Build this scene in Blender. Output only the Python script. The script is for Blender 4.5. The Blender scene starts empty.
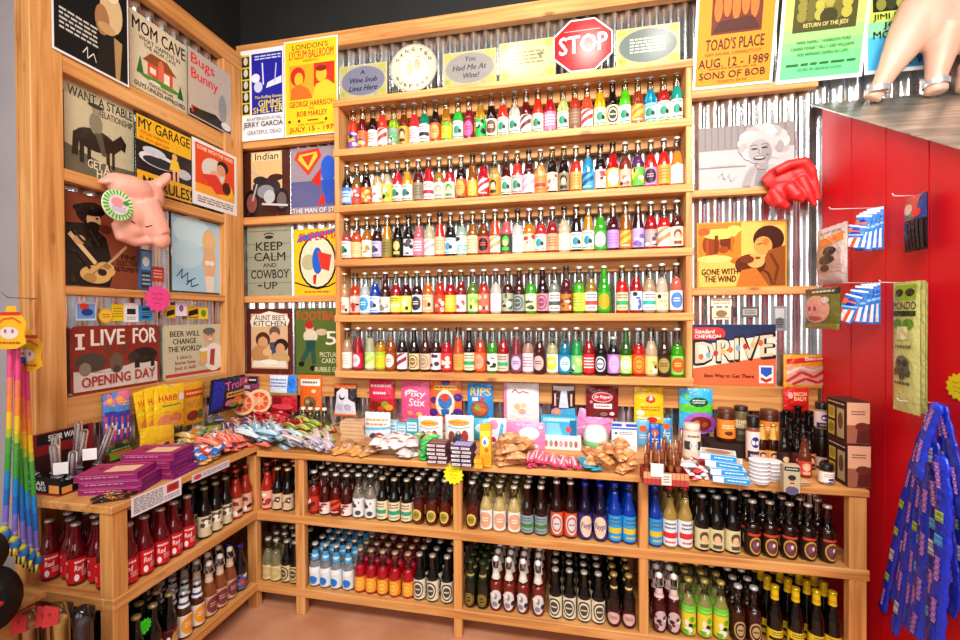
import bpy, bmesh, math, random
from mathutils import Vector, Matrix
PI = math.pi
random.seed(7)
SC = bpy.context.scene
COL = SC.collection

# ------------------------------------------------------------------ camera, world, light, exposure
FPX = 430.0
CAM = Vector((1.9552, -2.3106, 1.41))
RM = Matrix(((0.9799554, 0.1991289, -0.0059090), (0.0040634, 0.0096743, 0.9999449), (-0.1991737, 0.9799257, -0.0086719)))
cam = bpy.data.objects.new('camera', bpy.data.cameras.new('camera'))
COL.objects.link(cam)
cam.data.sensor_width = 36.0
cam.data.lens = FPX / 960.0 * 36.0
cam.data.clip_start = 0.02
rot = Matrix((RM[0], RM[1], -RM[2])).transposed()
cam.matrix_world = Matrix.Translation(CAM) @ rot.to_4x4()
SC.camera = cam

SC.view_settings.view_transform = 'Standard'
SC.view_settings.look = 'None'
SC.view_settings.gamma = 1.0
SC.view_settings.use_curve_mapping = False
SC.view_settings.exposure = 0.0

world = bpy.data.worlds.new('world')
SC.world = world
world.use_nodes = True
world.node_tree.nodes['Background'].inputs[0].default_value = (1.0, 0.96, 0.92, 1)
world.node_tree.nodes['Background'].inputs[1].default_value = 0.33

def area(name, loc, target, sx, sy, power, col=(1, 0.95, 0.88)):
    l = bpy.data.lights.new(name, 'AREA')
    l.shape = 'RECTANGLE'; l.size = sx; l.size_y = sy; l.energy = power; l.color = col
    o = bpy.data.objects.new(name, l); COL.objects.link(o)
    o.location = loc
    o.rotation_euler = (Vector(target) - Vector(loc)).to_track_quat('-Z', 'Y').to_euler()
    return o
area('shop_ceiling_light', (2.3, -2.7, 3.2), (2.0, 0.0, 1.9), 2.6, 0.9, 92).data.spread = 1.95
area('aisle_light', (2.4, -4.4, 1.9), (2.0, -0.3, 1.1), 1.7, 1.2, 33)
area('shop_window_light', (0.6, -4.2, 1.7), (1.8, -0.2, 0.9), 1.4, 1.4, 24)
for i, x in enumerate((0.75, 1.55, 2.12, 2.62)):
    area('track_lamp', (x, -1.25, 3.38), (x * .8 + .3, -0.1, 2.0), 0.14, 0.14, 3.6, (1, 0.93, 0.82))

# ------------------------------------------------------------------ picking points on real surfaces
def ray(x, y):
    return RM.transposed() @ Vector(((x - 480) / FPX, -(y - 320) / FPX, 1.0))
def onY(x, y, wy):
    d = ray(x, y); return CAM + d * ((wy - CAM.y) / d.y)
def onX(x, y, wx):
    d = ray(x, y); return CAM + d * ((wx - CAM.x) / d.x)
def onZ(x, y, wz):
    d = ray(x, y); return CAM + d * ((wz - CAM.z) / d.z)

# ------------------------------------------------------------------ colours
def lin(h, a=1.0):
    if not isinstance(h, str):
        return tuple(h) if len(h) == 4 else (*h, 1.0)
    h = h.lstrip('#')
    if len(h) == 3: h = ''.join(c * 2 for c in h)
    o = []
    for i in (0, 2, 4):
        c = int(h[i:i + 2], 16) / 255
        o.append(c / 12.92 if c <= 0.04045 else ((c + 0.055) / 1.055) ** 2.4)
    return (*o, a)
NAMED = {'black': '15100f', 'dark brown': '4a1d12', 'brown': '80401c', 'amber': 'b9741e', 'golden': 'd9a02c', 'yellow': 'f0d838', 'cream': 'f0e2c4', 'white': 'f4f2f2',
         'tan': 'd0a878', 'peach': 'f2b890', 'orange': 'ee7a28', 'red-orange': 'ee4a28', 'red': 'd81f26', 'dark red': '8a1216', 'maroon': '54121c', 'pink': 'ee8aa8', 'pale pink': 'f0d2d4',
         'purple': '9a68cc', 'lavender': 'c4b4e4', 'dark purple': '3a1838', 'blue': '1a58d0', 'light blue': 'a8cdee', 'teal': '109aa0', 'sky blue': '2f9cdc', 'green': '2aa42c', 'lime': '8ed42c',
         'dark green': '14502a', 'pale green': 'bcd8a8', 'grey': '9a9896', 'dark grey': '44403f', 'olive': '8a7c34', 'mint': 'b8e0d0', 'grey-brown': '85705a'}
def cname(h):
    r = lin(h); r = [c ** 0.4545 for c in r[:3]]
    best = None
    for n, v in NAMED.items():
        q = [c ** 0.4545 for c in lin(v)[:3]]
        d = sum((a - b) ** 2 for a, b in zip(r, q))
        if best is None or d < best[0]: best = (d, n)
    return best[1]
ORD = ['first', 'second', 'third', 'fourth', 'fifth', 'sixth', 'seventh', 'eighth', 'ninth', 'tenth', 'eleventh', 'twelfth', 'thirteenth', 'fourteenth', 'fifteenth', 'sixteenth', 'seventeenth',
       'eighteenth', 'nineteenth', 'twentieth', 'twenty-first', 'twenty-second', 'twenty-third', 'twenty-fourth', 'twenty-fifth', 'twenty-sixth', 'twenty-seventh', 'twenty-eighth', 'twenty-ninth',
       'thirtieth', 'thirty-first', 'thirty-second']

# ------------------------------------------------------------------ materials
def newmat(name):
    m = bpy.data.materials.new(name); m.use_nodes = True
    nt = m.node_tree
    return m, nt, nt.nodes['Principled BSDF']
def node(nt, t, **kw):
    n = nt.nodes.new(t)
    for k, v in kw.items(): setattr(n, k, v)
    return n
def colour_attr_mat(name, rough, spec=0.5, metal=0.0, coat=0.0, bump=0.0, worn=0.0):
    m, nt, b = newmat(name)
    a = node(nt, 'ShaderNodeVertexColor', layer_name='Col')
    nz = node(nt, 'ShaderNodeTexNoise'); nz.inputs['Scale'].default_value = 60; nz.inputs['Detail'].default_value = 3
    tc = node(nt, 'ShaderNodeTexCoord')
    nt.links.new(tc.outputs['Object'], nz.inputs['Vector'])
    mr = node(nt, 'ShaderNodeMapRange'); mr.inputs[3].default_value = 0.92; mr.inputs[4].default_value = 1.06
    nt.links.new(nz.outputs['Fac'], mr.inputs[0])
    mx = node(nt, 'ShaderNodeVectorMath', operation='SCALE')
    nt.links.new(a.outputs['Color'], mx.inputs[0]); nt.links.new(mr.outputs[0], mx.inputs['Scale'])
    src = mx.outputs[0]
    if worn:       # scuffs and age spots of old tin
        w1 = node(nt, 'ShaderNodeTexNoise'); w1.inputs['Scale'].default_value = 22; w1.inputs['Detail'].default_value = 8; w1.inputs['Roughness'].default_value = .7
        nt.links.new(tc.outputs['Object'], w1.inputs['Vector'])
        wr = node(nt, 'ShaderNodeMapRange'); wr.inputs[1].default_value = .56; wr.inputs[2].default_value = .72; wr.inputs[3].default_value = 0; wr.inputs[4].default_value = worn
        nt.links.new(w1.outputs['Fac'], wr.inputs[0])
        wm = node(nt, 'ShaderNodeMix', data_type='RGBA'); wm.inputs[7].default_value = lin('6a5a48')
        nt.links.new(wr.outputs[0], wm.inputs['Factor']); nt.links.new(src, wm.inputs[6]); src = wm.outputs[2]
    nt.links.new(src, b.inputs['Base Color'])
    b.inputs['Roughness'].default_value = rough
    b.inputs['Specular IOR Level'].default_value = spec
    b.inputs['Metallic'].default_value = metal
    b.inputs['Coat Weight'].default_value = coat
    b.inputs['Coat Roughness'].default_value = 0.08
    if bump:
        n2 = node(nt, 'ShaderNodeTexNoise'); n2.inputs['Scale'].default_value = 45; n2.inputs['Detail'].default_value = 2
        nt.links.new(tc.outputs['Object'], n2.inputs['Vector'])
        bp = node(nt, 'ShaderNodeBump'); bp.inputs['Strength'].default_value = bump; bp.inputs['Distance'].default_value = 0.02
        nt.links.new(n2.outputs['Fac'], bp.inputs['Height']); nt.links.new(bp.outputs[0], b.inputs['Normal'])
    return m
PAPER = colour_attr_mat('printed_paper', 0.6, 0.3)
TIN = colour_attr_mat('printed_tin', 0.2, 0.35, worn=0.4)
GLOSSTIN = colour_attr_mat('enamelled_tin', 0.18, 0.4)
FOIL = colour_attr_mat('printed_plastic_film', 0.25, 0.5, bump=0.35)
PLASTIC = colour_attr_mat('moulded_plastic', 0.3, 0.5)
RUBBER = colour_attr_mat('rubber', 0.55, 0.35, bump=0.1)
LABEL = colour_attr_mat('bottle_label_paper', 0.5, 0.35)
CAPM = colour_attr_mat('crown_cap_metal', 0.3, 0.5, metal=0.55)

def wood(axis, dark=1.0):
    m, nt, b = newmat('pine_wood_' + axis)
    tc = node(nt, 'ShaderNodeTexCoord'); oi = node(nt, 'ShaderNodeObjectInfo')
    ad = node(nt, 'ShaderNodeVectorMath', operation='MULTIPLY_ADD')
    ad.inputs[1].default_value = (1, 1, 1)
    cb = node(nt, 'ShaderNodeCombineXYZ')
    mu = node(nt, 'ShaderNodeMath', operation='MULTIPLY'); mu.inputs[1].default_value = 7.3
    nt.links.new(oi.outputs['Random'], mu.inputs[0])
    for i in range(3): nt.links.new(mu.outputs[0], cb.inputs[i])
    nt.links.new(tc.outputs['Object'], ad.inputs[0]); nt.links.new(cb.outputs[0], ad.inputs[2])
    mp = node(nt, 'ShaderNodeMapping')
    s = {'x': (0.9, 16, 16), 'y': (16, 0.9, 16), 'z': (16, 16, 0.9)}[axis]
    mp.inputs['Scale'].default_value = s
    nt.links.new(ad.outputs[0], mp.inputs['Vector'])
    n1 = node(nt, 'ShaderNodeTexNoise'); n1.inputs['Scale'].default_value = 2.2; n1.inputs['Detail'].default_value = 6; n1.inputs['Distortion'].default_value = 0.7
    nt.links.new(mp.outputs[0], n1.inputs['Vector'])
    r = node(nt, 'ShaderNodeValToRGB')
    e = r.color_ramp.elements
    e[0].position = 0.28; e[0].color = lin('ac6832')
    e[1].position = 0.75; e[1].color = lin('e8b074')
    x = r.color_ramp.elements.new(0.5); x.color = lin('d59450')
    nt.links.new(n1.outputs['Fac'], r.inputs[0])
    mp2 = node(nt, 'ShaderNodeMapping')
    s2 = {'x': (3.2, 9, 9), 'y': (9, 3.2, 9), 'z': (9, 9, 3.2)}[axis]
    mp2.inputs['Scale'].default_value = s2
    nt.links.new(ad.outputs[0], mp2.inputs['Vector'])
    v = node(nt, 'ShaderNodeTexVoronoi'); v.inputs['Scale'].default_value = 1.0
    nt.links.new(mp2.outputs[0], v.inputs['Vector'])
    kr = node(nt, 'ShaderNodeMapRange'); kr.inputs[1].default_value = 0.05; kr.inputs[2].default_value = 0.13; kr.inputs[3].default_value = 0.75; kr.inputs[4].default_value = 0.0
    nt.links.new(v.outputs['Distance'], kr.inputs[0])
    mx = node(nt, 'ShaderNodeMix', data_type='RGBA')
    nt.links.new(kr.outputs[0], mx.inputs['Factor']); nt.links.new(r.outputs[0], mx.inputs[6]); mx.inputs[7].default_value = lin('7a3d18')
    nt.links.new(mx.outputs[2], b.inputs['Base Color'])
    b.inputs['Roughness'].default_value = 0.55
    bp = node(nt, 'ShaderNodeBump'); bp.inputs['Strength'].default_value = 0.12; bp.inputs['Distance'].default_value = 0.01
    nt.links.new(n1.outputs['Fac'], bp.inputs['Height']); nt.links.new(bp.outputs[0], b.inputs['Normal'])
    return m
WX, WY, WZ = wood('x'), wood('y'), wood('z')

def noise_mat(name, c0, c1, scale, rough, metal=0.0, bump=0.0, stretch=(1, 1, 1), lo=0.35, hi=0.65):
    m, nt, b = newmat(name)
    tc = node(nt, 'ShaderNodeTexCoord'); mp = node(nt, 'ShaderNodeMapping'); mp.inputs['Scale'].default_value = stretch
    nt.links.new(tc.outputs['Object'], mp.inputs['Vector'])
    n = node(nt, 'ShaderNodeTexNoise'); n.inputs['Scale'].default_value = scale; n.inputs['Detail'].default_value = 6
    nt.links.new(mp.outputs[0], n.inputs['Vector'])
    r = node(nt, 'ShaderNodeValToRGB'); e = r.color_ramp.elements
    e[0].position = lo; e[0].color = lin(c0); e[1].position = hi; e[1].color = lin(c1)
    nt.links.new(n.outputs['Fac'], r.inputs[0]); nt.links.new(r.outputs[0], b.inputs['Base Color'])
    b.inputs['Roughness'].default_value = rough; b.inputs['Metallic'].default_value = metal
    if bump:
        bp = node(nt, 'ShaderNodeBump'); bp.inputs['Strength'].default_value = bump; bp.inputs['Distance'].default_value = 0.01
        nt.links.new(n.outputs['Fac'], bp.inputs['Height']); nt.links.new(bp.outputs[0], b.inputs['Normal'])
    return m
METAL = noise_mat('corrugated_galvanised_steel', 'c4c7cc', 'eceef0', 9, 0.2, 0.95, 0.05)
ROOFM = noise_mat('brushed_roof_tin', '8f8e86', 'd0cdc0', 5, 0.3, 0.8, 0.1, (1, 6, 6))
BLACKP = noise_mat('black_paint', '060606', '0d0d0e', 4, 0.7)
REDP = noise_mat('red_barn_paint', 'dc0a1c', 'e40e20', 3, 0.42, 0.0, 0.06, (3, 3, 0.8))
FLOORM = noise_mat('stained_concrete', 'c48460', 'd49a78', 5, 0.45, 0, 0.03)
PALEW = noise_mat('pale_lilac_paint', 'b0a8ae', 'b8b1b6', 3, 0.6)
CARD = noise_mat('cardboard', '9a6a3c', 'ad7a48', 12, 0.8)

_liq = {}
def liquid(h, tr=0.35):
    k = (h, tr)
    if k not in _liq:
        m, nt, b = newmat('soda_' + h)
        c = lin(h)
        b.inputs['Base Color'].default_value = c
        b.inputs['Roughness'].default_value = 0.06
        b.inputs['IOR'].default_value = 1.4
        b.inputs['Transmission Weight'].default_value = tr
        b.inputs['Coat Weight'].default_value = 0.5; b.inputs['Coat Roughness'].default_value = 0.03
        _liq[k] = m
    return _liq[k]
def clear_glass(name, tint, rough=0.02):
    m, nt, b = newmat(name)
    nt.nodes.remove(b)
    out = [n for n in nt.nodes if n.type == 'OUTPUT_MATERIAL'][0]
    t = node(nt, 'ShaderNodeBsdfTransparent'); t.inputs[0].default_value = lin(tint)
    g = node(nt, 'ShaderNodeBsdfGlossy'); g.inputs['Roughness'].default_value = rough; g.inputs[0].default_value = (1, 1, 1, 1)
    f = node(nt, 'ShaderNodeFresnel'); f.inputs[0].default_value = 1.5
    mx = node(nt, 'ShaderNodeMixShader')
    nt.links.new(f.outputs[0], mx.inputs[0]); nt.links.new(t.outputs[0], mx.inputs[1]); nt.links.new(g.outputs[0], mx.inputs[2])
    nt.links.new(mx.outputs[0], out.inputs[0])
    return m
CLEAR = clear_glass('clear_bottle_glass', 'eef2ee')
FILM = clear_glass('clear_cellophane', 'f4f0ec', 0.12)

# ------------------------------------------------------------------ mesh builder
class MB:
    def __init__(s):
        s.v = []; s.f = []; s.c = []; s.m = []; s.s = []
    def add(s, vs, fs, col=(0.8, 0.8, 0.8, 1), mat=0, smooth=False, M=None):
        o = len(s.v)
        if M is not None: vs = [M @ Vector(v) for v in vs]
        s.v.extend(tuple(v) for v in vs)
        single = isinstance(col, str) or not isinstance(col[0], (tuple, str))
        cc = lin(col) if single else None
        for i, f in enumerate(fs):
            s.f.append(tuple(o + k for k in f)); s.c.append(cc if single else lin(col[i])); s.m.append(mat); s.s.append(smooth)
    def box(s, x0, x1, y0, y1, z0, z1, col='ccc', mat=0, M=None):
        vs = [(x0, y0, z0), (x1, y0, z0), (x1, y1, z0), (x0, y1, z0), (x0, y0, z1), (x1, y0, z1), (x1, y1, z1), (x0, y1, z1)]
        s.add(vs, [(0, 3, 2, 1), (4, 5, 6, 7), (0, 1, 5, 4), (1, 2, 6, 5), (2, 3, 7, 6), (3, 0, 4, 7)], col, mat, False, M)
    def lathe(s, prof, n=18, col='ccc', mat=0, M=None, smooth=True, cols=None):
        """prof: (r, z) from bottom to top; r == 0 closes"""
        vs = []; fs = []; idx = []; fc = []
        for r, z in prof:
            if r <= 1e-6: idx.append([len(vs)]); vs.append((0, 0, z))
            else:
                idx.append(list(range(len(vs), len(vs) + n)))
                vs += [(r * math.sin(2 * PI * k / n), -r * math.cos(2 * PI * k / n), z) for k in range(n)]
        for i, (a, b) in enumerate(zip(idx, idx[1:])):
            for k in range(n):
                k2 = (k + 1) % n
                if len(a) == 1 and len(b) == 1: continue
                if len(a) == 1: f = (a[0], b[k2], b[k])
                elif len(b) == 1: f = (a[k], a[k2], b[0])
                else: f = (a[k], a[k2], b[k2], b[k])
                fs.append(f); fc.append(cols[i] if cols else col)
        s.add(vs, fs, fc if cols else col, mat, smooth, M)
    def tube(s, pts, rad, n=8, col='ccc', mat=0, cols=None, flat=1.0, up=(0, 0, 1), caps=True, smooth=True):
        pts = [Vector(p) for p in pts]
        N = len(pts); rad = rad if isinstance(rad, (list, tuple)) else [rad] * N
        vs = []; fs = []; fc = []
        for i, p in enumerate(pts):
            d = (pts[min(i + 1, N - 1)] - pts[max(i - 1, 0)]).normalized()
            u = Vector(up)
            if abs(d.dot(u)) > 0.97: u = Vector((1, 0, 0)) if abs(d.x) < 0.9 else Vector((0, 1, 0))
            a = d.cross(u).normalized(); b = a.cross(d)
            for k in range(n):
                t = 2 * PI * k / n
                vs.append(p + a * (rad[i] * math.cos(t)) + b * (rad[i] * flat * math.sin(t)))
        for i in range(N - 1):
            for k in range(n):
                k2 = (k + 1) % n
                fs.append((i * n + k, i * n + k2, (i + 1) * n + k2, (i + 1) * n + k)); fc.append(cols[i] if cols else col)
        if caps:
            fs.append(tuple(range(n - 1, -1, -1))); fc.append(cols[0] if cols else col)
            fs.append(tuple(range((N - 1) * n, N * n))); fc.append(cols[-1] if cols else col)
        s.add(vs, fs, fc, mat, smooth)
    def ell(s, c, r, col='ccc', mat=0, n=14, m=9, M=None):
        vs = [(0, 0, -1)]; fs = []
        for i in range(1, m):
            a = -PI / 2 + PI * i / m
            vs += [(math.cos(a) * math.cos(2 * PI * k / n), math.cos(a) * math.sin(2 * PI * k / n), math.sin(a)) for k in range(n)]
        vs.append((0, 0, 1))
        for k in range(n):
            k2 = (k + 1) % n
            fs.append((0, 1 + k2, 1 + k))
            for i in range(m - 2): fs.append((1 + i * n + k, 1 + i * n + k2, 1 + (i + 1) * n + k2, 1 + (i + 1) * n + k))
            fs.append((1 + (m - 2) * n + k, 1 + (m - 2) * n + k2, len(vs) - 1))
        vs = [Vector((x * r[0], y * r[1], z * r[2])) for x, y, z in vs]
        if M is not None: vs = [M @ v for v in vs]
        vs = [v + Vector(c) for v in vs]
        s.add(vs, fs, col, mat, True)
    def prism(s, poly, y0, y1, col='ccc', mat=0, M=None):
        """poly in (x, z), extruded from y0 (front) to y1"""
        n = len(poly)
        vs = [(x, y0, z) for x, z in poly] + [(x, y1, z) for x, z in poly]
        fs = [tuple(range(n)), tuple(range(2 * n - 1, n - 1, -1))] + [(k, k + n, (k + 1) % n + n, (k + 1) % n) for k in range(n)]
        s.add(vs, fs, col, mat, False, M)
    def mesh(s, name, mats):
        me = bpy.data.meshes.new(name)
        me.from_pydata(s.v, [], s.f)
        for m in (mats if isinstance(mats, (list, tuple)) else [mats]): me.materials.append(m)
        me.polygons.foreach_set('material_index', s.m)
        me.polygons.foreach_set('use_smooth', s.s)
        ca = me.color_attributes.new('Col', 'FLOAT_COLOR', 'CORNER')
        buf = []
        for p, c in zip(me.polygons, s.c): buf.extend(c * p.loop_total)
        ca.data.foreach_set('color', buf)
        me.update()
        return me
    def build(s, name, mats, parent=None):
        return link(name, s.mesh(name, mats), parent)
def link(name, me, parent=None):
    o = bpy.data.objects.new(name, me); COL.objects.link(o)
    if parent is not None: o.parent = parent
    return o
ALL_LABELS = {}
def tag(o, label, cat, group=None, kind=None):
    n = len(label.replace(',', ' ').split())
    assert 4 <= n <= 16, (n, label)
    o['label'] = label; o['category'] = cat
    if group: o['group'] = group
    if kind: o['kind'] = kind
    return o
def thing(name, label, cat, loc=(0, 0, 0), rz=0.0, group=None, rx=0.0, ry=0.0):
    o = bpy.data.objects.new(name, None); COL.objects.link(o)
    o.empty_display_size = 0.02
    o.location = loc; o.rotation_euler = (rx, ry, rz)
    return tag(o, label, cat, group)
def struct(name, mb, mats, bevel=0.0):
    o = mb.build(name, mats); o['kind'] = 'structure'
    if bevel: bev(o, bevel)
    return o
def bev(o, w=0.002, seg=1):
    m = o.modifiers.new('edge', 'BEVEL'); m.width = w; m.segments = seg; m.limit_method = 'ANGLE'

# ------------------------------------------------------------------ flat art (printed shapes and lettering) laid on any surface
_txt = {}
def text_tris(s):
    if s in _txt: return _txt[s]
    cu = bpy.data.curves.new('lettering', 'FONT'); cu.body = s; cu.resolution_u = 2; cu.size = 1.0
    ob = bpy.data.objects.new('lettering', cu)
    me = ob.to_mesh()
    me.calc_loop_triangles()
    vs = [(v.co.x, v.co.y) for v in me.vertices]
    tr = [tuple(t.vertices) for t in me.loop_triangles]
    ob.to_mesh_clear(); bpy.data.objects.remove(ob); bpy.data.curves.remove(cu)
    x0 = min(v[0] for v in vs); x1 = max(v[0] for v in vs); y0 = min(v[1] for v in vs); y1 = max(v[1] for v in vs)
    vs = [((x - x0) / max(x1 - x0, 1e-6), (y - y0) / max(y1 - y0, 1e-6)) for x, y in vs]
    _txt[s] = (vs, tr)
    return _txt[s]
def ellpts(cu, cv, ru, rv, n=20, a0=0.0):
    return [(cu + ru * math.cos(2 * PI * k / n + a0), cv + rv * math.sin(2 * PI * k / n + a0)) for k in range(n)]
def starpts(cu, cv, ru, rv, n=14, inner=0.78, a0=0.0):
    return [(cu + ru * (1 if k % 2 == 0 else inner) * math.cos(PI * k / n + a0), cv + rv * (1 if k % 2 == 0 else inner) * math.sin(PI * k / n + a0)) for k in range(2 * n)]
def art_tris(specs):
    """-> list of (tri uv triples, colour, layer)"""
    out = []
    for L, sp in enumerate(specs):
        k = sp[0]; col = lin(sp[-1]) if k != 't' else lin(sp[6])
        if k == 'r':
            u0, v0, u1, v1 = sp[1:5]; polys = [[(u0, v0), (u1, v0), (u1, v1), (u0, v1)]]
        elif k == 'e': polys = [ellpts(*sp[1:5])]
        elif k == 's': polys = ['fan', (sp[1], sp[2]), starpts(sp[1], sp[2], sp[3], sp[4], sp[5])]
        elif k == 'p': polys = [list(sp[1])]
        elif k == 'l':
            u0, v0, u1, v1, n = sp[1:6]; polys = []
            rnd = random.Random(int(u0 * 977 + v1 * 131 + n))
            for i in range(n):
                y = v1 - (v1 - v0) * (i + 0.25) / n; h = (v1 - v0) / n * 0.45
                x = u0
                while x < u1 - 0.01:
                    w = (u1 - u0) * rnd.uniform(0.08, 0.22); xe = min(x + w, u1)
                    polys.append([(x, y - h), (xe, y - h), (xe, y), (x, y)]); x = xe + (u1 - u0) * 0.035
        elif k == 'w':    # line: points, width
            pts, w = sp[1], sp[2]; polys = []
            for (a, b) in zip(pts, pts[1:]):
                d = Vector((b[0] - a[0], b[1] - a[1])); n = Vector((-d.y, d.x)).normalized() * w / 2
                polys.append([(a[0] + n.x, a[1] + n.y), (a[0] - n.x, a[1] - n.y), (b[0] - n.x, b[1] - n.y), (b[0] + n.x, b[1] + n.y)])
        elif k == 't':
            u0, v0, u1, v1 = sp[2:6]; sh = sp[7] if len(sp) > 7 else 0.0; sl = sp[8] if len(sp) > 8 else 0.0
            vs, tr = text_tris(sp[1])
            q = [(u0 + (u1 - u0) * x + sh * y * (v1 - v0), v0 + (v1 - v0) * y + sl * x) for x, y in vs]
            bd = 0.042 * (v1 - v0)
            for dx, dy, dl in ((0, 0, 0), (bd, 0, .3), (bd * .5, bd * .5, .6)):
                for t in tr: out.append((tuple((q[i][0] + dx, q[i][1] + dy) for i in t), col, L + dl))
            continue
        if polys and polys[0] == 'fan':
            c, p = polys[1], polys[2]
            for i in range(len(p)): out.append(((c, p[i], p[(i + 1) % len(p)]), col, L))
            continue
        for p in polys:
            if len(p) > 8 or k == 'p':
                c = (sum(a for a, b in p) / len(p), sum(b for a, b in p) / len(p))
                for i in range(len(p)): out.append(((c, p[i], p[(i + 1) % len(p)]), col, L))
            else:
                for i in range(1, len(p) - 1): out.append(((p[0], p[i], p[i + 1]), col, L))
    return out
def add_art(mb, specs, w, h, surf, lim=None, mat=0, eps=0.00016):
    """surf(u, v, off) -> point; u in 0..1 of w, v in 0..1 of h"""
    for tri, col, L in art_tris(specs):
        st = [tri]
        while st:
            a, b, c = st.pop()
            if lim:
                e = [((p[0] - q[0]) * w) ** 2 + ((p[1] - q[1]) * h) ** 2 for p, q in ((a, b), (b, c), (c, a))]
                k = e.index(max(e))
                if e[k] > lim * lim:
                    p = [a, b, c]; i, j, o = p[k], p[(k + 1) % 3], p[(k + 2) % 3]
                    m = ((i[0] + j[0]) / 2, (i[1] + j[1]) / 2)
                    st.append((i, m, o)); st.append((m, j, o)); continue
            ar = (b[0] - a[0]) * (c[1] - a[1]) - (b[1] - a[1]) * (c[0] - a[0])
            if abs(ar) < 1e-9: continue
            if ar < 0: b, c = c, b
            off = eps * (L + 1)
            mb.add([surf(*a, off), surf(*b, off), surf(*c, off)], [(0, 1, 2)], col, mat)
def art_mesh(name, specs, w, h, surf, mats, lim=None):
    mb = MB(); add_art(mb, specs, w, h, surf, lim); return mb.mesh(name, mats)

# ================================================================== the setting
WTOP = 2.96
def corr_wall(name, axis, a0, a1, z0, z1):
    mb = MB(); per = 0.0677; amp = 0.0085; n = int((a1 - a0) / per * 12)
    vs = []
    for i in range(n + 1):
        a = a0 + (a1 - a0) * i / n
        d = amp * math.cos(2 * PI * a / per) + amp + 0.001      # set back from the plane of the battens
        for z in (z0, z1): vs.append((a, d, z) if axis == 'x' else (-d, a, z))
    fs = [(2 * i, 2 * i + 2, 2 * i + 3, 2 * i + 1) for i in range(n)]
    mb.add(vs, fs, 'ccc', 0, True)
    return struct(name, mb, METAL)
corr_wall('wall_back', 'x', -0.02, 5.2, 0.0, WTOP + 0.05)
corr_wall('wall_left', 'y', -1.1, 0.02, 0.0, WTOP + 0.05)
mb = MB(); mb.box(-4, 7, -6, 0.3, -0.05, 0.0); struct('floor', mb, FLOORM)
mb = MB(); mb.box(-4, 7, -3.2, 0.3, 3.45, 3.5); struct('ceiling', mb, BLACKP)
mb = MB(); mb.box(-0.3, 5, 0.03, 0.08, 0, 3.45); struct('wall_rear', mb, BLACKP)
mb = MB(); mb.box(-0.08, -0.03, -0.89, 0.03, 0, 3.45); struct('wall_side', mb, BLACKP)
mb = MB(); mb.box(-3.5, -0.03, -0.95, -0.9, 0, 3.45); struct('wall_lilac', mb, PALEW)
TR = [0]
def trim(x0, x1, y0, y1, z0, z1, m, name='trim'):
    TR[0] += 1
    mb = MB(); mb.box(x0, x1, y0, y1, z0, z1)
    return struct('%s_%d' % (name, TR[0]), mb, m, 0.0025)
# battens on the back wall
trim(0.0, 3.14, -0.045, 0.0, 2.965, 3.05, WX)
for zt, zb, zl in ((2.478, 2.43, 0), (2.508, 2.466, 1), (2.015, 1.97, 0), (2.018, 1.985, 1), (1.54, 1.5, 0), (1.542, 1.505, 1)):
    trim(*((0.0, 0.70) if not zl else (2.53, 3.098)), -0.04, 0.0, zb, zt, WX)
trim(0.0, 3.098, -0.04, 0.0, 0.949, 1.066, WX)
# battens on the left wall
trim(0.0, 0.045, -1.09, 0.0, 2.89, 2.985, WY)
for zb, zt in ((2.37, 2.458), (1.948, 1.996), (1.504, 1.538), (0.977, 1.097)):
    trim(0.0, 0.04, -0.99, -0.19, zb, zt, WY)
trim(0.0, 0.042, -0.19, -0.045, 0.0, 2.89, WZ)          # corner post
trim(-0.03, 0.043, -1.095, -0.99, 0.0, 3.2, WZ)          # end post
# red shed wall with its sloping tin roof
XR = 3.102
def roofz(y): return 2.396 + 0.64 * y
mb = MB()
yy = 0.0
ed = [-0.074, -0.268, -0.463, -0.656, -0.85, -1.045, -1.24]
for a, b in zip(ed, ed[1:]):
    g = 0.003
    vs = []
    for x in (XR, XR + .023):
        for y in (a - g, b + g):
            vs += [(x, y, 0), (x, y, roofz(y))]
    # 0: front a bottom,1 a top,2 b bottom,3 b top, 4.. back
    mb.add(vs, [(0, 1, 3, 2), (4, 6, 7, 5), (0, 4, 5, 1), (2, 3, 7, 6), (1, 5, 7, 3)], 'd11', 0)
mb.box(XR + .008, XR + .023, -1.24, -0.05, 0, 1.6)
mb.add([(XR + .005, -.05, 0), (XR + .005, -1.24, 0), (XR + .005, -1.24, roofz(-1.24)), (XR + .005, -.05, roofz(-.05))], [(0, 1, 2, 3)], 'd11', 0)
struct('wall_red', mb, REDP)
mb = MB()
n = 60
vs = []
for i in range(n + 1):
    x = XR - .02 + i * 0.03
    d = 0.004 * math.sin(i * 1.1)
    for y in (0.0, -1.25): vs.append((x, y, roofz(y) + 0.006 + d * 0.3)); vs.append((x, y, roofz(y) + 0.0015))
fs = []
for i in range(n):
    a, b = 4 * i, 4 * i + 4
    fs += [(a, a + 2, b + 2, b), (a + 1, b + 1, b + 3, a + 3), (a + 2, a + 3, b + 3, b + 2)]
fs.append((0, 1, 3, 2))
mb.add(vs, fs, 'ccc', 0, False)
struct('roof_tin', mb, ROOFM)

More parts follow.
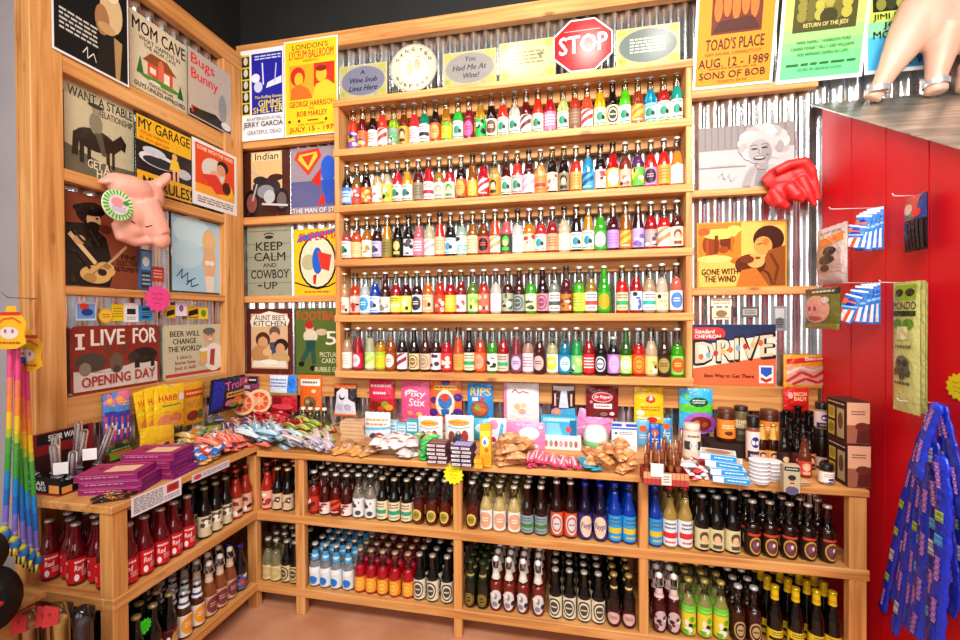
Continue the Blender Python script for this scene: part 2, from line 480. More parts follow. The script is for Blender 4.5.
# ================================================================== wall shelf and counters
SH = [2.6065, 2.333, 2.025, 1.727, 1.421, 1.112]
sx0, sx1 = 0.697, 2.53
shelf = thing('wall_shelf', 'tall pine wall shelf holding five rows of soda bottles under a row of signs', 'shelf', (0, 0, 0))
for x in (sx0, sx1 - 0.026):
    mb = MB(); mb.box(x, x + 0.026, -0.134, 0.0, 1.076, 2.57); bev(mb.build('side_post', WZ, shelf))
for z in SH:
    mb = MB(); mb.box(sx0 - 0.006, sx1 + 0.006, -0.14, 0.001, z - 0.038, z); bev(mb.build('shelf_board', WX, shelf), 0.003)
    mb = MB(); mb.box(sx0 + 0.04, sx1 - 0.04, -0.038, 0.0, z - 0.038 - 0.055, z - 0.038)
    if z > 1.2: bev(mb.build('cleat', WX, shelf))
CT = 0.768      # counter top height
cnt = thing('display_counter', 'long pine display counter of open bays along the corrugated back wall', 'counter', (0, 0, 0))
mb = MB(); mb.box(0.487, 3.03, -0.505, -0.001, CT - 0.027, CT); bev(mb.build('countertop', WX, cnt), 0.003)
CT2 = 0.79
for z in (0.472, 0.126):
    mb = MB(); mb.box(0.425, 3.034, -0.5, -0.46, z - 0.04, z); bev(mb.build('shelf_rail', WX, cnt), 0.003)
    mb = MB(); mb.box(0.485, 3.03, -0.462, -0.045, z - 0.022, z - 0.003); mb.build('shelf_board', WX, cnt)
for x0, x1 in ((0.424, 0.477), (0.686, 0.733), (1.461, 1.498), (2.234, 2.27), (2.969, 3.026)):
    mb = MB(); mb.box(x0, x1, -0.497, -0.462, 0.0, CT - 0.027); bev(mb.build('leg', WZ, cnt), 0.003)
    mb = MB(); mb.box(x0, x1, -0.09, -0.05, 0.0, CT - 0.027); bev(mb.build('leg', WZ, cnt), 0.003)
lcn = thing('display_counter', 'short pine display counter along the left wall with red bottles at its end', 'counter', (0, 0, 0))
mb = MB(); mb.box(0.045, 0.485, -1.175, -0.046, CT2 - 0.027, CT2); bev(mb.build('countertop', WY, lcn), 0.003)
for z in (0.478, 0.13):
    mb = MB(); mb.box(0.443, 0.483, -1.17, -0.5, z - 0.04, z); bev(mb.build('shelf_rail', WY, lcn), 0.003)
    mb = MB(); mb.box(0.05, 0.443, -1.172, -1.135, z - 0.04, z); bev(mb.build('end_rail', WX, lcn), 0.003)
    mb = MB(); mb.box(0.05, 0.423, -1.136, -0.056, z - 0.022, z - 0.003); mb.build('shelf_board', WY, lcn)
for x0, x1, y0, y1 in ((0.425, 0.479, -1.168, -1.115), (0.05, 0.1, -1.168, -1.115)):
    mb = MB(); mb.box(x0, x1, y0, y1, 0.0, CT2 - 0.027); bev(mb.build('leg', WZ, lcn), 0.003)

# ================================================================== bottles
BP = {
 'long': [(0.0, 0.002), (0.024, 0.0), (0.0283, 0.004), (0.0292, 0.012), (0.0292, 0.112), (0.0290, 0.124), (0.0240, 0.140), (0.0185, 0.156), (0.0155, 0.170), (0.0140, 0.190), (0.0132, 0.215), (0.0130, 0.224), (0.0145, 0.225), (0.0145, 0.233)],
 'stout': [(0.0, 0.002), (0.024, 0.0), (0.0285, 0.004), (0.0294, 0.012), (0.0294, 0.100), (0.0285, 0.112), (0.0235, 0.126), (0.0185, 0.140), (0.0170, 0.155), (0.0145, 0.172), (0.0140, 0.180), (0.0150, 0.181), (0.0150, 0.190)],
 'slim': [(0.0, 0.002), (0.022, 0.0), (0.0275, 0.004), (0.0285, 0.012), (0.0285, 0.100), (0.0270, 0.118), (0.0220, 0.146), (0.0175, 0.172), (0.0150, 0.192), (0.0138, 0.215), (0.0132, 0.228), (0.0145, 0.229), (0.0145, 0.237)],
}
def cut(prof, zf):
    out = []; k = None
    for (r0, z0), (r1, z1) in zip(prof, prof[1:]):
        out.append((r0, z0))
        if z0 < zf <= z1 and z1 - z0 > 1e-6:
            t = (zf - z0) / (z1 - z0); k = len(out); out.append((r0 + (r1 - r0) * t, zf))
    out.append(prof[-1]); return out, k
_bm = {}
def glass_mesh(shape, liq, fill, tr):
    key = ('g', shape, liq, fill, tr)
    if key in _bm: return _bm[key]
    p = BP[shape]; mb = MB()
    if fill is None:
        mb.lathe(p + [(0, p[-1][1])], 20, 'fff', 0)
    else:
        q, k = cut(p, fill)
        mb.lathe(q[:k + 1] + [(0, fill)], 20, 'fff', 0)
        mb.lathe(q[k:], 20, 'fff', 1)
    _bm[key] = mb.mesh('bottle_glass', [liquid(liq, tr), CLEAR])
    return _bm[key]
def lab_specs(st, bg, ac):
    d = '2a2422'
    if ac == 'g': ac = '1f8a6a'
    if st == 'blob': return [('l', .15, .78, .85, .95, 1, ac), ('e', .44, .48, .24, .24, '1f8a6a' if ac == 'g' else ac), ('e', .68, .42, .13, .13, d), ('r', .1, .06, .9, .13, ac if ac != 'g' else 'b8584a')]
    if st == 'band': return [('r', 0, .3, 1, .52, ac), ('l', .15, .62, .85, .92, 2, '555'), ('l', .2, .06, .8, .22, 1, ac)]
    if st == 'oval': return [('e', .5, .5, .42, .42, ac), ('l', .28, .4, .72, .66, 2, bg)]
    if st == 'ring': return [('e', .5, .5, .42, .44, ac), ('e', .5, .5, .33, .35, bg), ('e', .5, .5, .25, .26, ac), ('l', .32, .42, .68, .58, 1, bg)]
    if st == 'plain': return [('l', .12, .2, .88, .85, 4, ac)]
    if st == 'swirl': return [('p', [(0, .1), (1, .55), (1, .8), (0, .35)], ac), ('p', [(0, .55), (.9, .98), (.5, .98), (0, .75)], ac), ('l', .2, .05, .8, .2, 1, 'f4eee6')]
    if st == 'face': return [('e', .5, .6, .27, .27, ac), ('e', .5, .5, .18, .2, 'e8b890'), ('r', .25, .08, .75, .26, ac)]
    if st == 'top': return [('r', 0, .78, 1, 1, ac), ('l', .15, .35, .85, .7, 2, ac), ('r', 0, 0, 1, .1, ac)]
    r = random.Random(bg + ac)
    s = []
    for i in range(7): s.append(('e', r.uniform(.12, .88), r.uniform(.12, .88), r.uniform(.08, .24), r.uniform(.06, .16), [ac, 'f4ece0', ac, d][i % 4]))
    return s
def label_mesh(shape, z0, z1, st, bg, ac, span=2.4, rep=1, wrap=True, extra=None):
    key = ('l', shape, z0, z1, st, bg, ac, span, rep, wrap, str(extra))
    if key in _bm: return _bm[key]
    r = max(p[0] for p in BP[shape]) + 0.0004
    mb = MB()
    if wrap: mb.lathe([(r, z0), (r, z1)], 28, bg, 0)
    specs = extra if extra else lab_specs(st, bg, ac)
    if not wrap: specs = [('e', .5, .5, .46, .49, bg)] + specs
    for j in range(rep):
        a0 = j * 2 * PI / max(rep, 1)
        def surf(u, v, off, a0=a0):
            a = (u - .5) * span + a0
            return ((r + off) * math.sin(a), -(r + off) * math.cos(a), z0 + v * (z1 - z0))
        add_art(mb, specs, r * span, z1 - z0, surf, 0.008)
    _bm[key] = mb.mesh('label', LABEL)
    return _bm[key]
def cap_mesh(h, zc, r=0.0158):
    key = ('c', h, zc)
    if key in _bm: return _bm[key]
    mb = MB(); mb.lathe([(r, zc - 0.009), (r, zc - 0.002), (r * 0.86, zc + 0.0015), (0, zc + 0.002)], 18, h, 0)
    _bm[key] = mb.mesh('crown_cap', CAPM); return _bm[key]
def neck_mesh(shape, z0, z1, bg, ac):
    key = ('n', shape, z0, z1, bg, ac)
    if key in _bm: return _bm[key]
    p = BP[shape]
    def rad(z):
        for (r0, a), (r1, b) in zip(p, p[1:]):
            if a <= z <= b and b > a: return r0 + (r1 - r0) * (z - a) / (b - a)
        return 0.014
    mb = MB(); zs = [z0 + (z1 - z0) * i / 4 for i in range(5)]
    mb.lathe([(rad(z) + 0.0005, z) for z in zs], 18, bg, 0, cols=[bg, ac, bg, bg])
    _bm[key] = mb.mesh('neck_label', LABEL); return _bm[key]
def swing_mesh(zc):
    key = ('s', zc)
    if key in _bm: return _bm[key]
    mb = MB()
    mb.lathe([(0.0125, zc), (0.0135, zc + 0.004), (0.012, zc + 0.014), (0.006, zc + 0.02), (0, zc + 0.021)], 14, 'f2efe8', 0)
    mb.lathe([(0.0128, zc - 0.003), (0.0148, zc - 0.001), (0.0128, zc + 0.001)], 14, 'b5432e', 0)
    for sgn in (-1, 1):
        mb.tube([(sgn * 0.015, 0, zc - 0.028), (sgn * 0.0165, -0.006, zc - 0.006), (sgn * 0.015, 0, zc + 0.014), (sgn * 0.002, 0, zc + 0.016)], 0.0011, 6, 'c8c8c8')
    mb.tube([(-0.0165, -0.006, zc - 0.006), (-0.012, -0.02, zc - 0.03), (0.012, -0.02, zc - 0.03), (0.0165, -0.006, zc - 0.006)], 0.0011, 6, 'c8c8c8')
    _bm[key] = mb.mesh('swing_stopper', PLASTIC); return _bm[key]
NB = [0]
def bottle(loc, rz, label, group, shape='long', liq='401010', fill=None, tr=0.35, lab=None, cap='d8d4cc', neck=None, name='soda_bottle', swing=False, sc=None):
    NB[0] += 1
    t = thing(name, label, 'bottle', loc, rz, group)
    if sc: t.scale = sc
    link('glass', glass_mesh(shape, liq, fill, tr), t)
    if lab: link('label', label_mesh(shape, *lab) if not isinstance(lab, dict) else label_mesh(shape, **lab), t)
    if neck: link('neck_label', neck_mesh(shape, *neck), t)
    zc = BP[shape][-1][1]
    if swing: link('swing_stopper', swing_mesh(zc), t)
    else: link('crown_cap', cap_mesh(cap, zc + 0.001), t)
    return t

# px of the bottle's middle, soda colour, label style, label colour, print colour [, f = filled to the cap, s = short]
ROWS = [
 ('top', 0, 2.333, (104, 100), '''353 f0402a mix 7a4fb0 f5a623;363 6a1510 mix e8663a f4c542;373 2a0f0c plain efe6da 8a3b2a;383 f2432c swirl e9d8cf aa3333;394 9ec71f mix 8b9a94 3fae4c;404 6d2a0c face e09a2e 3a1d0c;414 ee3037 plain ecdfe0 d9534f;424.5 0a7a55 band e8eaef 222222;436 1f0f0d oval e8432a f0a050;446 b8770e top f2d32d 5aa02c;458 2fae35 blob dfe9df g;469 7b0f1d oval 7b0f1d e85a95;481 c48a1a mix 20b040 111111;491 1c0d0a oval eadfcb 6a3b2a;503 ee3a22 blob f0e4d0 g;515 d8c9b8 blob f2f0ee g;526 5e1016 swirl e6d2c8 6a2a2a;538 d8321e blob f0e0d0 g;550 b5121f plain ef7aa0 ffffff;563 b6bb6a blob ece4c8 g;575 a82a16 plain 7a5a45 a58468;587 f04a2c swirl f0e6e0 ee3333;600 eab010 blob f0e4c4 g;613 1a0c08 ring ead9b4 222222 f;626 58d818 blob f2f4ec g;638 8a3410 swirl f0743a f7b33c;652 1596b8 blob a8d4ea g;665 a81818 blob f0e0d0 g;679 0f9a8a blob f0e4d0 g'''),
 ('second', 1, 2.025, (0, 0), '''347 1c1210 top a9c9ea 3b6fd0;356 8a5a1c mix e0453a ffffff;366 220c0a mix ee6a2a f7c04a;377 e8b98a mix f2dcd8 ee8888;387 d9c7a8 mix e3cf3a 8a9a20;397 dc1f32 blob ecd0cc g;407 f0a020 blob f2e4cc 1f7a8a;418 5a150f plain 8a7d66 5a4f40;428 d81f2a band f0e6ea b02a3a;439 a86e20 face b9dcc4 ee8899;449 d8202a face ead3c4 3a8a4a;461 241010 oval d8542a e8a04a;473 8e4a12 ring d8962a f2c860;484 c41a2a swirl b82a3a eeeeee;494 d8a050 face d88a22 2a1a10;505 4a1412 blob ecdcc8 g;517 e83a2c blob f0b4bc g;529 4a1014 swirl eadcea e8a0c0;541 e8a050 band e88a40 cc3333;553 1e1010 mix ecd2b4 c8563a;565 1a1010 face 8a7a62 2a1c14;578 ee3020 plain f0a050 e86a3a;590 2a9cd0 swirl 3a9ed8 1a4a8a;602 18100f mix d8b8b0 b03a3a;616 c0161a oval f0c040 ffffff;628 7a2a1a mix e8a890 c86a50;641 5a2a5a mix 5ab82e e8d83a;655 e8221e oval d88ac8 222222;667 e8231c plain e89a40 b86a20;681 f09a30 plain f4efe4 dd88bb'''),
 ('third', 2, 1.727, (0, 0), '''347 c85a50 blob f0dede g;357 ee5a2a plain f6c890 f2a060;368 b06a20 mix f2e8cc aa8844;377.5 3a0e10 blob cdb6e8 3a5a6a;388 e09a18 plain 8a7a32 5a4a1a;398 140d0a face 1a1410 e8b85a;409 1a1214 mix d8d4dc 3a3a40;419 e07880 plain ee7a90 ffffff;430 d8d4a8 swirl f6f2f0 ddaaaa;440 f0341c plain f2c090 ee8877;451 1c1216 blob dfe4f2 3a9ad8;462 b8cfc0 mix d9e6c0 7ab8d8;473 9a5a14 plain e8cfa8 b89868;484 7a3a10 oval e05a58 2a1010;496 f05a24 swirl f6ece0 e8a060;508 e86a6a face 3a3a30 3ad82a;519 e8e4e0 plain eef0f6 bbccdd;529 f09018 mix f2dcae a83a3a;542 d83030 blob f2d8d8 1a9aa0;554 9a1a1a plain c89a70 8a5a40;566 e6d6b0 plain f0e6cc e0d0a0;578 1c1210 blob f0e4d0 1a8a9a;590 e09a20 blob f4ecdc 1a8a9a;603 3aa81e oval 4a9a2a f4eeea;616 4a101c plain b08adc 9a6ad0;628 b8641a swirl ee7a2a f6b83a;641 3a0f1a mix b49ad8 7a5ab0;653 a8141e mix a8989a 5a4a50;667 ee2020 swirl f4e4d8 ee8855;681 5a1810 face f2dcc0 8a3a20'''),
 ('fourth', 3, 1.421, (0, 0), '''345 e0b080 mix f4e2cc dd8888;356 e84a24 mix f0b8a8 b03030;365 dfe4ea oval eef4fa 2a9ae0;376 1050d0 blob dfe8fa 5a8ae0;385 4a1c10 mix ddd8cc 888888 f;396 c8202e band e8dc3a fff6b0;406 4a1018 mix dfe05a f0e8a0;417 3a1018 oval e8e4ea 2a2a30;428 f07a1e blob f6cca8 f0a070;440 ee3a22 mix e8402a f4b090;450.5 d01a34 plain f2c020 f4e8a0;461 8a2018 mix dcd4e0 c05060;473 5a7a2a mix b8e070 8aba50;484 e0402a mix ec6a52 f6c8b8;496 eee4dc plain f4eeea e0d6d0;508 4a1a14 mix a8a48c 3a6a3a;519 4a1e18 ring 9aa4a0 4a5458 f;531 4ac020 mix e8eab0 4a5a3a;543 2a1010 ring c88a9a 8a3a5a f;554 8a9080 band e8e6e6 555555;566 5a141a mix b8762a 7a2a1a;579 5ace1e plain e8d84a 5ab83a;591 b8903a band f2f0f4 d84a4a;604 2aa81a oval 3aa81a f0a020 f;622 f0281c band e8c8a0 2aa870;636 a8181c mix cfd8f0 4a6ac8;649 d8b48a band f4ece8 2ab8a0;662 ecd8c4 mix f2e0b8 e0b870;676 ee7a64 oval f4f0f6 4a80d0'''),
 ('lowest', 4, 1.112, (0, 0), '''347 e0b890 plain f2eadc bbbbaa;358 c8142c oval d02040 f8dde8;370 d8d8b0 swirl d8e8a0 a8d850;381 e8a814 top e8d020 a8c830;390 a84a10 oval 9a4a18 f0e0d8;402 2a0c10 swirl f2ecf0 a02a3a;414 1a0c08 ring ecd2a0 8a6a3a f;425 4a1c10 ring e8c0a0 9a8a78 f;436 3a1410 mix ecdfe4 4a2a3a;446 e0202a mix e83a3a f4e4d0;459 f0602a plain f4a050 e8702a;468 1a0a06 band f2e2c0 2aa870 f;480 f0501e oval f0602a f4a080;492 3a9a14 mix eef2ea 1a3a1a;503 c81820 band e8c4b8 2ab070;516 8a2a34 oval 7a4a6a c8b8d8;528 d8a890 plain f2e0e8 c05a7a;539 4a1014 oval 3a1014 d8b0b0;552 d8d4a0 oval ffffff f2d83a;565 1090b8 oval 1a90c8 cfe4f0;577 14a04a mix 8ad07a e8d06a;588.5 b81018 plain e02030 ffffff;602 140c14 ring 1a1418 c8d0dc;615 160c14 oval c87ad8 e8b0e8 s;628 2a5a14 ring a8dc2a f0f0f0 f;640 e82018 ring ee4a24 e8a030;653 ecd0a8 mix f6d888 f0a83a;667 3a2410 oval 3a2410 a8904a f;681 4ac01a oval 8ae05a e85a2a'''),
]
rb = random.Random(3)
def relax(xs, gap):
    xs = list(xs)
    for _ in range(60):
        for i in range(len(xs) - 1):
            d = gap - (xs[i + 1] - xs[i])
            if d > 0: xs[i] -= d / 2; xs[i + 1] += d / 2
    return xs
for rn, ri, z, _, data in ROWS:
    XS = relax([onY(float(ent.split()[0]), 300 if ri > 1 else 130, -0.085).x for ent in data.split(';')], 0.0592)
    sh_ = max(0, XS[-1] - 2.474); XS = relax([min(x, 2.474 - .0592 * (len(XS) - 1 - k)) for k, x in enumerate(XS)], 0.0592) if sh_ else XS
    for i, ent in enumerate(data.split(';')):
        e = ent.split()
        fl = e[5] if len(e) > 5 else ''
        shape = 'stout' if fl == 's' else ('slim' if rb.random() < 0.25 and not fl else 'long')
        fill = None if fl == 'f' else ({'stout': 0.15}.get(shape, rb.choice([0.152, 0.158, 0.164, 0.172]) if shape == 'long' else rb.choice([0.168, 0.18])))
        lq = e[1]; br = max(int(lq[k:k + 2], 16) for k in (0, 2, 4))
        tr = 0.55 if br > 0xb0 else 0.3
        z1 = rb.choice([0.098, 0.102, 0.106])
        lab = ('%s soda bottle, %s label, %s from left on %s bottle shelf' % (cname(lq), cname(e[3]), ORD[i], rn))
        bottle((XS[i], -0.085 + rb.uniform(-.004, .004), z + 0.0006), rb.uniform(-.25, .1), lab, 'soda bottles on the %s wall shelf' % rn, shape, lq, fill, tr,
               (0.014, z1, e[2], e[3], e[4]), cap=rb.choice(['e8e4da', 'f2f2f0', 'd8c890', '3a3634', 'c8ccd0', 'f0f0f4', 'e0d8c0']))

# counter bottles: blocks of one kind; front row along x (or along y for the left counter)
REAR = {}      # rows behind the first: meshes gathered into one object
def gather(key, parts, M):
    mb = REAR.setdefault('r', [])
    mb.append((parts, M))
def bspec(kind):
    D = {
     'redpink': dict(liq='c02416', fill=0.19, tr=.3, lab=(0.012, .088, 'mix', 'e8a890', 'a03030'), cap='c83a2a'),
     'blacktan': dict(liq='0e0806', tr=.1, lab=(0.012, .086, 'mix', 'd8b896', '5a4a3c'), cap='d8b890'),
     'redclear': dict(liq='a01812', fill=.15, tr=.4, lab=(0.02, .09, 'mix', 'c03020', '5a1410'), cap='e8dcd0'),
     'darkred': dict(liq='4a0c0c', fill=.16, tr=.3, lab=(0.012, .075, 'mix', 'e8dcd8', 'b03030'), cap='e8dcd0'),
     'tilt': dict(liq='5a0e0c', fill=.16, tr=.3, lab=(0.016, .085, 'swirl', '8a1c14', 'e04a2a'), cap='e8dcd0'),
     'clearwhite': dict(liq='cdbfae', fill=.17, tr=.8, lab=(0.012, .1, 'mix', 'e4e4e8', '4a4a50'), cap='e8e8e8'),
     'greenband': dict(liq='0a0a08', tr=.1, lab=(0.012, .1, 'band', 'ecd6b0', '2aa07a'), cap='d8c8a8'),
     'sunburst': dict(shape='slim', liq='6a1c14', fill=.12, tr=.4, lab=dict(z0=.02, z1=.082, st='x', bg='e0d060', ac='6a5a14', span=1.9, wrap=False, extra=[('s', .5, .5, .46, .5, 10, 'd8b868'), ('e', .5, .5, .3, .34, '9a8a2a'), ('l', .3, .4, .7, .6, 2, '3a3410')]), cap='ece8e4'),
     'palegold': dict(liq='f2d890', fill=.17, tr=.6, lab=(0.012, .098, 'oval', 'f0ece4', 'e8a080'), cap='e8dcc0'),
     'landscape': dict(liq='2a0e08', tr=.25, lab=(0.012, .085, 'band', '8aa0a8', '4a7a3a'), cap='d8d0c0'),
     'redlabel': dict(liq='2a0c08', tr=.25, lab=(0.012, .098, 'ring', 'd8502a', 'c8d0d8'), cap='d8d4d0'),
     'purpleoval': dict(liq='140c2e', tr=.3, lab=dict(z0=.012, z1=.098, st='x', bg='3a2a8a', ac='f0', span=2.3, extra=[('e', .5, .5, .45, .46, 'e8d0b0'), ('e', .5, .5, .38, .38, 'ecc8a8'), ('t', 'Faygo', .14, .36, .86, .66, '2a2a9a', .1)]), cap='2a3ad0'),
     'bluegold': dict(liq='0a48c8', fill=.2, tr=.5, lab=(0.012, .1, 'band', '2a9ae0', 'e0c030'), cap='2a4ad8'),
     'redcap': dict(liq='e0bc60', fill=.19, tr=.6, lab=(0.012, .1, 'band', 'e0e6ee', 'd83030'), cap='d81420'),
     'blackcream': dict(liq='100a08', tr=.1, lab=(0.012, .088, 'face', 'd8cc9c', '5a4a30'), cap='9aa0a0'),
     'rootbeer': dict(liq='24100a', fill=.14, tr=.25, lab=(0.012, .096, 'x', 'x', 'x'), cap='c8b8a8'),
     'paleclear': dict(liq='c8bc94', fill=.17, tr=.75, lab=(0.012, .08, 'oval', 'e0d0a0', 'c8b070'), cap='d8d0c0'),
     'tanoval': dict(liq='0c0806', tr=.1, lab=(0.012, .09, 'ring', 'd8c090', '5a4a34'), cap='c8c0a8'),
     'blueneck': dict(liq='d8dce0', fill=.17, tr=.85, lab=dict(z0=.012, z1=.1, st='x', bg='dfe6ee', ac='x', span=2.2, extra=[('e', .5, .3, .34, .22, '1a78d8'), ('p', [(0, .6), (1, .8), (1, .98), (0, .98)], 'f6f6f6'), ('l', .2, .02, .8, .12, 1, 'e8a050')]), neck=(.15, .2, '3aa0e0', 'c8e4f4'), cap='e0d8d0'),
     'redyellow': dict(liq='c40a20', fill=.15, tr=.4, lab=(0.014, .08, 'ring', 'e8882a', 'f0c04a'), cap='c8b48a'),
     'blackcircle': dict(liq='0c0a0a', tr=.1, lab=(0.012, .1, 'ring', 'e4dcc4', '4a4238'), cap='c8c4b8'),
     'goldoval': dict(liq='14180c', tr=.15, lab=dict(z0=.016, z1=.08, st='ring', bg='a08a3a', ac='4a3a14', wrap=False, span=1.9), neck=(.15, .19, '2a2a14', 'a89a4a'), cap='3a4a2a'),
     'swingamber': dict(liq='8a2412', fill=.14, tr=.4, lab=dict(z0=.012, z1=.095, st='mix', bg='d8d4d4', ac='8a8094', wrap=False, span=2.1), neck=(.15, .2, 'd8d0c4', 'e8e0d8'), swing=True, name='swing_top_bottle'),
     'burgundy': dict(liq='140a0a', tr=.1, lab=(0.012, .075, 'oval', '5a141c', 'd8b0a8'), neck=(.16, .2, '2a1c14', 'd8c080'), cap='c8a860'),
     'swingred': dict(liq='4a0c10', fill=.15, tr=.3, lab=dict(z0=.012, z1=.09, st='mix', bg='d0b0b4', ac='6a3a44', wrap=False, span=2.1), neck=(.15, .19, 'e0c4c0', 'd8a8a8'), swing=True, name='swing_top_bottle'),
     'citrus': dict(liq='d4cc78', fill=.17, tr=.7, lab=(0.012, .09, 'mix', 'e8d030', '5ab82a'), neck=(.1, .13, '6ac83a', '9ae05a'), cap='c8b45a'),
     'brownring': dict(liq='3a140a', fill=.14, tr=.3, lab=dict(z0=.012, z1=.09, st='ring', bg='2a120a', ac='b89a6a', wrap=False, span=2.0), cap='e0e4ea'),
     'yellowneck': dict(liq='080808', tr=.1, lab=(0.012, .07, 'band', 'e8c41a', '2a1a0a'), neck=(.182, .224, 'e0c01a', 'd8a018'), cap='d8b818'),
     'redwhite': dict(liq='700a16', fill=None, tr=.3, lab=dict(z0=.012, z1=.105, st='x', bg='d0101e', ac='fff', span=1.7, rep=3, extra=[('l', .1, .74, .9, .92, 1, 'f4dcdc'), ('t', 'Red', .1, .48, .6, .7, 'f8f0f0', .1), ('l', .5, .2, .95, .44, 3, 'f0c8c8'), ('e', .22, .2, .14, .14, 'f4f0ee')]), cap='b8a8a0'),
     'creamblack': dict(liq='0c0a08', tr=.1, lab=(0.012, .095, 'mix', 'd8c8a4', '4a4640'), cap='8a8a70'),
     'redpeach': dict(liq='a82814', fill=.19, tr=.3, lab=(0.012, .09, 'mix', 'e0a890', '7a3a30'), cap='b83a3a'),
     'startag': dict(liq='080808', tr=.1, lab=(0.012, .08, 'mix', '8a1a2a', 'c8a050'), neck=None, cap='b8a878'),
     'stubby': dict(shape='stout', liq='5a3018', fill=.13, tr=.4, lab=(0.012, .09, 'oval', 'ece0d0', 'f0a020'), neck=(.13, .17, 'f0f0f4', '3a4a7a'), cap='e0e4ec'),
     'swingpeach': dict(liq='b0603a', fill=.16, tr=.5, lab=(0.012, .088, 'oval', 'd8a890', '7a3a44'), neck=(.16, .2, 'd8b8a0', 'e8c8b0'), swing=True, name='swing_top_bottle'),
     'bluecap': dict(liq='1a1014', tr=.2, lab=(0.012, .08, 'mix', '5a5a8a', 'c84a4a'), cap='3a2a9a'),
    }
    d = dict(D[kind])
    l = d.get('lab')
    if isinstance(l, tuple) and .08 <= l[1] <= .1: d['lab'] = (l[0], l[1] + .011) + l[2:]
    elif isinstance(l, dict) and .09 <= l['z1'] <= .1: d['lab'] = dict(l, z1=l['z1'] + .011)
    return d
ROOTX = [('e', .5, .42, .42, .42, 'c89a4a'), ('e', .5, .42, .34, .34, '6a3a2a'), ('e', .45, .45, .17, .16, '7a4a7a'), ('e', .58, .5, .08, .1, 'e8d8c8'), ('r', 0, .88, 1, 1, 'c8402a')]
DESC = {'redpink': 'red bottle with pink label', 'blacktan': 'black bottle with tan label', 'redclear': 'clear-topped bottle with red label', 'darkred': 'dark red bottle with white label', 'tilt': 'dark bottle with slanted red label',
        'clearwhite': 'clear bottle with white label', 'greenband': 'black bottle, green-banded cream label', 'sunburst': 'clear-necked bottle with sunburst label', 'palegold': 'pale gold bottle, white label', 'landscape': 'brown bottle with landscape label',
        'redlabel': 'brown bottle with red-orange label', 'purpleoval': 'purple bottle with cream oval', 'bluegold': 'blue bottle with yellow-lettered label', 'redcap': 'red-capped pale gold bottle', 'blackcream': 'black bottle with cream label',
        'rootbeer': 'brown bottle with gold medallion', 'paleclear': 'pale clear bottle, cream label', 'tanoval': 'black bottle with round tan label', 'blueneck': 'clear bottle with blue-white label', 'redyellow': 'red bottle with orange label',
        'blackcircle': 'black bottle, circle-print cream label', 'goldoval': 'dark green bottle, gold oval', 'swingamber': 'amber swing-top bottle, pale oval', 'burgundy': 'black bottle with burgundy label', 'swingred': 'dark red swing-top bottle',
        'citrus': 'clear bottle with green-yellow label', 'brownring': 'white-capped brown bottle', 'yellowneck': 'black bottle with yellow neck', 'redwhite': 'dark red bottle with red label', 'creamblack': 'black bottle with off-white label',
        'redpeach': 'red bottle with peach label', 'startag': 'black bottle with dark label', 'stubby': 'stubby bottle with orange-dot label', 'swingpeach': 'peach swing-top bottle', 'bluecap': 'dark bottle with blue cap'}
BAYS = [  # place words, shelf z, y or x, list of kinds with pixel columns; py = a pixel row near the bottles
 ('upper corner bay', 0.472, 510, 1, 'redpink:264 blacktan:276,288'),
 ('upper bay left of star', 0.472, 515, 1, 'redclear:311 darkred:322 tilt:334 darkred:346 clearwhite:359,370.5 greenband:382.5,394.5,406.5 sunburst:419,432,445.5'),
 ('upper bay right of star', 0.472, 520, 2, 'sunburst:472 palegold:486,500,514 landscape:527.5,541.5 redlabel:556.5,571 purpleoval:585.5,600 bluegold:614.5,629.5'),
 ('upper bay by red wall', 0.472, 535, 2, 'bluegold:655 redcap:670,685.5 blackcream:701.5,717,733 rootbeer:752,770,789,808,827'),
 ('lower corner bay', 0.126, 575, 1, 'paleclear:267,277.5 tanoval:287.5,298'),
 ('lower bay left of star', 0.126, 585, 1, 'blueneck:313.5,325,336.5,348.5 redyellow:361,372,383.5,395.5,408 blackcircle:420,433,447'),
 ('lower bay right of star', 0.126, 600, 1, 'goldoval:470,483 swingamber:496,509.5,523,538 blackcircle:555.5,569.5,584,598 burgundy:613.5,628.5'),
 ('lower bay by red wall', 0.126, 620, 3, 'swingred:659,673 citrus:688.5,705,721 brownring:738,754 yellowneck:775,796,816,837'),
]
RN = ['front', 'second', 'third']
HS = dict(redpink=.95, blacktan=.86, redclear=.86, darkred=.83, tilt=.83, clearwhite=.86, greenband=.82, sunburst=.86, palegold=.84, landscape=.87, redlabel=1.0, purpleoval=1.0, bluegold=1.03, redcap=1.04, blackcream=.93, rootbeer=.9,
          paleclear=.85, tanoval=.84, blueneck=.86, redyellow=.85, blackcircle=.87, goldoval=.85, swingamber=.9, burgundy=.9, swingred=.92, citrus=.95, brownring=.92, yellowneck=.98, redwhite=.9, creamblack=.9, redpeach=.95, startag=.92, stubby=.95, swingpeach=.92, bluecap=.9)
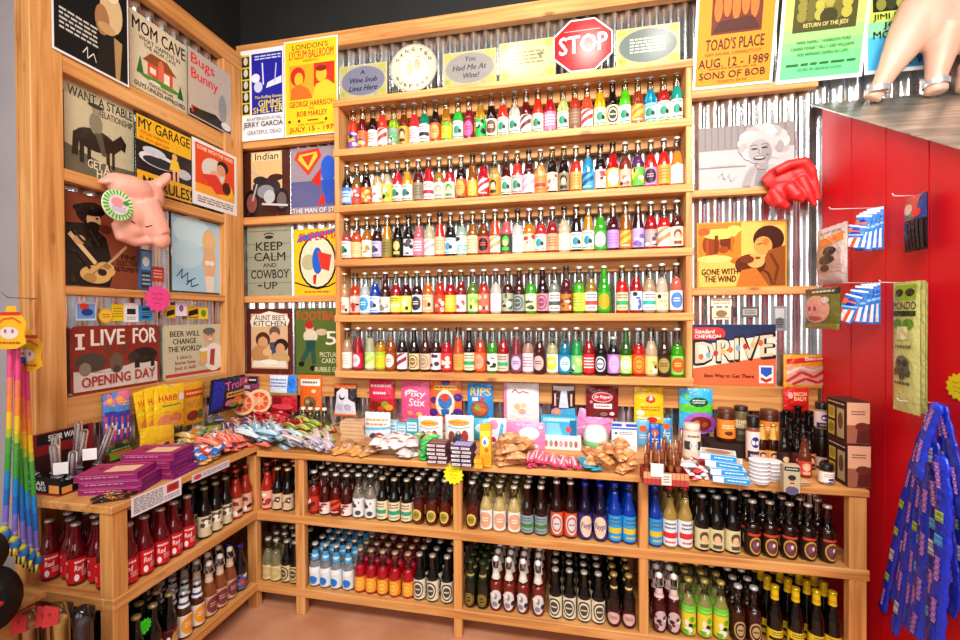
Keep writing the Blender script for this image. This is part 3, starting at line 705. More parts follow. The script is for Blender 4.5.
def place_block(kind, pos, rz, nrows, step, place, total_rows, seed):
    r = random.Random(seed)
    for i, (x, y, z) in enumerate(pos):
        for k in range(total_rows):
            sp = bspec(kind)
            sp['sc'] = (.93, .93, HS.get(kind, .9))
            if kind == 'rootbeer': sp['lab'] = dict(z0=.012, z1=.1, st='x', bg='2a140c', ac='x', span=2.1, extra=ROOTX)
            q = (x + step[0] * k + r.uniform(-.002, .002), y + step[1] * k + r.uniform(-.002, .002) + ((0, -.03, -.006)[min(k, 2 - k % 2)] if kind == 'redwhite' else 0), z + 0.0006)
            a = rz + r.uniform(-.22, .22)
            if k < nrows:
                lab = '%s, %s row, %s from left in %s' % (DESC[kind], RN[k], ORD[i], place)
                w = lab.replace(',', ' ').split()
                if len(pos) == 1: lab = '%s, %s row in %s' % (DESC[kind], RN[k], place)
                elif len(w) > 16: lab = '%s, %s row, %s in %s' % (DESC[kind], RN[k], ORD[i], place)
                bottle(q, a, lab, '%s in the %s' % (DESC[kind], place), **sp)
            else:
                sh = sp.get('shape', 'long')
                parts = [glass_mesh(sh, sp['liq'], sp.get('fill'), sp['tr'])]
                lb = sp.get('lab')
                parts.append(label_mesh(sh, **lb) if isinstance(lb, dict) else label_mesh(sh, *lb))
                if sp.get('neck'): parts.append(neck_mesh(sh, *sp['neck']))
                zc = BP[sh][-1][1]
                parts.append(swing_mesh(zc) if sp.get('swing') else cap_mesh(sp['cap'], zc + .001))
                gather('r', parts, Matrix.Translation(q) @ Matrix.Rotation(a, 4, 'Z') @ Matrix.Diagonal((*sp['sc'], 1)))
YF = -0.452
BX = [(.477, .686), (.733, 1.461), (1.498, 2.234), (2.27, 2.969)] * 2
for bi, (place, z, py, nr, data) in enumerate(BAYS):
    ents = [e.split(':') for e in data.split()]
    xs = [onY(float(px), py, YF).x for k, pxs in ents for px in pxs.split(',')]
    lo, hi = BX[bi][0] + .0295, BX[bi][1] - .0295
    for _ in range(40):
        xs = relax(xs, .0556)
        xs = [min(max(x, lo), hi) for x in xs]
    c = 0
    for kind, pxs in ents:
        n = len(pxs.split(','))
        pos = [(x, YF, z) for x in xs[c:c + n]]; c += n
        n_ind = nr if kind not in ('citrus', 'brownring', 'swingred') else min(nr, 2)
        place_block(kind, pos, 0.0, n_ind, (0, 0.062), place, 6, bi * 31 + len(kind))
XF = 0.438
LB = [
 ('upper left counter shelf', 0.478, 'redwhite:-1.082,-1.022,-.962,-.902,-.842 creamblack:-.76,-.70,-.64 redpeach:-.58,-.52', 2),
 ('lower left counter shelf', 0.13, 'startag:-1.06,-.995,-.93 stubby:-.865,-.80 swingpeach:-.74,-.68,-.62 bluecap:-.56', 1),
]
for place, z, data, nr in LB:
    for ent in data.split():
        kind, ys = ent.split(':')
        pos = [(XF, float(y), z) for y in ys.split(',')]
        place_block(kind, pos, PI / 2 - 0.3, nr, (-0.062, 0), place, 6, len(ent))
# the rows of bottles behind, one mass
mats = []; vs = []; fs = []; mi = []; cols = []
mb = MB(); mlist = []
for parts, M in REAR['r']:
    for me in parts:
        ca = me.color_attributes['Col'].data
        off = []
        for m in me.materials:
            if m not in mlist: mlist.append(m)
            off.append(mlist.index(m))
        o = len(mb.v)
        mb.v.extend(tuple(M @ v.co) for v in me.vertices)
        for p in me.polygons:
            mb.f.append(tuple(o + k for k in p.vertices)); mb.c.append(tuple(ca[p.loop_start].color)); mb.m.append(off[p.material_index]); mb.s.append(p.use_smooth)
o = mb.build('bottle_rows', mlist)
tag(o, 'dense rows of dark soda bottles packed behind the front bottles inside the counters', 'bottles', None, 'stuff')

# ================================================================== posters and tin signs
def bust(cx, cy, s, skin, hair, cloth, long=False):
    """a plain head-and-shoulders figure"""
    r = [('e', cx, cy - .62 * s, .62 * s, .42 * s, cloth)]
    if long: r.append(('e', cx, cy - .05 * s, .42 * s, .52 * s, hair))
    r += [('e', cx, cy + .1 * s, .33 * s, .4 * s, hair), ('r', cx - .1 * s, cy - .4 * s, cx + .1 * s, cy - .1 * s, skin), ('e', cx + .03 * s, cy, .23 * s, .31 * s, skin),
          ('e', cx - .05 * s, cy + .04 * s, .04 * s, .025 * s, '2a2020'), ('e', cx + .12 * s, cy + .04 * s, .04 * s, .025 * s, '2a2020'), ('e', cx + .04 * s, cy - .15 * s, .08 * s, .03 * s, hair)]
    return r
RZ = {'B': 0.0, 'L': PI / 2, 'R': -PI / 2}
def pick(wall, p, d):
    return onY(p[0], p[1], -d) if wall == 'B' else (onX(p[0], p[1], d) if wall == 'L' else onX(p[0], p[1], XR - d))
GIRT = [2.458, 1.997, 1.5385, 1.0975, 2.479, 2.0155, 1.5405, 2.5085, 2.0185, 1.5425, 1.067, 2.607]
def poster(name, label, cat, wall, c, base, specs, d=0.0, mat=None, th=0.002, rx=0.0, h=None, shape=None, group=None, snap=True, wmul=1.0, back=None):
    """c: TL, TR, BR, BL pixels of the front face; d: distance of the back from the wall plane"""
    P = [pick(wall, q, d + th) for q in c]
    ax = {'B': Vector((1, 0, 0)), 'L': Vector((0, 1, 0)), 'R': Vector((0, -1, 0))}[wall]
    w = (((P[1] - P[0]).dot(ax) + (P[2] - P[3]).dot(ax)) / 2) * wmul
    zt = (P[0].z + P[1].z) / 2; zb = (P[2].z + P[3].z) / 2
    if h: zt = zb + h
    if snap:
        g = min(GIRT, key=lambda g: abs(g - zb))
        if abs(g - zb) < 0.04: zb = g + 0.0004
    hh = zt - zb
    m = sum(((p for p in P)), Vector()) / 4
    loc = {'B': (m.x, -d, zb), 'L': (d, m.y, zb), 'R': (XR - d, m.y, zb)}[wall]
    t = thing(name, label, cat, loc, RZ[wall], group, rx)
    mb = MB()
    pl = shape(w, hh) if shape else [(-w / 2, 0), (w / 2, 0), (w / 2, hh), (-w / 2, hh)]
    mb.prism(pl, -th, -0.0002, base)
    mb.build('panel', mat or PAPER, t)
    if specs:
        def surf(u, v, off): return ((u - .5) * w, -th - off, v * hh)
        link('print', art_mesh('print', specs, w, hh, surf, mat or PAPER), t)
    return t
def rrect(r=0.08):
    def f(w, h):
        q = min(w, h) * r; o = []
        for cx, cz, a in ((w / 2 - q, q, -PI / 2), (w / 2 - q, h - q, 0), (-w / 2 + q, h - q, PI / 2), (-w / 2 + q, q, PI)):
            for k in range(5): o.append((cx + q * math.cos(a + k * PI / 8), cz + q * math.sin(a + k * PI / 8)))
        return o
    return f
BR1 = '2a1d14'
# ---- left wall
poster('poster', 'black poster with pale handwritten quote hung highest at end of left wall', 'poster', 'L', [(51.5, -71), (128.5, -16), (128.5, 86), (51.5, 49)], 'ece8ea',
  [('r', .02, .02, .98, .98, '0a0808'), ('l', .08, .2, .56, .4, 5, 'c8c2b8'), ('w', [(.36, .1), (.42, .17), (.42, .07), (.5, .14), (.54, .06), (.64, .1)], .01, 'e0dcd4'),
   ('e', .75, .62, .16, .2, 'd8b888'), ('e', .75, .84, .12, .13, 'e8d4a8'), ('e', .62, .5, .1, .14, 'a8764a'), ('p', [(.6, .36), (.86, .4), (.9, .02), (.52, .02)], '1d1512'), ('p', [(.78, .4), (.9, .38), (.86, .02), (.8, .02)], 'b08a5a'), ('e', .68, .44, .12, .05, 'c89a6a')], d=.0465, snap=False)
poster('tin_sign', 'cream tin sign reading MOM CAVE above a small red house', 'sign', 'L', [(128.5, 9), (186, 44), (188, 113), (130.5, 86)], 'd8c8a8',
  [('r', .03, .02, .97, .98, 'dccdb0'), ('t', 'MOM CAVE', .04, .76, .96, .93, BR1), ('t', 'WHAT HAPPENS IN', .14, .67, .86, .73, BR1), ('t', 'THE MOM CAVE', .22, .6, .78, .655, BR1), ('p', [(.28, .26), (.72, .26), (.72, .44), (.28, .44)], 'd84a3a'), ('p', [(.2, .43), (.8, .43), (.62, .57), (.34, .57)], '8a4a2a'),
   ('r', .32, .3, .42, .38, 'f0e4d4'), ('r', .56, .26, .66, .4, 'f4e8dc'), ('p', [(.46, .26), (.56, .26), (.56, .5), (.51, .55), (.46, .5)], 'e06a50'), ('p', [(.1, .22), (.22, .22), (.16, .46)], '2a6a32'), ('p', [(.8, .16), (.92, .16), (.86, .36)], '2a6a32'), ('e', .5, .22, .34, .04, '4a8a3a'),
   ('e', .4, .19, .1, .02, 'e8e4d8'), ('t', 'STAYS IN THE CAVE', .3, .12, .72, .16, BR1), ('t', 'GUYS UNLESS APPROVED', .06, .04, .94, .1, BR1)], mat=TIN)
poster('tin_sign', 'grey tin sign with two red words, highest and nearest the corner post', 'sign', 'L', [(186.5, 46), (229, 73), (233, 138), (190, 113)], 'b8aaa0',
  [('r', .02, .02, .98, .98, 'b9aca2'), ('t', 'Bugs', .06, .74, .58, .94, 'd81a2a'), ('t', 'Bunny', .06, .52, .66, .72, 'd81a2a'), ('r', 0.02, .02, .98, .1, '1a1414'), ('r', .06, .06, .24, .16, 'c01a22'), ('p', [(.1, .02), (.98, .02), (.98, .06), (.6, .2), (.1, .14)], '1c1616'), ('e', .78, .36, .1, .22, '8e8c92'), ('e', .86, .1, .12, .06, 'd8d4d0')], mat=TIN, d=.0428, snap=False)
poster('tin_sign', 'sepia tin sign WANT A STABLE RELATIONSHIP with a rider on horseback', 'sign', 'L', [(62, 66), (134, 110), (136, 188), (63, 171.5)], '3a3428',
  [('r', .02, .02, .98, .98, 'c8bb98'), ('e', .2, .9, .3, .1, 'b4a682'), ('t', 'WANT A STABLE', .06, .8, .96, .9, '221c14'), ('t', 'RELATIONSHIP', .46, .7, .96, .77, '221c14'),
   ('p', [(0.02, .02), (.98, .02), (.98, .22), (.5, .2), (.02, .3)], '6a614a'), ('e', .42, .42, .28, .12, '2a2018'), ('p', [(.6, .44), (.78, .58), (.86, .5), (.84, .4), (.78, .42), (.68, .34)], '2a2018'), ('r', .2, .14, .26, .38, '2a2018'), ('r', .3, .14, .35, .36, '2a2018'), ('r', .56, .14, .61, .38, '2a2018'), ('r', .64, .16, .68, .36, '2a2018'), ('p', [(.12, .44), (.2, .48), (.18, .2), (.1, .2)], '2a2018'),
   ('e', .42, .6, .09, .12, '8a7f68'), ('e', .42, .74, .05, .05, 'a08a70'), ('e', .42, .79, .11, .025, '2e2418'), ('p', [(.4, .5), (.5, .52), (.56, .28), (.5, .28)], '5a5040'), ('t', 'GET A', .3, .11, .6, .2, 'e8dcc0'), ('t', 'HORSE', .42, .02, .8, .12, 'e8dcc0')], mat=TIN)
poster('tin_sign', 'yellow and black tin sign reading MY GARAGE, MY RULES!', 'sign', 'L', [(135, 111), (190.5, 138), (193, 206), (137, 187)], '1a1a1a',
  [('r', .01, .01, .99, .99, '1c1c1e'), ('r', .01, .66, .99, .99, 'e8b020'), ('r', .01, .01, .99, .26, 'e2a81e'), ('t', 'MY GARAGE', .04, .82, .96, .96, '14120f'), ('t', 'What happens', .06, .74, .56, .8, 'd8401e'), ('t', 'in the garage', .06, .67, .56, .73, 'd8401e'),
   ('e', .38, .46, .34, .1, 'd8dade'), ('e', .4, .44, .3, .07, '2a2c30'), ('e', .3, .56, .2, .06, 'c8ccd4'), ('e', .84, .4, .14, .07, 'b8bcc4'), ('e', .66, .6, .05, .05, 'e0a878'), ('p', [(.6, .56), (.72, .56), (.78, .4), (.56, .4)], 'e8c030'), ('r', .62, .26, .67, .42, 'e0a878'), ('r', .7, .26, .74, .42, 'e0a878'), ('t', 'MY RULES!', .1, .04, .98, .2, '14120f')], d=.0405, mat=TIN, snap=False)
poster('poster', 'small orange-red film poster with a kissing couple in white frame', 'poster', 'L', [(190.5, 134), (236, 158.5), (237.5, 218), (194, 202)], 'eae6e2',
  [('r', .06, .2, .94, .95, 'e2481c'), ('r', .06, .2, .94, .34, 'f0a030'), ('e', .7, .36, .2, .14, 'f2b83a'), ('t', 'GONE WITH THE WIND', .1, .86, .9, .92, 'f8e8c8'), ('e', .45, .6, .26, .2, 'd8d0c8'), ('e', .66, .72, .13, .1, '2a1814'), ('e', .62, .66, .1, .09, 'd89870'), ('e', .48, .52, .12, .1, 'e0a888'), ('p', [(.2, .5), (.5, .56), (.8, .3), (.5, .26)], 'd83a2a'), ('e', .74, .4, .1, .1, '4a1c14'), ('l', .1, .05, .9, .16, 3, '8a6a5a')], d=.0405, snap=False)
poster('tin_sign', 'brick-red tin sign FINE ELECTRIC INSTRUMENTS with a bearded guitar player', 'sign', 'L', [(62.5, 191), (139, 206), (140, 288), (65, 286)], '7a3a24',
  [('r', .01, .01, .99, .99, '84402a'), ('e', .3, .8, .16, .12, '1c1210'), ('e', .36, .74, .09, .1, 'c89a70'), ('e', .36, .67, .09, .05, '1c1210'), ('p', [(.02, .66), (.3, .7), (.52, .56), (.62, .2), (.56, .01), (.02, .01)], '17120f'), ('w', [(.06, .56), (.38, .26)], .05, 'e0c08a'), ('e', .38, .14, .2, .1, 'd8aa6a'), ('e', .5, .2, .14, .09, 'd8aa6a'), ('w', [(.34, .1), (.8, .5)], .035, 'd8b080'), ('e', .46, .17, .06, .04, '2a1c14'), ('e', .18, .5, .07, .05, 'c89a70'),
   ('t', 'FINE', .72, .34, .94, .4, '2a120c'), ('t', 'ELECTRIC', .66, .27, .98, .33, '2a120c'), ('t', 'INSTRUMENTS', .62, .2, .98, .255, '2a120c'), ('w', [(.4, .86), (.5, .9), (.56, .84), (.6, .9)], .014, '2a120c'), ('w', [(.1, .6), (.2, .5), (.34, .44)], .03, '2e2520'), ('w', [(.3, .62), (.42, .46)], .03, '30281f'), ('e', .3, .84, .2, .06, '0e0a08'), ('e', .36, .88, .1, .05, '16100c'), ('e', .395, .76, .02, .01, '1c1210'), ('w', [(.3, .12), (.7, .42)], .006, '5a3a1c'), ('e', .52, .24, .05, .03, 'a87a44'), ('e', .3, .1, .08, .05, 'b8864c'), ('e', .5, .66, .08, .05, '5a2818'), ('w', [(.02, .4), (.16, .36), (.3, .2)], .04, '241a14')], mat=TIN)
poster('poster', 'pale blue signed poster of a long-haired blonde woman beside the pig mask', 'poster', 'L', [(170, 213.5), (222, 222), (222.5, 295), (171, 291.5)], '4a4848',
  [('r', .02, .02, .98, .98, 'a8d0e8'), ('e', .4, .8, .36, .2, 'c8e4f2'), ('e', .3, .5, .3, .18, 'bcdcee'), ('e', .72, .7, .14, .18, 'e0c078'), ('e', .72, .74, .07, .09, 'ecb890'), ('p', [(.62, .62), (.82, .62), (.86, .4), (.78, .02), (.66, .02), (.58, .4)], 'e0b088'), ('e', .68, .42, .05, .035, 'f0e8e0'), ('e', .77, .42, .05, .035, 'f0e8e0'), ('p', [(.62, .24), (.82, .24), (.8, .02), (.66, .02)], 'e8d8c8'),
   ('w', [(.1, .2), (.2, .3), (.18, .18), (.3, .26), (.28, .14), (.44, .2)], .014, '1c2c50'), ('w', [(.26, .1), (.36, .17), (.36, .08), (.5, .12)], .014, '1c2c50')])
poster('tin_sign', 'rust-red tin sign I LIVE FOR OPENING DAY with deer and bear', 'sign', 'L', [(67, 326.5), (158.5, 324.5), (160, 385), (73, 399)], '8a2c24',
  [('p', [(.03, .04), (.97, .04), (.97, .36), (.8, .44), (.6, .36), (.4, .34), (.2, .3), (.03, .34)], 'd4ccc4'), ('r', .075, .66, .115, .88, 'ece4dc'), ('r', .05, .85, .14, .885, 'ece4dc'), ('r', .05, .655, .14, .69, 'ece4dc'), ('t', 'LIVE', .2, .7, .56, .94, 'ece4dc'), ('t', 'FOR', .66, .7, .95, .95, 'ece4dc'),
   ('e', .2, .46, .16, .14, '4a3e38'), ('e', .14, .36, .06, .1, '8a7a70'), ('e', .8, .5, .17, .13, '2c2420'), ('e', .67, .48, .07, .09, '3a302a'), ('r', .68, .3, .74, .44, '2c2420'), ('r', .88, .3, .93, .44, '2c2420'), ('e', .47, .42, .08, .16, '6a5446'), ('e', .47, .32, .04, .06, '4a3a30'), ('w', [(.44, .54), (.36, .6), (.34, .72)], .02, '5a4638'), ('w', [(.5, .54), (.58, .6), (.6, .72)], .02, '5a4638'), ('w', [(.37, .6), (.42, .7)], .015, '5a4638'), ('w', [(.57, .6), (.52, .7)], .015, '5a4638'),
   ('t', 'OPENING', .1, .09, .62, .24, 'b02a20', 0, .02), ('t', 'DAY', .68, .12, .93, .27, 'b02a20')], mat=TIN, shape=rrect())
poster('tin_sign', 'cream tin sign BEER WILL CHANGE THE WORLD with a smiling man', 'sign', 'L', [(161, 325.5), (222, 323.5), (226.5, 374), (165, 384)], 'c8bfa0',
  [('r', .03, .04, .97, .97, 'ccc4a6'), ('r', .03, .04, .97, .1, 'b83a34'), ('t', 'BEER WILL', .1, .78, .56, .88, '2a241c'), ('t', 'CHANGE', .14, .64, .5, .74, '2a241c'), ('t', 'THE WORLD!', .07, .5, .58, .6, '2a241c'), ('t', "I don't", .2, .36, .42, .43, 'a83a30'), ('t', 'know how', .17, .26, .48, .33, 'a83a30'), ('t', 'but it will', .17, .16, .48, .23, 'a83a30')] +
  [('e', .8, .34, .18, .28, 'ece6de'), ('e', .72, .76, .1, .15, 'd8a888'), ('e', .72, .86, .11, .07, '6a6460'), ('e', .7, .78, .015, .012, '2a2020'), ('e', .76, .78, .015, .012, '2a2020'), ('e', .74, .7, .04, .012, 'f4ece4'), ('p', [(.74, .5), (.82, .5), (.8, .16), (.72, .2)], 'b03a3a'), ('r', .56, .22, .68, .5, 'e0b050'), ('e', .62, .5, .07, .04, 'f4eee4'), ('e', .6, .26, .07, .06, 'd8a888')], mat=TIN, shape=rrect())
# small cards pinned on the metal of the left wall
for (x0, y0, x1, y1, base, sp, lb) in [
  (76, 302, 96, 320.5, 'c8d8ee', [('r', .05, .1, .95, .9, '6a9ad8'), ('e', .4, .75, .25, .18, 'd83a2a'), ('e', .55, .45, .3, .2, '2a3a8a')], 'blue and white card with red oval pinned above the opening-day sign'),
  (112, 304, 124, 321, 'e8c820', [('l', .1, .2, .9, .8, 4, 'a06a1a')], 'plain yellow card with brown print pinned left of white card'),
  (124, 303, 138.5, 322, 'ece6ee', [('r', .2, .4, .8, .7, '2a2024'), ('l', .2, .1, .8, .3, 2, '888')], 'white card with black printed square pinned on left wall metal'),
  (139, 306, 152, 320.5, '2a8ad8', [('r', .2, .15, .8, .85, '14385a'), ('l', .2, .3, .8, .7, 3, '6ab8e8')], 'bright blue card pinned under the pink star'),
  (165, 305, 175.5, 318, 'e0b820', [('p', [(.1, .1), (.9, .3), (.9, .7), (.2, .5)], '1c1814')], 'yellow card with black diagonal pinned right of the pink star'),
  (175.5, 302, 187, 316, 'ece2f0', [('e', .5, .55, .2, .25, '8a5ab0')], 'white card with purple dot pinned above the beer sign'),
  (187.5, 306, 199, 319, 'e0a820', [('p', [(.05, .2), (.95, .4), (.9, .8), (.1, .6)], '14120f'), ('l', .1, .05, .9, .2, 1, '333')], 'yellow card with black car shape pinned above the beer sign'),
  (199, 307.5, 208, 319, 'e8d030', [('e', .5, .5, .3, .3, '6a8a2a')], 'small yellow card with green dot, nearest to the corner post')]:
    poster('postcard', lb, 'card', 'L', [(x0, y0), (x1, y0), (x1, y1), (x0, y1)], base, sp, d=-.001, snap=False, group='cards pinned on the left wall')
poster('round_badge', 'round yellow badge pinned between the cards on left wall', 'badge', 'L', [(98.5, 308), (113.5, 308), (113.5, 323.5), (98.5, 323.5)], 'd8a02a', [('e', .5, .5, .4, .4, 'ecc440'), ('l', .25, .35, .75, .65, 2, 'b04a1a')], d=.0, snap=False, shape=lambda w, h: [(x - w / 2, z) for x, z in ellpts(w / 2, h / 2, w / 2, h / 2, 24)])
poster('box_card', 'blue printed carton hanging between the guitar and blonde posters', 'carton', 'L', [(140, 249), (151.5, 250), (152, 286.5), (140.5, 286)], '3a5a8a', [('r', .1, .5, .9, .95, '6aa0d0'), ('e', .5, .7, .3, .12, 'e8eef4'), ('r', .1, .05, .9, .45, '2a3444'), ('l', .15, .1, .85, .4, 3, 'a8b8c8')], d=.002, th=.012)
poster('price_card', 'small red price card on the metal below the pig mask', 'card', 'L', [(151.5, 267), (164, 267), (164, 281.5), (151.5, 281.5)], 'c83a30', [('l', .15, .2, .85, .85, 3, 'ecc0b0')], d=-.001, snap=False)
# ---- back wall, left of the shelf
poster('poster', 'blue and white concert poster with yellow lettering left of yellow poster', 'poster', 'B', [(240.5, 51.5), (283.5, 45.5), (284, 137.5), (241, 142)], 'eeecf2',
  [('r', .26, .28, .97, .95, '1c1c9c'), ('r', .03, .28, .22, .95, 'd8c81a')] + [('r', .04, .295 + .13 * i, .21, .41 + .13 * i, '1a1a1c') for i in range(5)] + [('e', .13, .36 + .13 * i, .05, .045, 'c8c4bc') for i in range(5)] +
  [('l', .34, .87, .94, .93, 2, 'd0d4f4'), ('e', .36, .68, .1, .05, 'e4e4f8'), ('e', .42, .58, .1, .06, 'c8ccf0'), ('w', [(.52, .84), (.54, .6)], .03, 'd8dcf8'), ('p', [(.6, .56), (.96, .6), (.96, .68), (.64, .62)], 'd8dcf8'), ('w', [(.8, .6), (.84, .82)], .025, 'b8bcec'), ('t', 'The Rolling Stones', .34, .44, .96, .48, 'e8e040'), ('t', 'GIMME', .42, .36, .96, .43, 'ecd82a'), ('t', 'SHELTER', .3, .29, .99, .355, 'ecd82a'),
   ('t', 'AN AFTERNOON IN HELL', .14, .215, .97, .25, '6a6a72'), ('t', 'JERRY GARCIA', .06, .125, .98, .2, '141418'), ('t', 'GRATEFUL DEAD', .16, .06, .95, .105, '8a8a92')], d=.0465, snap=False)
poster('poster', 'yellow concert poster dated JULY 15 with two red musicians', 'poster', 'B', [(283.5, 42.5), (338, 34.5), (338, 133), (285, 137)], 'eee8d8',
  [('r', .025, .015, .975, .985, 'f4c81a'), ('t', "LONDON'S", .16, .9, .82, .955, '7a2414'), ('t', 'LYCEUM BALLROOM', .1, .8, .92, .89, 'c03018'), ('t', 'PRESENTS', .36, .765, .64, .79, '7a2414'), ('r', .1, .38, .94, .74, 'e8a020'), ('r', .56, .5, .94, .74, 'd8301c')] +
  [('e', .26, .62, .14, .1, 'c8281a'), ('e', .28, .59, .08, .07, 'f0b42a'), ('p', [(.12, .38), (.14, .5), (.3, .54), (.46, .48), (.54, .38)], 'e86a1e'), ('e', .7, .62, .1, .08, 'f0b42a'), ('e', .7, .68, .1, .03, '8a1c14'), ('p', [(.52, .38), (.6, .52), (.8, .56), (.94, .5), (.94, .38)], 'f4c030')] +
  [('t', 'GEORGE HARRISON', .1, .3, .93, .36, 'a82a14'), ('t', 'AND', .46, .27, .56, .29, 'a82a14'), ('t', 'BOB MARLEY', .24, .2, .8, .255, 'a82a14'), ('s', .1, .155, .03, .018, 5, '7a2414'), ('s', .28, .155, .03, .018, 5, '7a2414'), ('s', .78, .155, .03, .018, 5, '7a2414'), ('l', .44, .14, .64, .17, 1, '7a2414'), ('t', 'LIVE  IN CONCERT', .26, .105, .78, .125, '8a6a14'), ('t', 'JULY 15 - 1979', .1, .03, .98, .09, 'b02818')], d=.0465, snap=False)
poster('tin_sign', 'brown vintage tin sign showing a dark motorcycle', 'sign', 'B', [(243, 151), (290, 148), (290.5, 213.5), (244, 217.5)], '4a2018',
  [('r', .17, .4, .83, .97, 'e0b880'), ('r', .2, .84, .8, .96, 'f0d8a8'), ('t', 'Indian', .25, .85, .75, .95, '2a1410', .1), ('r', .02, .02, .98, .38, '3a1a14'), ('e', .18, .22, .16, .2, '1a1416'), ('e', .18, .22, .11, .14, '8a4a40'), ('e', .82, .24, .15, .18, '1a1416'), ('e', .82, .24, .1, .12, '6a5a5a'), ('e', .5, .44, .3, .14, '2c2a30'), ('e', .48, .38, .18, .1, '8a8c92'), ('e', .56, .3, .12, .1, 'b8bac0'), ('w', [(.2, .25), (.34, .6), (.2, .7)], .03, 'b0b0b4'), ('e', .7, .58, .16, .05, '3a1c18'), ('e', .36, .55, .14, .06, '1c2024'), ('w', [(.4, .2), (.95, .16)], .03, 'c8c8cc')], mat=TIN)
poster('tin_sign', 'grey-violet tin sign with red and yellow diamond beside motorcycle sign', 'sign', 'B', [(290.5, 149), (338, 145), (338, 212), (291, 214)], '8a7a8a',
  [('r', 0, .5, 1, 1, '988a96'), ('r', 0, .12, 1, .5, '5a5a8a'), ('p', [(.14, .94), (.6, .98), (.66, .86), (.38, .58), (.08, .84)], 'd83a24'), ('p', [(.2, .9), (.56, .93), (.58, .86), (.38, .66), (.16, .83)], 'eec040'), ('p', [(.24, .87), (.5, .9), (.38, .72)], 'd83a24'), ('e', .8, .66, .16, .2, '2a5ac8'), ('p', [(.66, .5), (.94, .5), (.9, .16), (.72, .16)], '2a50b8'), ('p', [(.44, .5), (.66, .7), (.62, .4)], 'c82a20'), ('p', [(.56, .14), (.74, .14), (.7, .32)], 'd02a20'), ('t', 'THE MAN OF STEEL', .04, .03, 1.1, .1, 'e8e0e4')], mat=TIN)
poster('tin_sign', 'sage green plank sign reading KEEP CALM AND COWBOY UP', 'sign', 'B', [(247, 227), (291, 225), (292, 295), (248, 297)], '9a9a84',
  [('r', .0, .185 * i, 1, .185 * i + .008, '6a6a58') for i in range(1, 6)] + [('w', [(.38, .88), (.5, .9), (.62, .88)], .015, '2a2a22'), ('e', .5, .84, .1, .025, '2a2a22'), ('t', 'KEEP', .2, .65, .8, .77, '26261e'), ('t', 'CALM', .16, .5, .86, .62, '26261e'), ('t', 'AND', .36, .41, .66, .47, '26261e'), ('t', 'COWBOY', .08, .25, .94, .37, '26261e'), ('t', 'UP', .38, .1, .68, .2, '26261e'), ('w', [(.24, .15), (.34, .15)], .02, '26261e')], mat=TIN)
poster('tin_sign', 'yellow tin sign with black-rimmed cream oval and arched red title', 'sign', 'B', [(294, 229.5), (338, 227.5), (338, 295.5), (294, 296.5)], 'e8b820',
  [('r', .02, .02, .98, .98, 'ecbe22'), ('e', .54, .5, .43, .4, '1c1814'), ('e', .54, .5, .39, .37, 'e8d8b8'), ('e', .34, .5, .16, .12, 'b8b088'), ('e', .54, .52, .12, .2, '2a5ac0'), ('p', [(.54, .66), (.86, .6), (.8, .36), (.62, .4)], 'd0342a'), ('p', [(.44, .3), (.52, .32), (.5, .16), (.44, .18)], 'c02a24'), ('p', [(.06, .8), (.9, .92), (1, .99), (.14, .9)], '2a6ad0'), ('t', 'SUPERMAN', .12, .8, 1.2, .93, 'c8281e', 0, .06), ('w', [(.02, .2), (.3, .14), (.54, .1), (.8, .14), (.98, .2)], .02, '1c1814'), ('t', 'tortoise', .3, .03, .82, .08, 'c8503a')][:-1] + [('l', .24, .03, .82, .08, 1, 'c8503a')], mat=TIN)
poster('tin_sign', 'maroon-edged tin sign reading KITCHEN with people eating at table', 'sign', 'B', [(246.5, 309), (292, 308), (293, 374), (247, 376)], '5c2220',
  [('r', .1, .08, .9, .92, 'd8b088'), ('p', [(.12, .72), (.9, .74), (.94, .82), (.88, .9), (.5, .96), (.14, .88), (.08, .8)], 'ece4d4'), ('t', "AUNT BEE'S", .18, .82, .84, .9, '6a2420'), ('t', 'KITCHEN', .16, .73, .86, .81, '2a1c18'), ('e', .36, .52, .16, .12, '4a2a1c'), ('e', .36, .47, .11, .1, 'd09a70'), ('e', .62, .64, .12, .09, '6a5048'), ('e', .62, .56, .1, .08, 'd8a880'), ('p', [(.5, .48), (.8, .5), (.78, .3), (.54, .3)], '3a4a6a'), ('e', .76, .44, .15, .1, '2a1c18'), ('e', .74, .38, .1, .09, 'd09a70'), ('e', .3, .3, .2, .14, 'b88a5a'), ('e', .74, .24, .2, .1, 'c8a070'), ('p', [(.12, .1), (.88, .1), (.86, .2), (.16, .2)], 'e8dccc'), ('e', .5, .18, .2, .04, 'f4ecdc'), ('e', .46, .33, .1, .06, 'e0b080')], mat=TIN)
poster('tin_sign', 'green tin sign FOOTBALL 5 PICTURE CARDS BUBBLE GUM with a running player', 'sign', 'B', [(295.5, 309), (338, 307), (338, 373), (295.5, 374)], '4a5a26',
  [('r', .02, .02, .98, .98, '55682c'), ('t', 'FOOTBALL', .04, .82, 1.15, .95, 'c8402a'), ('e', .34, .7, .1, .08, 'd8a880'), ('e', .34, .75, .11, .06, 'b02a24'), ('e', .36, .58, .17, .1, 'd4c8b0'), ('e', .62, .64, .14, .05, 'c8b08a'), ('p', [(.24, .52), (.48, .52), (.46, .34), (.26, .34)], '1c4a44'), ('w', [(.3, .38), (.16, .2)], .1, '24504a'), ('w', [(.42, .38), (.44, .16)], .1, '24504a'), ('e', .14, .16, .07, .04, '1a1814'), ('e', .42, .1, .08, .04, '1a1814'), ('t', '5', .72, .45, .96, .65, 'ece4cc'), ('t', 'PICTURE', .58, .27, 1.02, .34, 'd8d0a8'), ('t', 'CARDS', .62, .18, 1.0, .25, 'd8d0a8'), ('t', 'BUBBLE GUM', .46, .05, 1.1, .12, 'd8d0a8')], mat=TIN)
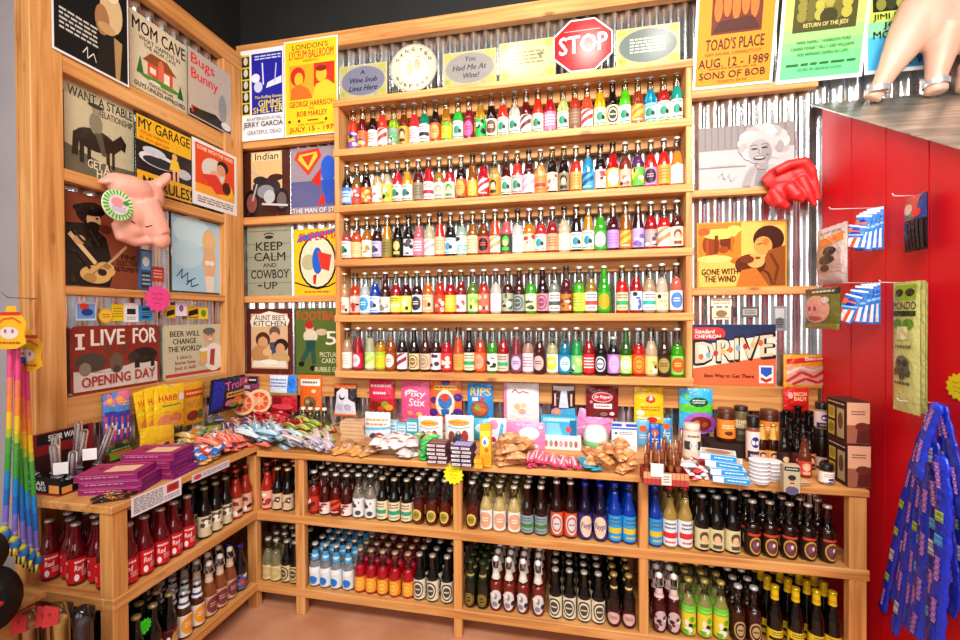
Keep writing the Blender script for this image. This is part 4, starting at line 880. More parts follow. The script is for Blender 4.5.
# ---- signs standing on top of the shelf
def plaque(label, c, oval, words, tint='b0a478'):
    sp = [('r', .03, .04, .97, .96, tint)] + [('e', a, b, .075, .1, 'a8a850') for a in (.1, .9) for b in (.12, .88)] + [('e', .5, .5, .47, .46, 'a8a088'), ('e', .5, .5, .455, .44, oval)] + words
    poster('plaque', label, 'sign', 'B', c, 'b8ac84', sp, d=.124, mat=TIN, th=.006, group='wine plaques on top of the shelf')
plaque('grey oval plaque reading A Wine Snob Lives Here, first on top shelf', [(340, 67.5), (387, 61), (387, 91), (339, 97)], '74748a', [('t', 'A', .44, .7, .54, .82, '24222a', .1), ('t', 'Wine Snob', .2, .45, .78, .6, '24222a', .2), ('t', 'Lives Here', .2, .2, .78, .36, '24222a', .2)])
plaque('grey oval plaque reading You Had Me At Wine right of round sign', [(443, 54.5), (497, 47), (496, 79), (443, 86)], '8c8884', [('t', 'You', .4, .7, .6, .84, '4a4448', .15), ('t', 'Had Me At', .18, .44, .8, .6, '4a4448', .15), ('t', 'Wine!', .36, .2, .66, .36, '4a4448', .15)])
plaque('pale cream plaque with faint lettering left of the STOP sign', [(500, 43.5), (555, 37), (556, 72), (499, 79)], 'b8b088', [('l', .2, .36, .8, .74, 4, '8a7c50'), ('p', [(.66, .62), (.8, .68), (.74, .5)], '6a7a6a')], 'bcb07c')
plaque('grey oval plaque with list of rules right of the STOP sign', [(616, 31), (680, 21), (680, 56), (616, 64)], '66706c', [('l', .22, .3, .78, .72, 5, 'd0d0b8')])
poster('round_sign', 'round cream sign with two footprints between oval plaques', 'sign', 'B', [(390, 44), (437, 44), (437, 90.5), (390, 90.5)], 'a8a498',
  [('e', .5, .5, .48, .48, 'a8a28c'), ('e', .5, .5, .46, .46, 'c4bca4'), ('e', .5, .5, .31, .31, '98906c'), ('e', .5, .5, .3, .3, 'c8c0a8'), ('e', .42, .48, .07, .14, '94804c'), ('e', .58, .54, .07, .14, '94804c')] + [('e', .36 + .035 * i, .66, .014, .014, '94804c') for i in range(4)] + [('e', .53 + .035 * i, .72, .014, .014, '94804c') for i in range(4)] +
  [('t', ch, .5 + .38 * math.sin(a) - .03, .5 + .38 * math.cos(a) - .035, .5 + .38 * math.sin(a) + .03, .5 + .38 * math.cos(a) + .035, '3a3830') for ch, a in zip('HANDSTAMPED', [-1.3 + .26 * i for i in range(11)])][:0] +
  [('t', ch, .5 + .385 * math.sin(a) - .032, .5 + .385 * math.cos(a) - .035, .5 + .385 * math.sin(a) + .032, .5 + .385 * math.cos(a) + .035, '3a3830') for ch, a in zip('HANGTEN', [-1.05, -.7, -.35, 0, .45, .8, 1.15])] +
  [('t', ch, .5 + .385 * math.sin(a) - .03, .5 + .385 * math.cos(a) - .035, .5 + .385 * math.sin(a) + .03, .5 + .385 * math.cos(a) + .035, '3a3830') for ch, a in zip('SURFWAX', [-2.1, -2.4, -2.7, -3.0, 2.9, 2.6, 2.3])],
  d=.122, mat=TIN, th=.006, shape=lambda w, h: [(x - w / 2, z) for x, z in ellpts(w / 2, h / 2, w / 2, h / 2, 32)])
OCT = [(.5 + .5 / math.cos(PI / 8) * math.cos(PI / 8 + k * PI / 4), .5 + .5 / math.cos(PI / 8) * math.sin(PI / 8 + k * PI / 4)) for k in range(8)]
poster('stop_sign', 'red octagonal STOP sign standing on top of the shelf', 'sign', 'B', [(553, 19), (613, 19), (613, 72.5), (553, 72.5)], 'f0ece8',
  [('p', [(.5 + (u - .5) * .95, .5 + (v - .5) * .95) for u, v in OCT], 'c8161e'), ('r', .2, .78, .8, .788, 'f0d8d4'), ('t', 'STOP', .1, .34, .9, .68, 'f6f0ee', 0, .03)], d=.13, mat=GLOSSTIN, th=.006, shape=lambda w, h: [((u - .5) * w, v * h) for u, v in OCT])
# ---- back wall, right of the shelf
grad = [('r', .04, .03 + .0935 * i, .96, .03 + .0935 * (i + 1), c) for i, c in enumerate(['6ad88e', '72da88', '84dc82', '9cdc7c', 'b4da74', 'cad66c', 'd8d066', 'decb60', 'e0c65c', 'e0c258'])]
poster('poster', 'orange concert poster dated AUG. 12 - 1989 right of the shelf', 'poster', 'B', [(692, -60), (772, -60), (772, 83), (692, 90)], 'f0ece4',
  [('r', .035, .02, .965, .98, 'f08a18'), ('t', 'STEEL', .1, .86, .9, .95, '3a1c0c'), ('r', .2, .42, .82, .8, '6a2a14')] + [('e', .28 + .11 * i, .62 + .03 * (i % 2), .05, .1, 'e86a24') for i in range(5)] + [('e', .28 + .11 * i, .74 + .03 * (i % 2), .03, .03, 'f09a3a') for i in range(5)] + [('p', [(.22, .44), (.8, .44), (.7, .54), (.3, .52)], '4a1c12'),
   ('t', "TOAD'S PLACE", .14, .3, .86, .39, '4a220e'), ('t', 'NEW HAVEN, CONNECTICUT', .14, .255, .84, .28, 'a04a14'), ('t', 'AUG. 12 - 1989', .06, .165, .93, .235, '3a180c'), ('l', .2, .145, .8, .16, 1, 'a04a14'), ('t', 'SONS OF BOB', .08, .075, .9, .13, '2c140c'), ('t', 'TICKETS $5.00', .3, .04, .68, .06, 'a04a14')], d=.042, rx=.2, h=.55, snap=False)
poster('poster', 'yellow-to-green film poster between orange poster and pig statue', 'poster', 'B', [(775.5, -60), (862, -60), (862, 77), (775.5, 84)], 'f2f0ec',
  grad + [('r', .14, .38, .86, .9, '4a4418')] + [('e', .24 + .1 * (i % 6), .5 + .07 * (i // 6), .06, .045, ['8a8230', '6a6224', 'b0a840'][i % 3]) for i in range(18)] + [('w', [(.4, .9), (.54, .68), (.68, .92)], .05, 'b8ac4a'), ('e', .54, .64, .07, .1, 'a89c40'), ('e', .54, .48, .1, .06, '3a340f')] +
  [('t', 'RETURN OF THE JEDI', .26, .4, .76, .44, 'd8d078'), ('t', 'MARK HAMILL * HARRISON FORD', .2, .29, .82, .315, '2a6a2a'), ('t', 'CARRIE FISHER * BILLY DEE WILLIAMS', .14, .245, .86, .27, '2a6a2a'), ('t', 'AND ANTHONY DANIELS AS C-3PO', .22, .2, .8, .225, '2a6a2a'), ('l', .1, .12, .9, .15, 1, '2a6a2a'), ('t', 'STORY BY GEORGE LUCAS', .24, .085, .74, .105, '2a6a2a')], d=.042, rx=.2, h=.55, snap=False)
poster('poster', 'blue-green concert poster partly hidden behind the pig statue', 'poster', 'B', [(864.5, -60), (950, -60), (950, 67), (864.5, 74.5)], 'f2f0f4',
  [('r', .04, .03, .96, .3, '4ab4ec'), ('r', .04, .3, .96, .42, '8ad0a0'), ('r', .04, .42, .96, .97, 'c8d858'), ('r', .1, .5, .9, .95, '1c1c18')] + [('e', .2 + .12 * (i % 6), .56 + .1 * (i // 6), .06, .05, ['8a8a3a', '3a3a20', 'b0b04a'][i % 3]) for i in range(18)] +
  [('t', 'JIMI HENDRIX', .1, .42, .9, .48, '14140f'), ('t', 'JOPLIN', .22, .35, .7, .41, '14140f'), ('t', 'MORRISON', .1, .28, .8, .34, '14140f'), ('t', 'PARTY WILL', .2, .05, .9, .12, '14285a')], d=.042, rx=.0, h=.55, snap=False)
poster('canvas_print', 'grey photo print of a laughing curly blonde woman by red glove', 'picture', 'B', [(698, 129), (792, 120.5), (797, 187), (700, 190.5)], 'b4aeb0',
  [('r', 0, .62, 1, 1, '8a8080'), ('r', 0, .34, .5, .36, '757070')] + [('r', .06 + .07 * i, .64, .075 + .07 * i, 1, '7a7272') for i in range(13)] +
  [('p', [(.44, .0), (.5, .26), (.62, .36), (.84, .34), (.98, .2), (1, .0)], 'a5a0a0'), ('p', [(.58, .02), (.62, .3), (.7, .34), (.74, .02)], '858080')] +
  [('e', .68 + .19 * math.cos(a), .68 + .22 * math.sin(a), .085, .1, ['b5b0b0', 'a59c9c', 'c0baba'][k % 3]) for k, a in enumerate([-.7 + .42 * i for i in range(13)])] + [('e', .66, .72, .16, .17, 'b0acac'), ('e', .55, .84, .05, .05, 'c8c4c4'), ('e', .76, .86, .06, .05, 'c5c0c0'), ('e', .85, .62, .04, .09, '958c8c'),
   ('r', .62, .28, .73, .46, '908888'), ('e', .645, .56, .125, .19, 'a09898'), ('e', .71, .53, .055, .13, '8c8484'), ('e', .585, .6, .036, .014, '282424'), ('e', .69, .615, .036, .014, '282424'), ('w', [(.54, .645), (.58, .665), (.62, .65)], .01, '403a3a'), ('w', [(.655, .66), (.7, .68), (.735, .655)], .01, '403a3a'), ('w', [(.635, .6), (.625, .53), (.65, .52)], .012, '787070'), ('e', .635, .455, .062, .036, '322c2c'), ('e', .635, .462, .05, .016, 'bab4b4'), ('e', .72, .5, .012, .01, '322c2c'),
   ('p', [(.46, .02), (.5, .2), (.56, .34), (.6, .36), (.6, .28), (.56, .16), (.54, .02)], '989090'), ('w', [(.54, .3), (.6, .35), (.63, .3)], .03, 'a49c9c'), ('w', [(.12, .38), (.4, .38)], .006, 'b0a8a8'), ('w', [(.2, .2), (.25, .27), (.27, .16), (.32, .24), (.34, .13), (.4, .2)], .01, 'c0b8b8')], d=.012, th=.02)
poster('tin_sign', 'orange sepia film sign with embracing couple above the DRIVE sign', 'sign', 'B', [(697, 223), (786, 219.5), (788, 286), (697, 288)], 'c8902a',
  [('r', .02, .02, .98, .98, 'e8b45a'), ('r', .02, .4, .5, .98, 'd87a24'), ('e', .16, .66, .1, .16, '8a3a14'), ('e', .34, .7, .08, .14, '6a2a10'), ('e', .26, .82, .2, .08, 'f4c860'), ('e', .2, .44, .2, .06, 'f0c070'), ('e', .5, .4, .12, .05, 'b8601c'), ('e', .8, .72, .17, .2, '3a1c10'), ('e', .74, .62, .1, .14, 'd8904a'), ('p', [(.8, .55), (.98, .62), (.98, .02), (.62, .02), (.7, .3)], '8a4a20'), ('e', .6, .34, .17, .16, '5a2812'), ('e', .66, .4, .1, .11, 'e0a05a'), ('p', [(.44, .02), (.5, .26), (.66, .3), (.8, .02)], 'b86a2a'), ('e', .08, .86, .07, .06, 'b8561c'), ('e', .42, .88, .08, .06, 'f0c860'), ('r', .1, .5, .13, .74, 'a84a18'), ('r', .2, .52, .24, .8, '74300f'), ('r', .38, .54, .41, .78, 'c0641e'), ('e', .3, .58, .06, .05, '9a4214'), ('e', .77, .68, .035, .05, 'b8702f'), ('w', [(.68, .64), (.73, .66)], .012, '3a1c10'), ('w', [(.82, .5), (.9, .3), (.86, .04)], .03, '6a3414'), ('w', [(.7, .3), (.8, .2), (.84, .04)], .02, '5a2a10'), ('e', .56, .42, .08, .06, '6e3216'), ('e', .68, .44, .03, .02, '8a4420'), ('t', 'GONE WITH', .05, .2, .46, .29, '3a1c0c'), ('t', 'THE WIND', .08, .09, .44, .18, '3a1c0c')], mat=TIN)
poster('tin_sign', 'navy and orange tin sign reading DRIVE, Best Way to Get There', 'sign', 'B', [(694, 324), (774.5, 325), (777, 384), (692, 387)], 'ece0cc',
  [('p', [(0, .64), (1, .84), (1, 1), (0, 1)], '2a3658'), ('p', [(0, 0), (1, 0), (1, .5), (0, .26)], 'e86a42'), ('e', .3, .85, .1, .1, 'e03a3a'), ('r', 0, .75, .3, .95, 'e03a3a'), ('t', 'Standard', .02, .85, .26, .92, 'f4e8e0', .1), ('t', 'CHEVRON', .02, .77, .34, .83, 'f6f0ec'),
   ('t', 'DRIVE', .0, .31, .965, .73, '2e2826', 0, .14), ('t', 'DRIVE', .02, .3, .985, .715, '2e2826', 0, .14), ('t', 'DRIVE', .025, .345, .955, .69, 'd8c8b0', 0, .14)] + [('e', .1 + .09 * i, .46 + .03 * i, .03, .05, ['c86a3a', '8aa0c0', 'b83a3a', 'd8b060'][i % 4]) for i in range(9)] +
  [('t', 'Best Way to Get There', .14, .1, .74, .18, '3a2018'), ('r', .8, .04, .97, .33, 'f0ece8'), ('p', [(.82, .3), (.95, .3), (.95, .2), (.885, .14), (.82, .2)], '2a5ac0'), ('p', [(.82, .14), (.885, .08), (.95, .14), (.95, .09), (.885, .045), (.82, .09)], 'd8342a')], mat=TIN, d=.003)
for c, base, lb, sp in [([(711, 297), (732, 298), (732, 306.5), (711, 306)], 'e8dcc4', 'small cream tag pinned above the DRIVE sign', [('l', .1, .2, .9, .8, 2, 'a08a6a')]), ([(712, 307.5), (731, 308), (731, 320), (712, 319)], 'dcd0b4', 'cream tag with dark print under another small cream tag', [('e', .5, .5, .3, .3, '8a6a4a'), ('l', .1, .1, .9, .25, 1, '5a4a3a')]),
                        ([(741, 307), (759, 306.5), (759, 317), (741, 317.5)], '5a5854', 'small dark grey tag pinned above the DRIVE sign', [('r', .1, .2, .9, .8, 'a8a49c'), ('l', .2, .3, .8, .7, 2, '3a3836')])]:
    poster('tin_tag', lb, 'tag', 'B', c, base, sp, d=-.001, snap=False)
poster('tin_tag', 'tall grey metal tag hanging right of the DRIVE sign', 'tag', 'B', [(774, 306), (785.5, 306), (785.5, 331), (774, 331)], '8e9094', [('r', .1, .5, .9, .9, 'c8cacc'), ('e', .5, .35, .35, .2, '6a6c70'), ('l', .15, .1, .85, .5, 4, '4a4c50')], d=-.001, snap=False)

# ================================================================== packets, boxes and jars
def pillow_fn(w, h, t, head=0.0, pw=0.5):
    def T(u, v):
        vv = v / (1 - head) if head else v
        if vv >= 1: return 0.0012
        return 0.0012 + t * max(0, math.sin(PI * u)) ** pw * max(0, math.sin(PI * vv)) ** pw
    return T
def pillow_mesh(w, h, t, base, head=0.0, hcol=None, back=0.35, nx=10, ny=14, zig=True):
    mb = MB(); T = pillow_fn(w, h, t, head)
    for side in (0, 1):
        vs = []; fs = []; fc = []
        for j in range(ny + 1):
            for i in range(nx + 1):
                u, v = i / nx, j / ny
                zz = v * h + (0.0025 * (i % 2) if zig and j in (0, ny) else 0)
                y = -T(u, v) - t * back if side == 0 else -t * back + T(u, v) * back
                vs.append(((u - .5) * w, y if side == 0 else min(y, -0.0001), zz))
        for j in range(ny):
            for i in range(nx):
                a = j * (nx + 1) + i; q = (a, a + 1, a + nx + 2, a + nx + 1)
                fs.append(q if side == 0 else q[::-1]); fc.append(hcol if (hcol and head and (j + .5) / ny > 1 - head) else base)
        mb.add(vs, fs, fc, 0, True)
    return mb, T
def pack_parts(t, w, h, thick, base, specs, head=0.0, hcol=None, mat=None, back=0.35):
    mb, T = pillow_mesh(w, h, thick, base, head, hcol, back)
    mb.build('packet', mat or FOIL, t)
    if specs:
        def surf(u, v, off): return ((u - .5) * w, -T(u, v) - thick * back - off * 2 - 0.0006, v * h)
        link('print', art_mesh('print', specs, w, h, surf, mat or FOIL, 0.012), t)
def bag(name, label, cat, wall, box, d, base, specs=None, thick=0.015, head=0.0, hcol=None, group=None, ry=0.0, rx=0.0, mat=None, zb=None, drz=0.0, h=None, wm=1.0):
    x0, y0, x1, y1 = box; xm = (x0 + x1) / 2; ym = (y0 + y1) / 2
    a = pick(wall, (x0, ym), d); b = pick(wall, (x1, ym), d)
    w = (b - a).length * wm
    zt = pick(wall, (xm, y0), d).z; z0 = pick(wall, (xm, y1), d).z
    if zb is not None: z0 = zb
    if h: zt = z0 + h
    m = (a + b) / 2
    t = thing(name, label, cat, (m.x, m.y, z0), RZ[wall] + drz, group, rx, ry)
    pack_parts(t, w, zt - z0, thick, base, specs, head, hcol, mat)
    return t
def stand_bag(name, label, cat, box, base, specs=None, thick=0.02, ct=CT, **k):
    x0, y0, x1, y1 = box
    p = onZ((x0 + x1) / 2, y1, ct); block(p.x, p.y - .03, .03, (onY(x1, y1, p.y) - onY(x0, y1, p.y)).length, 0)
    return bag(name, label, cat, 'B', box, -p.y, base, specs, thick, zb=ct + 0.0005, **k)
def box_parts(t, w, dp, h, base, front=None, side=None, top=None, left=None, mat=None, part='carton'):
    """front face at y = 0, depth towards +y"""
    mb = MB(); mb.box(-w / 2, w / 2, 0, dp, 0, h, base); o = mb.build(part, mat or PAPER, t); bev(o, 0.0012)
    for sp, ww, hh, fn in ((front, w, h, lambda u, v, off: ((u - .5) * w, -off - .0002, v * h)), (side, dp, h, lambda u, v, off: (w / 2 + off + .0002, u * dp, v * h)),
                           (left, dp, h, lambda u, v, off: (-w / 2 - off - .0002, dp - u * dp, v * h)), (top, w, dp, lambda u, v, off: ((u - .5) * w, v * dp, h + off + .0002))):
        if sp: link('print', art_mesh('print', sp, ww, hh, fn, mat or PAPER), t)
def carton(name, label, cat, loc, w, dp, h, base, rz=0.0, group=None, **k):
    if loc[2] > .5: block(loc[0], loc[1], dp, w, rz, loc[2] + h + (0 if h < .03 else 1))
    t = thing(name, label, cat, loc, rz, group); box_parts(t, w, dp, h, base, **k); return t
def stand_box(name, label, cat, box, base, dp=0.04, ct=CT, rz=0.0, group=None, **k):
    x0, y0, x1, y1 = box; p = onZ((x0 + x1) / 2, y1, ct)
    w = (onY(x1, y1, p.y) - onY(x0, y1, p.y)).length
    h = onY((x0 + x1) / 2, y0, p.y).z - ct
    return carton(name, label, cat, (p.x, p.y, ct + .0005), w, dp, h, base, rz, group, **k)
HM = {}
def cells(cx, cy, L, W, ang, cs=.005):
    dx, dy = -math.sin(ang), math.cos(ang); wx, wy = math.cos(ang), math.sin(ang)
    out = set(); nl = max(2, int(L / cs * 1.3)); nw = max(2, int(W / cs * 1.3))
    for i in range(nl + 1):
        for j in range(nw + 1):
            l = L * (.03 + .94 * i / nl); w = W * .96 * (j / nw - .5)
            out.add((int((cx + dx * l + wx * w) // cs), int((cy + dy * l + wy * w) // cs)))
    return out
def block(cx, cy, L, W, ang, z=9.0):
    for c in cells(cx, cy, L, W, ang): HM[c] = max(HM.get(c, 0), z)
SKIP = [0]
def drop(x, y, L, W, ang, T, xr=None, limit=.06):
    r = random.Random(int(x * 1e5) + int(y * 1e4))
    best = None
    for k in range(60):
        s = .0016 * k
        xx = x + r.uniform(-s, s); yy = y + r.uniform(-s, s); aa = ang + (r.uniform(-.25, .25) if k > 5 else 0)
        ex, ey = xx - math.sin(aa) * L, yy + math.cos(aa) * L
        lo, hi = min(xx, ex), max(xx, ex)
        if xr and (lo < xr[0] or hi > xr[1]): continue
        if lo < .05 or hi > 3.02 or max(yy, ey) > -.04: continue
        if yy < -.512 and hi > .478: continue
        ct = CT2 if lo < .49 else CT
        cs_ = cells(xx, yy, L, W, aa)
        z = max([HM.get(c, ct) for c in cs_] + [ct])
        sc = z - ct + .12 * math.hypot(xx - x, yy - y)
        if best is None or sc < best[0]: best = (sc, xx, yy, aa, cs_, z, ct)
        if sc < .002: break
    if best is None or best[5] > best[6] + limit: return None
    _, xx, yy, aa, cs_, z, ct = best
    for c in cs_: HM[c] = z + T
    return xx, yy, z, aa
_fl = {}
def flat(name, label, cat, px, py, L, W, Tk, ang, base, specs=None, ct=CT, lift=0.0, group=None, mat=None, key=None, tilt=0.0, xr=None):
    """a packet lying on the counter top; its length along the direction ang"""
    p = onZ(px, py, ct + min(lift, .03))
    L = round(L, 3)
    q = drop(p.x, p.y, L, W, ang, .42 * Tk + .001, xr)
    if q is None: SKIP[0] += 1; return None
    k = (L, W, Tk, base, str(specs))
    t = thing(name, label, cat, (q[0], q[1], q[2] + .0006), q[3], group)
    tl = min(.22, (q[2] - CT) * 4) if L < .16 else .1
    t.rotation_euler = (-PI / 2 + max(0, tl) * .6, 0, q[3])
    if k in _fl:
        for nm, me in _fl[k]: link(nm, me, t)
    else:
        pack_parts(t, W, L, Tk, base, specs, mat=mat, back=0.3)
        _fl[k] = [(c.name.split('.')[0], c.data) for c in t.children]
    return t
def jar(name, label, cat, px, py, r, h, body, lid, lab=None, labspec=None, ct=CT, lidh=0.02, mat=None, group=None, z=None, neck=0.92, loc=None, rz=0.0, y=None):
    p = onZ(px, py, ct) if loc is None else Vector(loc)
    p = Vector((p.x, p.y + (r if loc is None else 0), (ct if z is None else z) + .0005))
    if y is not None: p.x = onY(px, 440, y).x; p.y = y
    block(p.x, p.y - r, 2 * r, 2 * r, 0)
    t = thing(name, label, cat, p, rz, group)
    mb = MB(); hb = h - lidh
    mb.lathe([(0, 0), (r * .92, 0), (r, .004), (r, hb * .86), (r * neck * .97, hb * .95), (r * neck * .95, hb), (0, hb)], 24, body); mb.build('jar_body', mat or PLASTIC, t)
    mb = MB(); mb.lathe([(r * neck, hb * .985), (r * neck, h - .002), (r * neck * .95, h), (0, h)], 24, lid); mb.build('lid', PLASTIC, t)
    if lab:
        z0, z1, bg = lab; rr = r + .0006
        mb = MB(); mb.lathe([(rr, z0 * h), (rr, z1 * h)], 28, bg)
        if labspec:
            def surf(u, v, off):
                a = (u - .5) * 2.3; return ((rr + off) * math.sin(a), -(rr + off) * math.cos(a), (z0 + (z1 - z0) * v) * h)
            add_art(mb, labspec, rr * 2.3, (z1 - z0) * h, surf, .01)
        mb.build('label', LABEL, t)
    return t

# ---- bags hung along the batten above the back counter (wall B, touching the batten)
D0 = .0462
bag('candy_bag', 'clear bag of red gummies under white and blue header card', 'candy', 'B', (271, 375, 298, 411), D0, 'b81a2a', [('r', 0, .52, .7, 1, 'dfe8f6'), ('r', .7, .52, 1, 1, '2a8ae8'), ('l', .06, .66, .66, .92, 3, '5a7ac8'), ('e', .86, .8, .12, .12, '1a6ad8'), ('r', 0, .46, 1, .53, '9a8a4a'), ('e', .3, .3, .2, .12, '8a1420'), ('e', .7, .3, .2, .12, 'd83040'), ('e', .5, .14, .4, .08, 'e84a5a')], .02)
bag('candy_box', 'orange candy pouch with white band and small round window', 'candy', 'B', (301, 375, 322, 412), D0, 'ee6a1e', [('r', .04, .72, .96, .9, 'f2e6dc'), ('l', .16, .75, .84, .87, 1, '6a5a5a'), ('e', .5, .26, .3, .18, '7a5a3a'), ('e', .4, .3, .1, .06, 'b89a5a'), ('e', .6, .22, .1, .06, '4a3a2a'), ('e', .7, .58, .1, .05, 'f8d8b0')], .014)
bag('candy_bag', 'black candy bag with white ghostly swirl and orange foot', 'candy', 'B', (335, 384, 357, 416), D0, '201c22', [('r', 0, .88, 1, 1, 'e8763a'), ('p', [(0, 0), (1, 0), (.96, .44), (.7, .56), (.68, .84), (.4, .9), (.16, .76), (.14, .5)], 'e0dce8'), ('e', .42, .62, .13, .1, '2a242c'), ('e', .44, .66, .1, .07, 'ece8f0'), ('e', .3, .3, .16, .1, 'c4bcd8'), ('e', .66, .3, .16, .1, 'b8b4cc'), ('r', 0, 0, 1, .08, 'ee7038')], .018)
bag('candy_bag', 'pink-red header bag of red and green gummies', 'candy', 'B', (370, 380, 395, 411), D0, 'c82030', [('r', 0, .4, 1, 1, 'd82a50'), ('l', .08, .74, .9, .92, 1, 'f4c8d0'), ('l', .2, .52, .7, .68, 1, 'f0e0e8'), ('e', .28, .2, .24, .14, '8a2018'), ('e', .66, .24, .14, .1, '7ab02a'), ('e', .8, .14, .16, .1, 'e8a82a'), ('e', .5, .1, .14, .08, 'e04a2a')], .018)
bag('candy_bag', 'hot pink candy bag with white lettering on the batten', 'candy', 'B', (402, 381, 430, 423), D0 + .004, 'ee5a90', [('t', 'Pixy', .16, .6, .86, .78, 'f8f0f4', .08), ('t', 'Stix', .3, .42, .84, .6, 'f8f0f4', .08), ('w', [(.14, .72), (.3, .8), (.6, .76)], .03, 'f6e4ec'), ('e', .34, .26, .1, .05, 'f4a070'), ('e', .66, .24, .1, .05, 'f0c060'), ('l', .1, .05, .5, .1, 1, 'f8d0dc')], .016)
bag('candy_bag', 'orange and purple candy bag with starburst pattern', 'candy', 'B', (430.5, 381, 462, 420), D0, 'e8682e', [('s', .5, .45, .62, .6, 7, '4a2a86', ) if False else ('e', .12, .2, .14, .1, '4a2a86'), ('e', .88, .2, .14, .12, '4a2a86'), ('e', .14, .52, .12, .08, '4a2a86'), ('e', .9, .6, .14, .1, '4a2a86'), ('e', .5, .96, .14, .07, '4a2a86'), ('e', .7, .1, .12, .1, '3a2074'), ('r', .14, .78, .86, .9, 'f4cc3a'), ('l', .18, .8, .84, .88, 1, 'c83028'), ('e', .5, .45, .3, .34, 'f2e0d0'), ('e', .5, .5, .22, .2, '3a78c0'), ('p', [(.36, .3), (.64, .3), (.6, .12), (.4, .12)], '2a68b0'), ('e', .5, .6, .14, .1, 'd8442a')], .014)
bag('candy_bag', 'bright blue candy bag with yellow title and brown disc', 'candy', 'B', (468, 383, 493, 419), D0, '2490dc', [('t', 'RIPS', .12, .66, .92, .88, 'f0c020', .06), ('e', .5, .3, .36, .24, '7a5a3a'), ('e', .5, .3, .3, .19, 'c05a4a'), ('e', .42, .34, .12, .08, '8ab04a'), ('e', .6, .26, .12, .08, 'd8783a'), ('r', .2, .52, .44, .62, 'e8e4f0'), ('e', .62, .57, .08, .06, 'd83a4a')], .016)
bag('candy_bag', 'tall white candy bag with pale pink sides and red script', 'candy', 'B', (504, 383, 539, 425), D0 + .002, 'f2ecf0', [('r', 0, 0, .1, 1, 'ec90b4'), ('w', [(.24, .78), (.34, .86), (.44, .78), (.56, .82), (.72, .78)], .03, 'c03a4a'), ('e', .5, .44, .26, .16, 'f6e6d8'), ('e', .4, .46, .09, .08, 'ecb890'), ('e', .58, .5, .09, .06, 'f0c8a0'), ('e', .54, .36, .1, .06, 'eaa890')], .022)
bag('candy_box', 'dark brown and light blue licorice carton with clear window', 'candy', 'B', (552, 385, 575, 417), D0, '3e1c1c', [('r', .06, .84, .96, .97, 'd8c8cc'), ('p', [(0, 0), (1, 0), (1, .3), (0, .24)], '4ab0e4'), ('p', [(.3, .3), (.4, .86), (.64, .86), (.72, .3)], 'd0d4e8'), ('r', .1, .36, .18, .74, 'd8b4a8'), ('r', .8, .36, .88, .74, 'd8b4a8'), ('e', .2, .16, .2, .14, 'e0889a'), ('e', .22, .18, .1, .07, 'f0b04a')], .01)
bag('candy_bag', 'maroon candy bag with white-lettered red oval on the batten', 'candy', 'B', (586, 386, 618, 417), D0, '7a1420', [('e', .5, .66, .32, .16, 'e8d0d0'), ('e', .5, .66, .3, .14, 'b81a28'), ('t', 'Dr Pepper', .26, .6, .76, .72, 'f6eeee', .1), ('r', .24, .3, .8, .46, 'f0e4e2'), ('l', .3, .34, .74, .42, 1, '8a2a30'), ('e', .16, .5, .05, .05, 'e08090'), ('e', .3, .12, .1, .06, '5a2a24'), ('e', .55, .12, .12, .07, '8a6a64'), ('e', .8, .14, .08, .06, 'e8d8d4')], .016)
bag('candy_bag', 'yellow candy bag with red splash emblem', 'candy', 'B', (634, 387, 663, 423), D0, 'f2c41a', [('e', .54, .68, .17, .1, 'd8322a'), ('p', [(.48, .66), (.56, .84), (.62, .66)], 'f4e0c8'), ('l', .22, .36, .86, .5, 2, 'b8742a'), ('e', .2, .3, .14, .08, 'f8f0d0'), ('r', .1, .12, .9, .2, 'f4e8b0'), ('e', .6, .12, .18, .08, 'c83a2a')], .018)
bag('candy_bag', 'blue and green candy bag with dark green oval and purple foot', 'candy', 'B', (679, 388.5, 712, 431), D0, '38b0e4', [('p', [(0, .46), (1, .46), (1, .66), (.5, .74), (0, .62)], '5ac83a'), ('e', .56, .7, .28, .11, '14502c'), ('e', .2, .82, .12, .05, '50d060'), ('l', .38, .66, .76, .76, 2, 'd8f0e0'), ('e', .6, .2, .5, .26, 'b060c8'), ('r', 0, 0, 1, .08, '9a4ab8'), ('e', .62, .2, .34, .17, '7a2a1c'), ('e', .5, .22, .1, .06, 'c86a4a'), ('e', .74, .18, .1, .06, 'b04a30')], .018)
bag('bacon_packet', 'yellow-bordered packet printed with bacon strips and red banner', 'candy', 'B', (783, 355, 824, 388), D0, 'f2a81e', [('p', [(.06, .72), (1, .84), (1, .98), (.06, .88)], 'd82a24'), ('t', 'Bacon', .5, .84, .98, .95, 'f8f0e8', 0, .03), ('r', .06, .1, 1, .68, 'e8a898'), ('w', [(.06, .2), (.4, .5), (.7, .34), (1, .56)], .09, 'd04038'), ('w', [(.06, .44), (.36, .64), (.66, .54), (1, .68)], .06, 'e8d8cc'), ('w', [(.2, .12), (.5, .3), (.8, .18), (1, .3)], .08, 'c83a34')], .014)
bag('balm_packet', 'red packet reading BACON BALM on the batten', 'candy', 'B', (783, 388, 808, 411.5), .058, 'd8201e', [('t', 'BACON', .38, .68, .9, .84, 'f4d8a0'), ('t', 'BALM', .38, .48, .86, .65, 'f4d8a0'), ('e', .24, .7, .1, .14, 'f0b0a8'), ('l', .2, .2, .84, .32, 1, '8a1414')], .01)
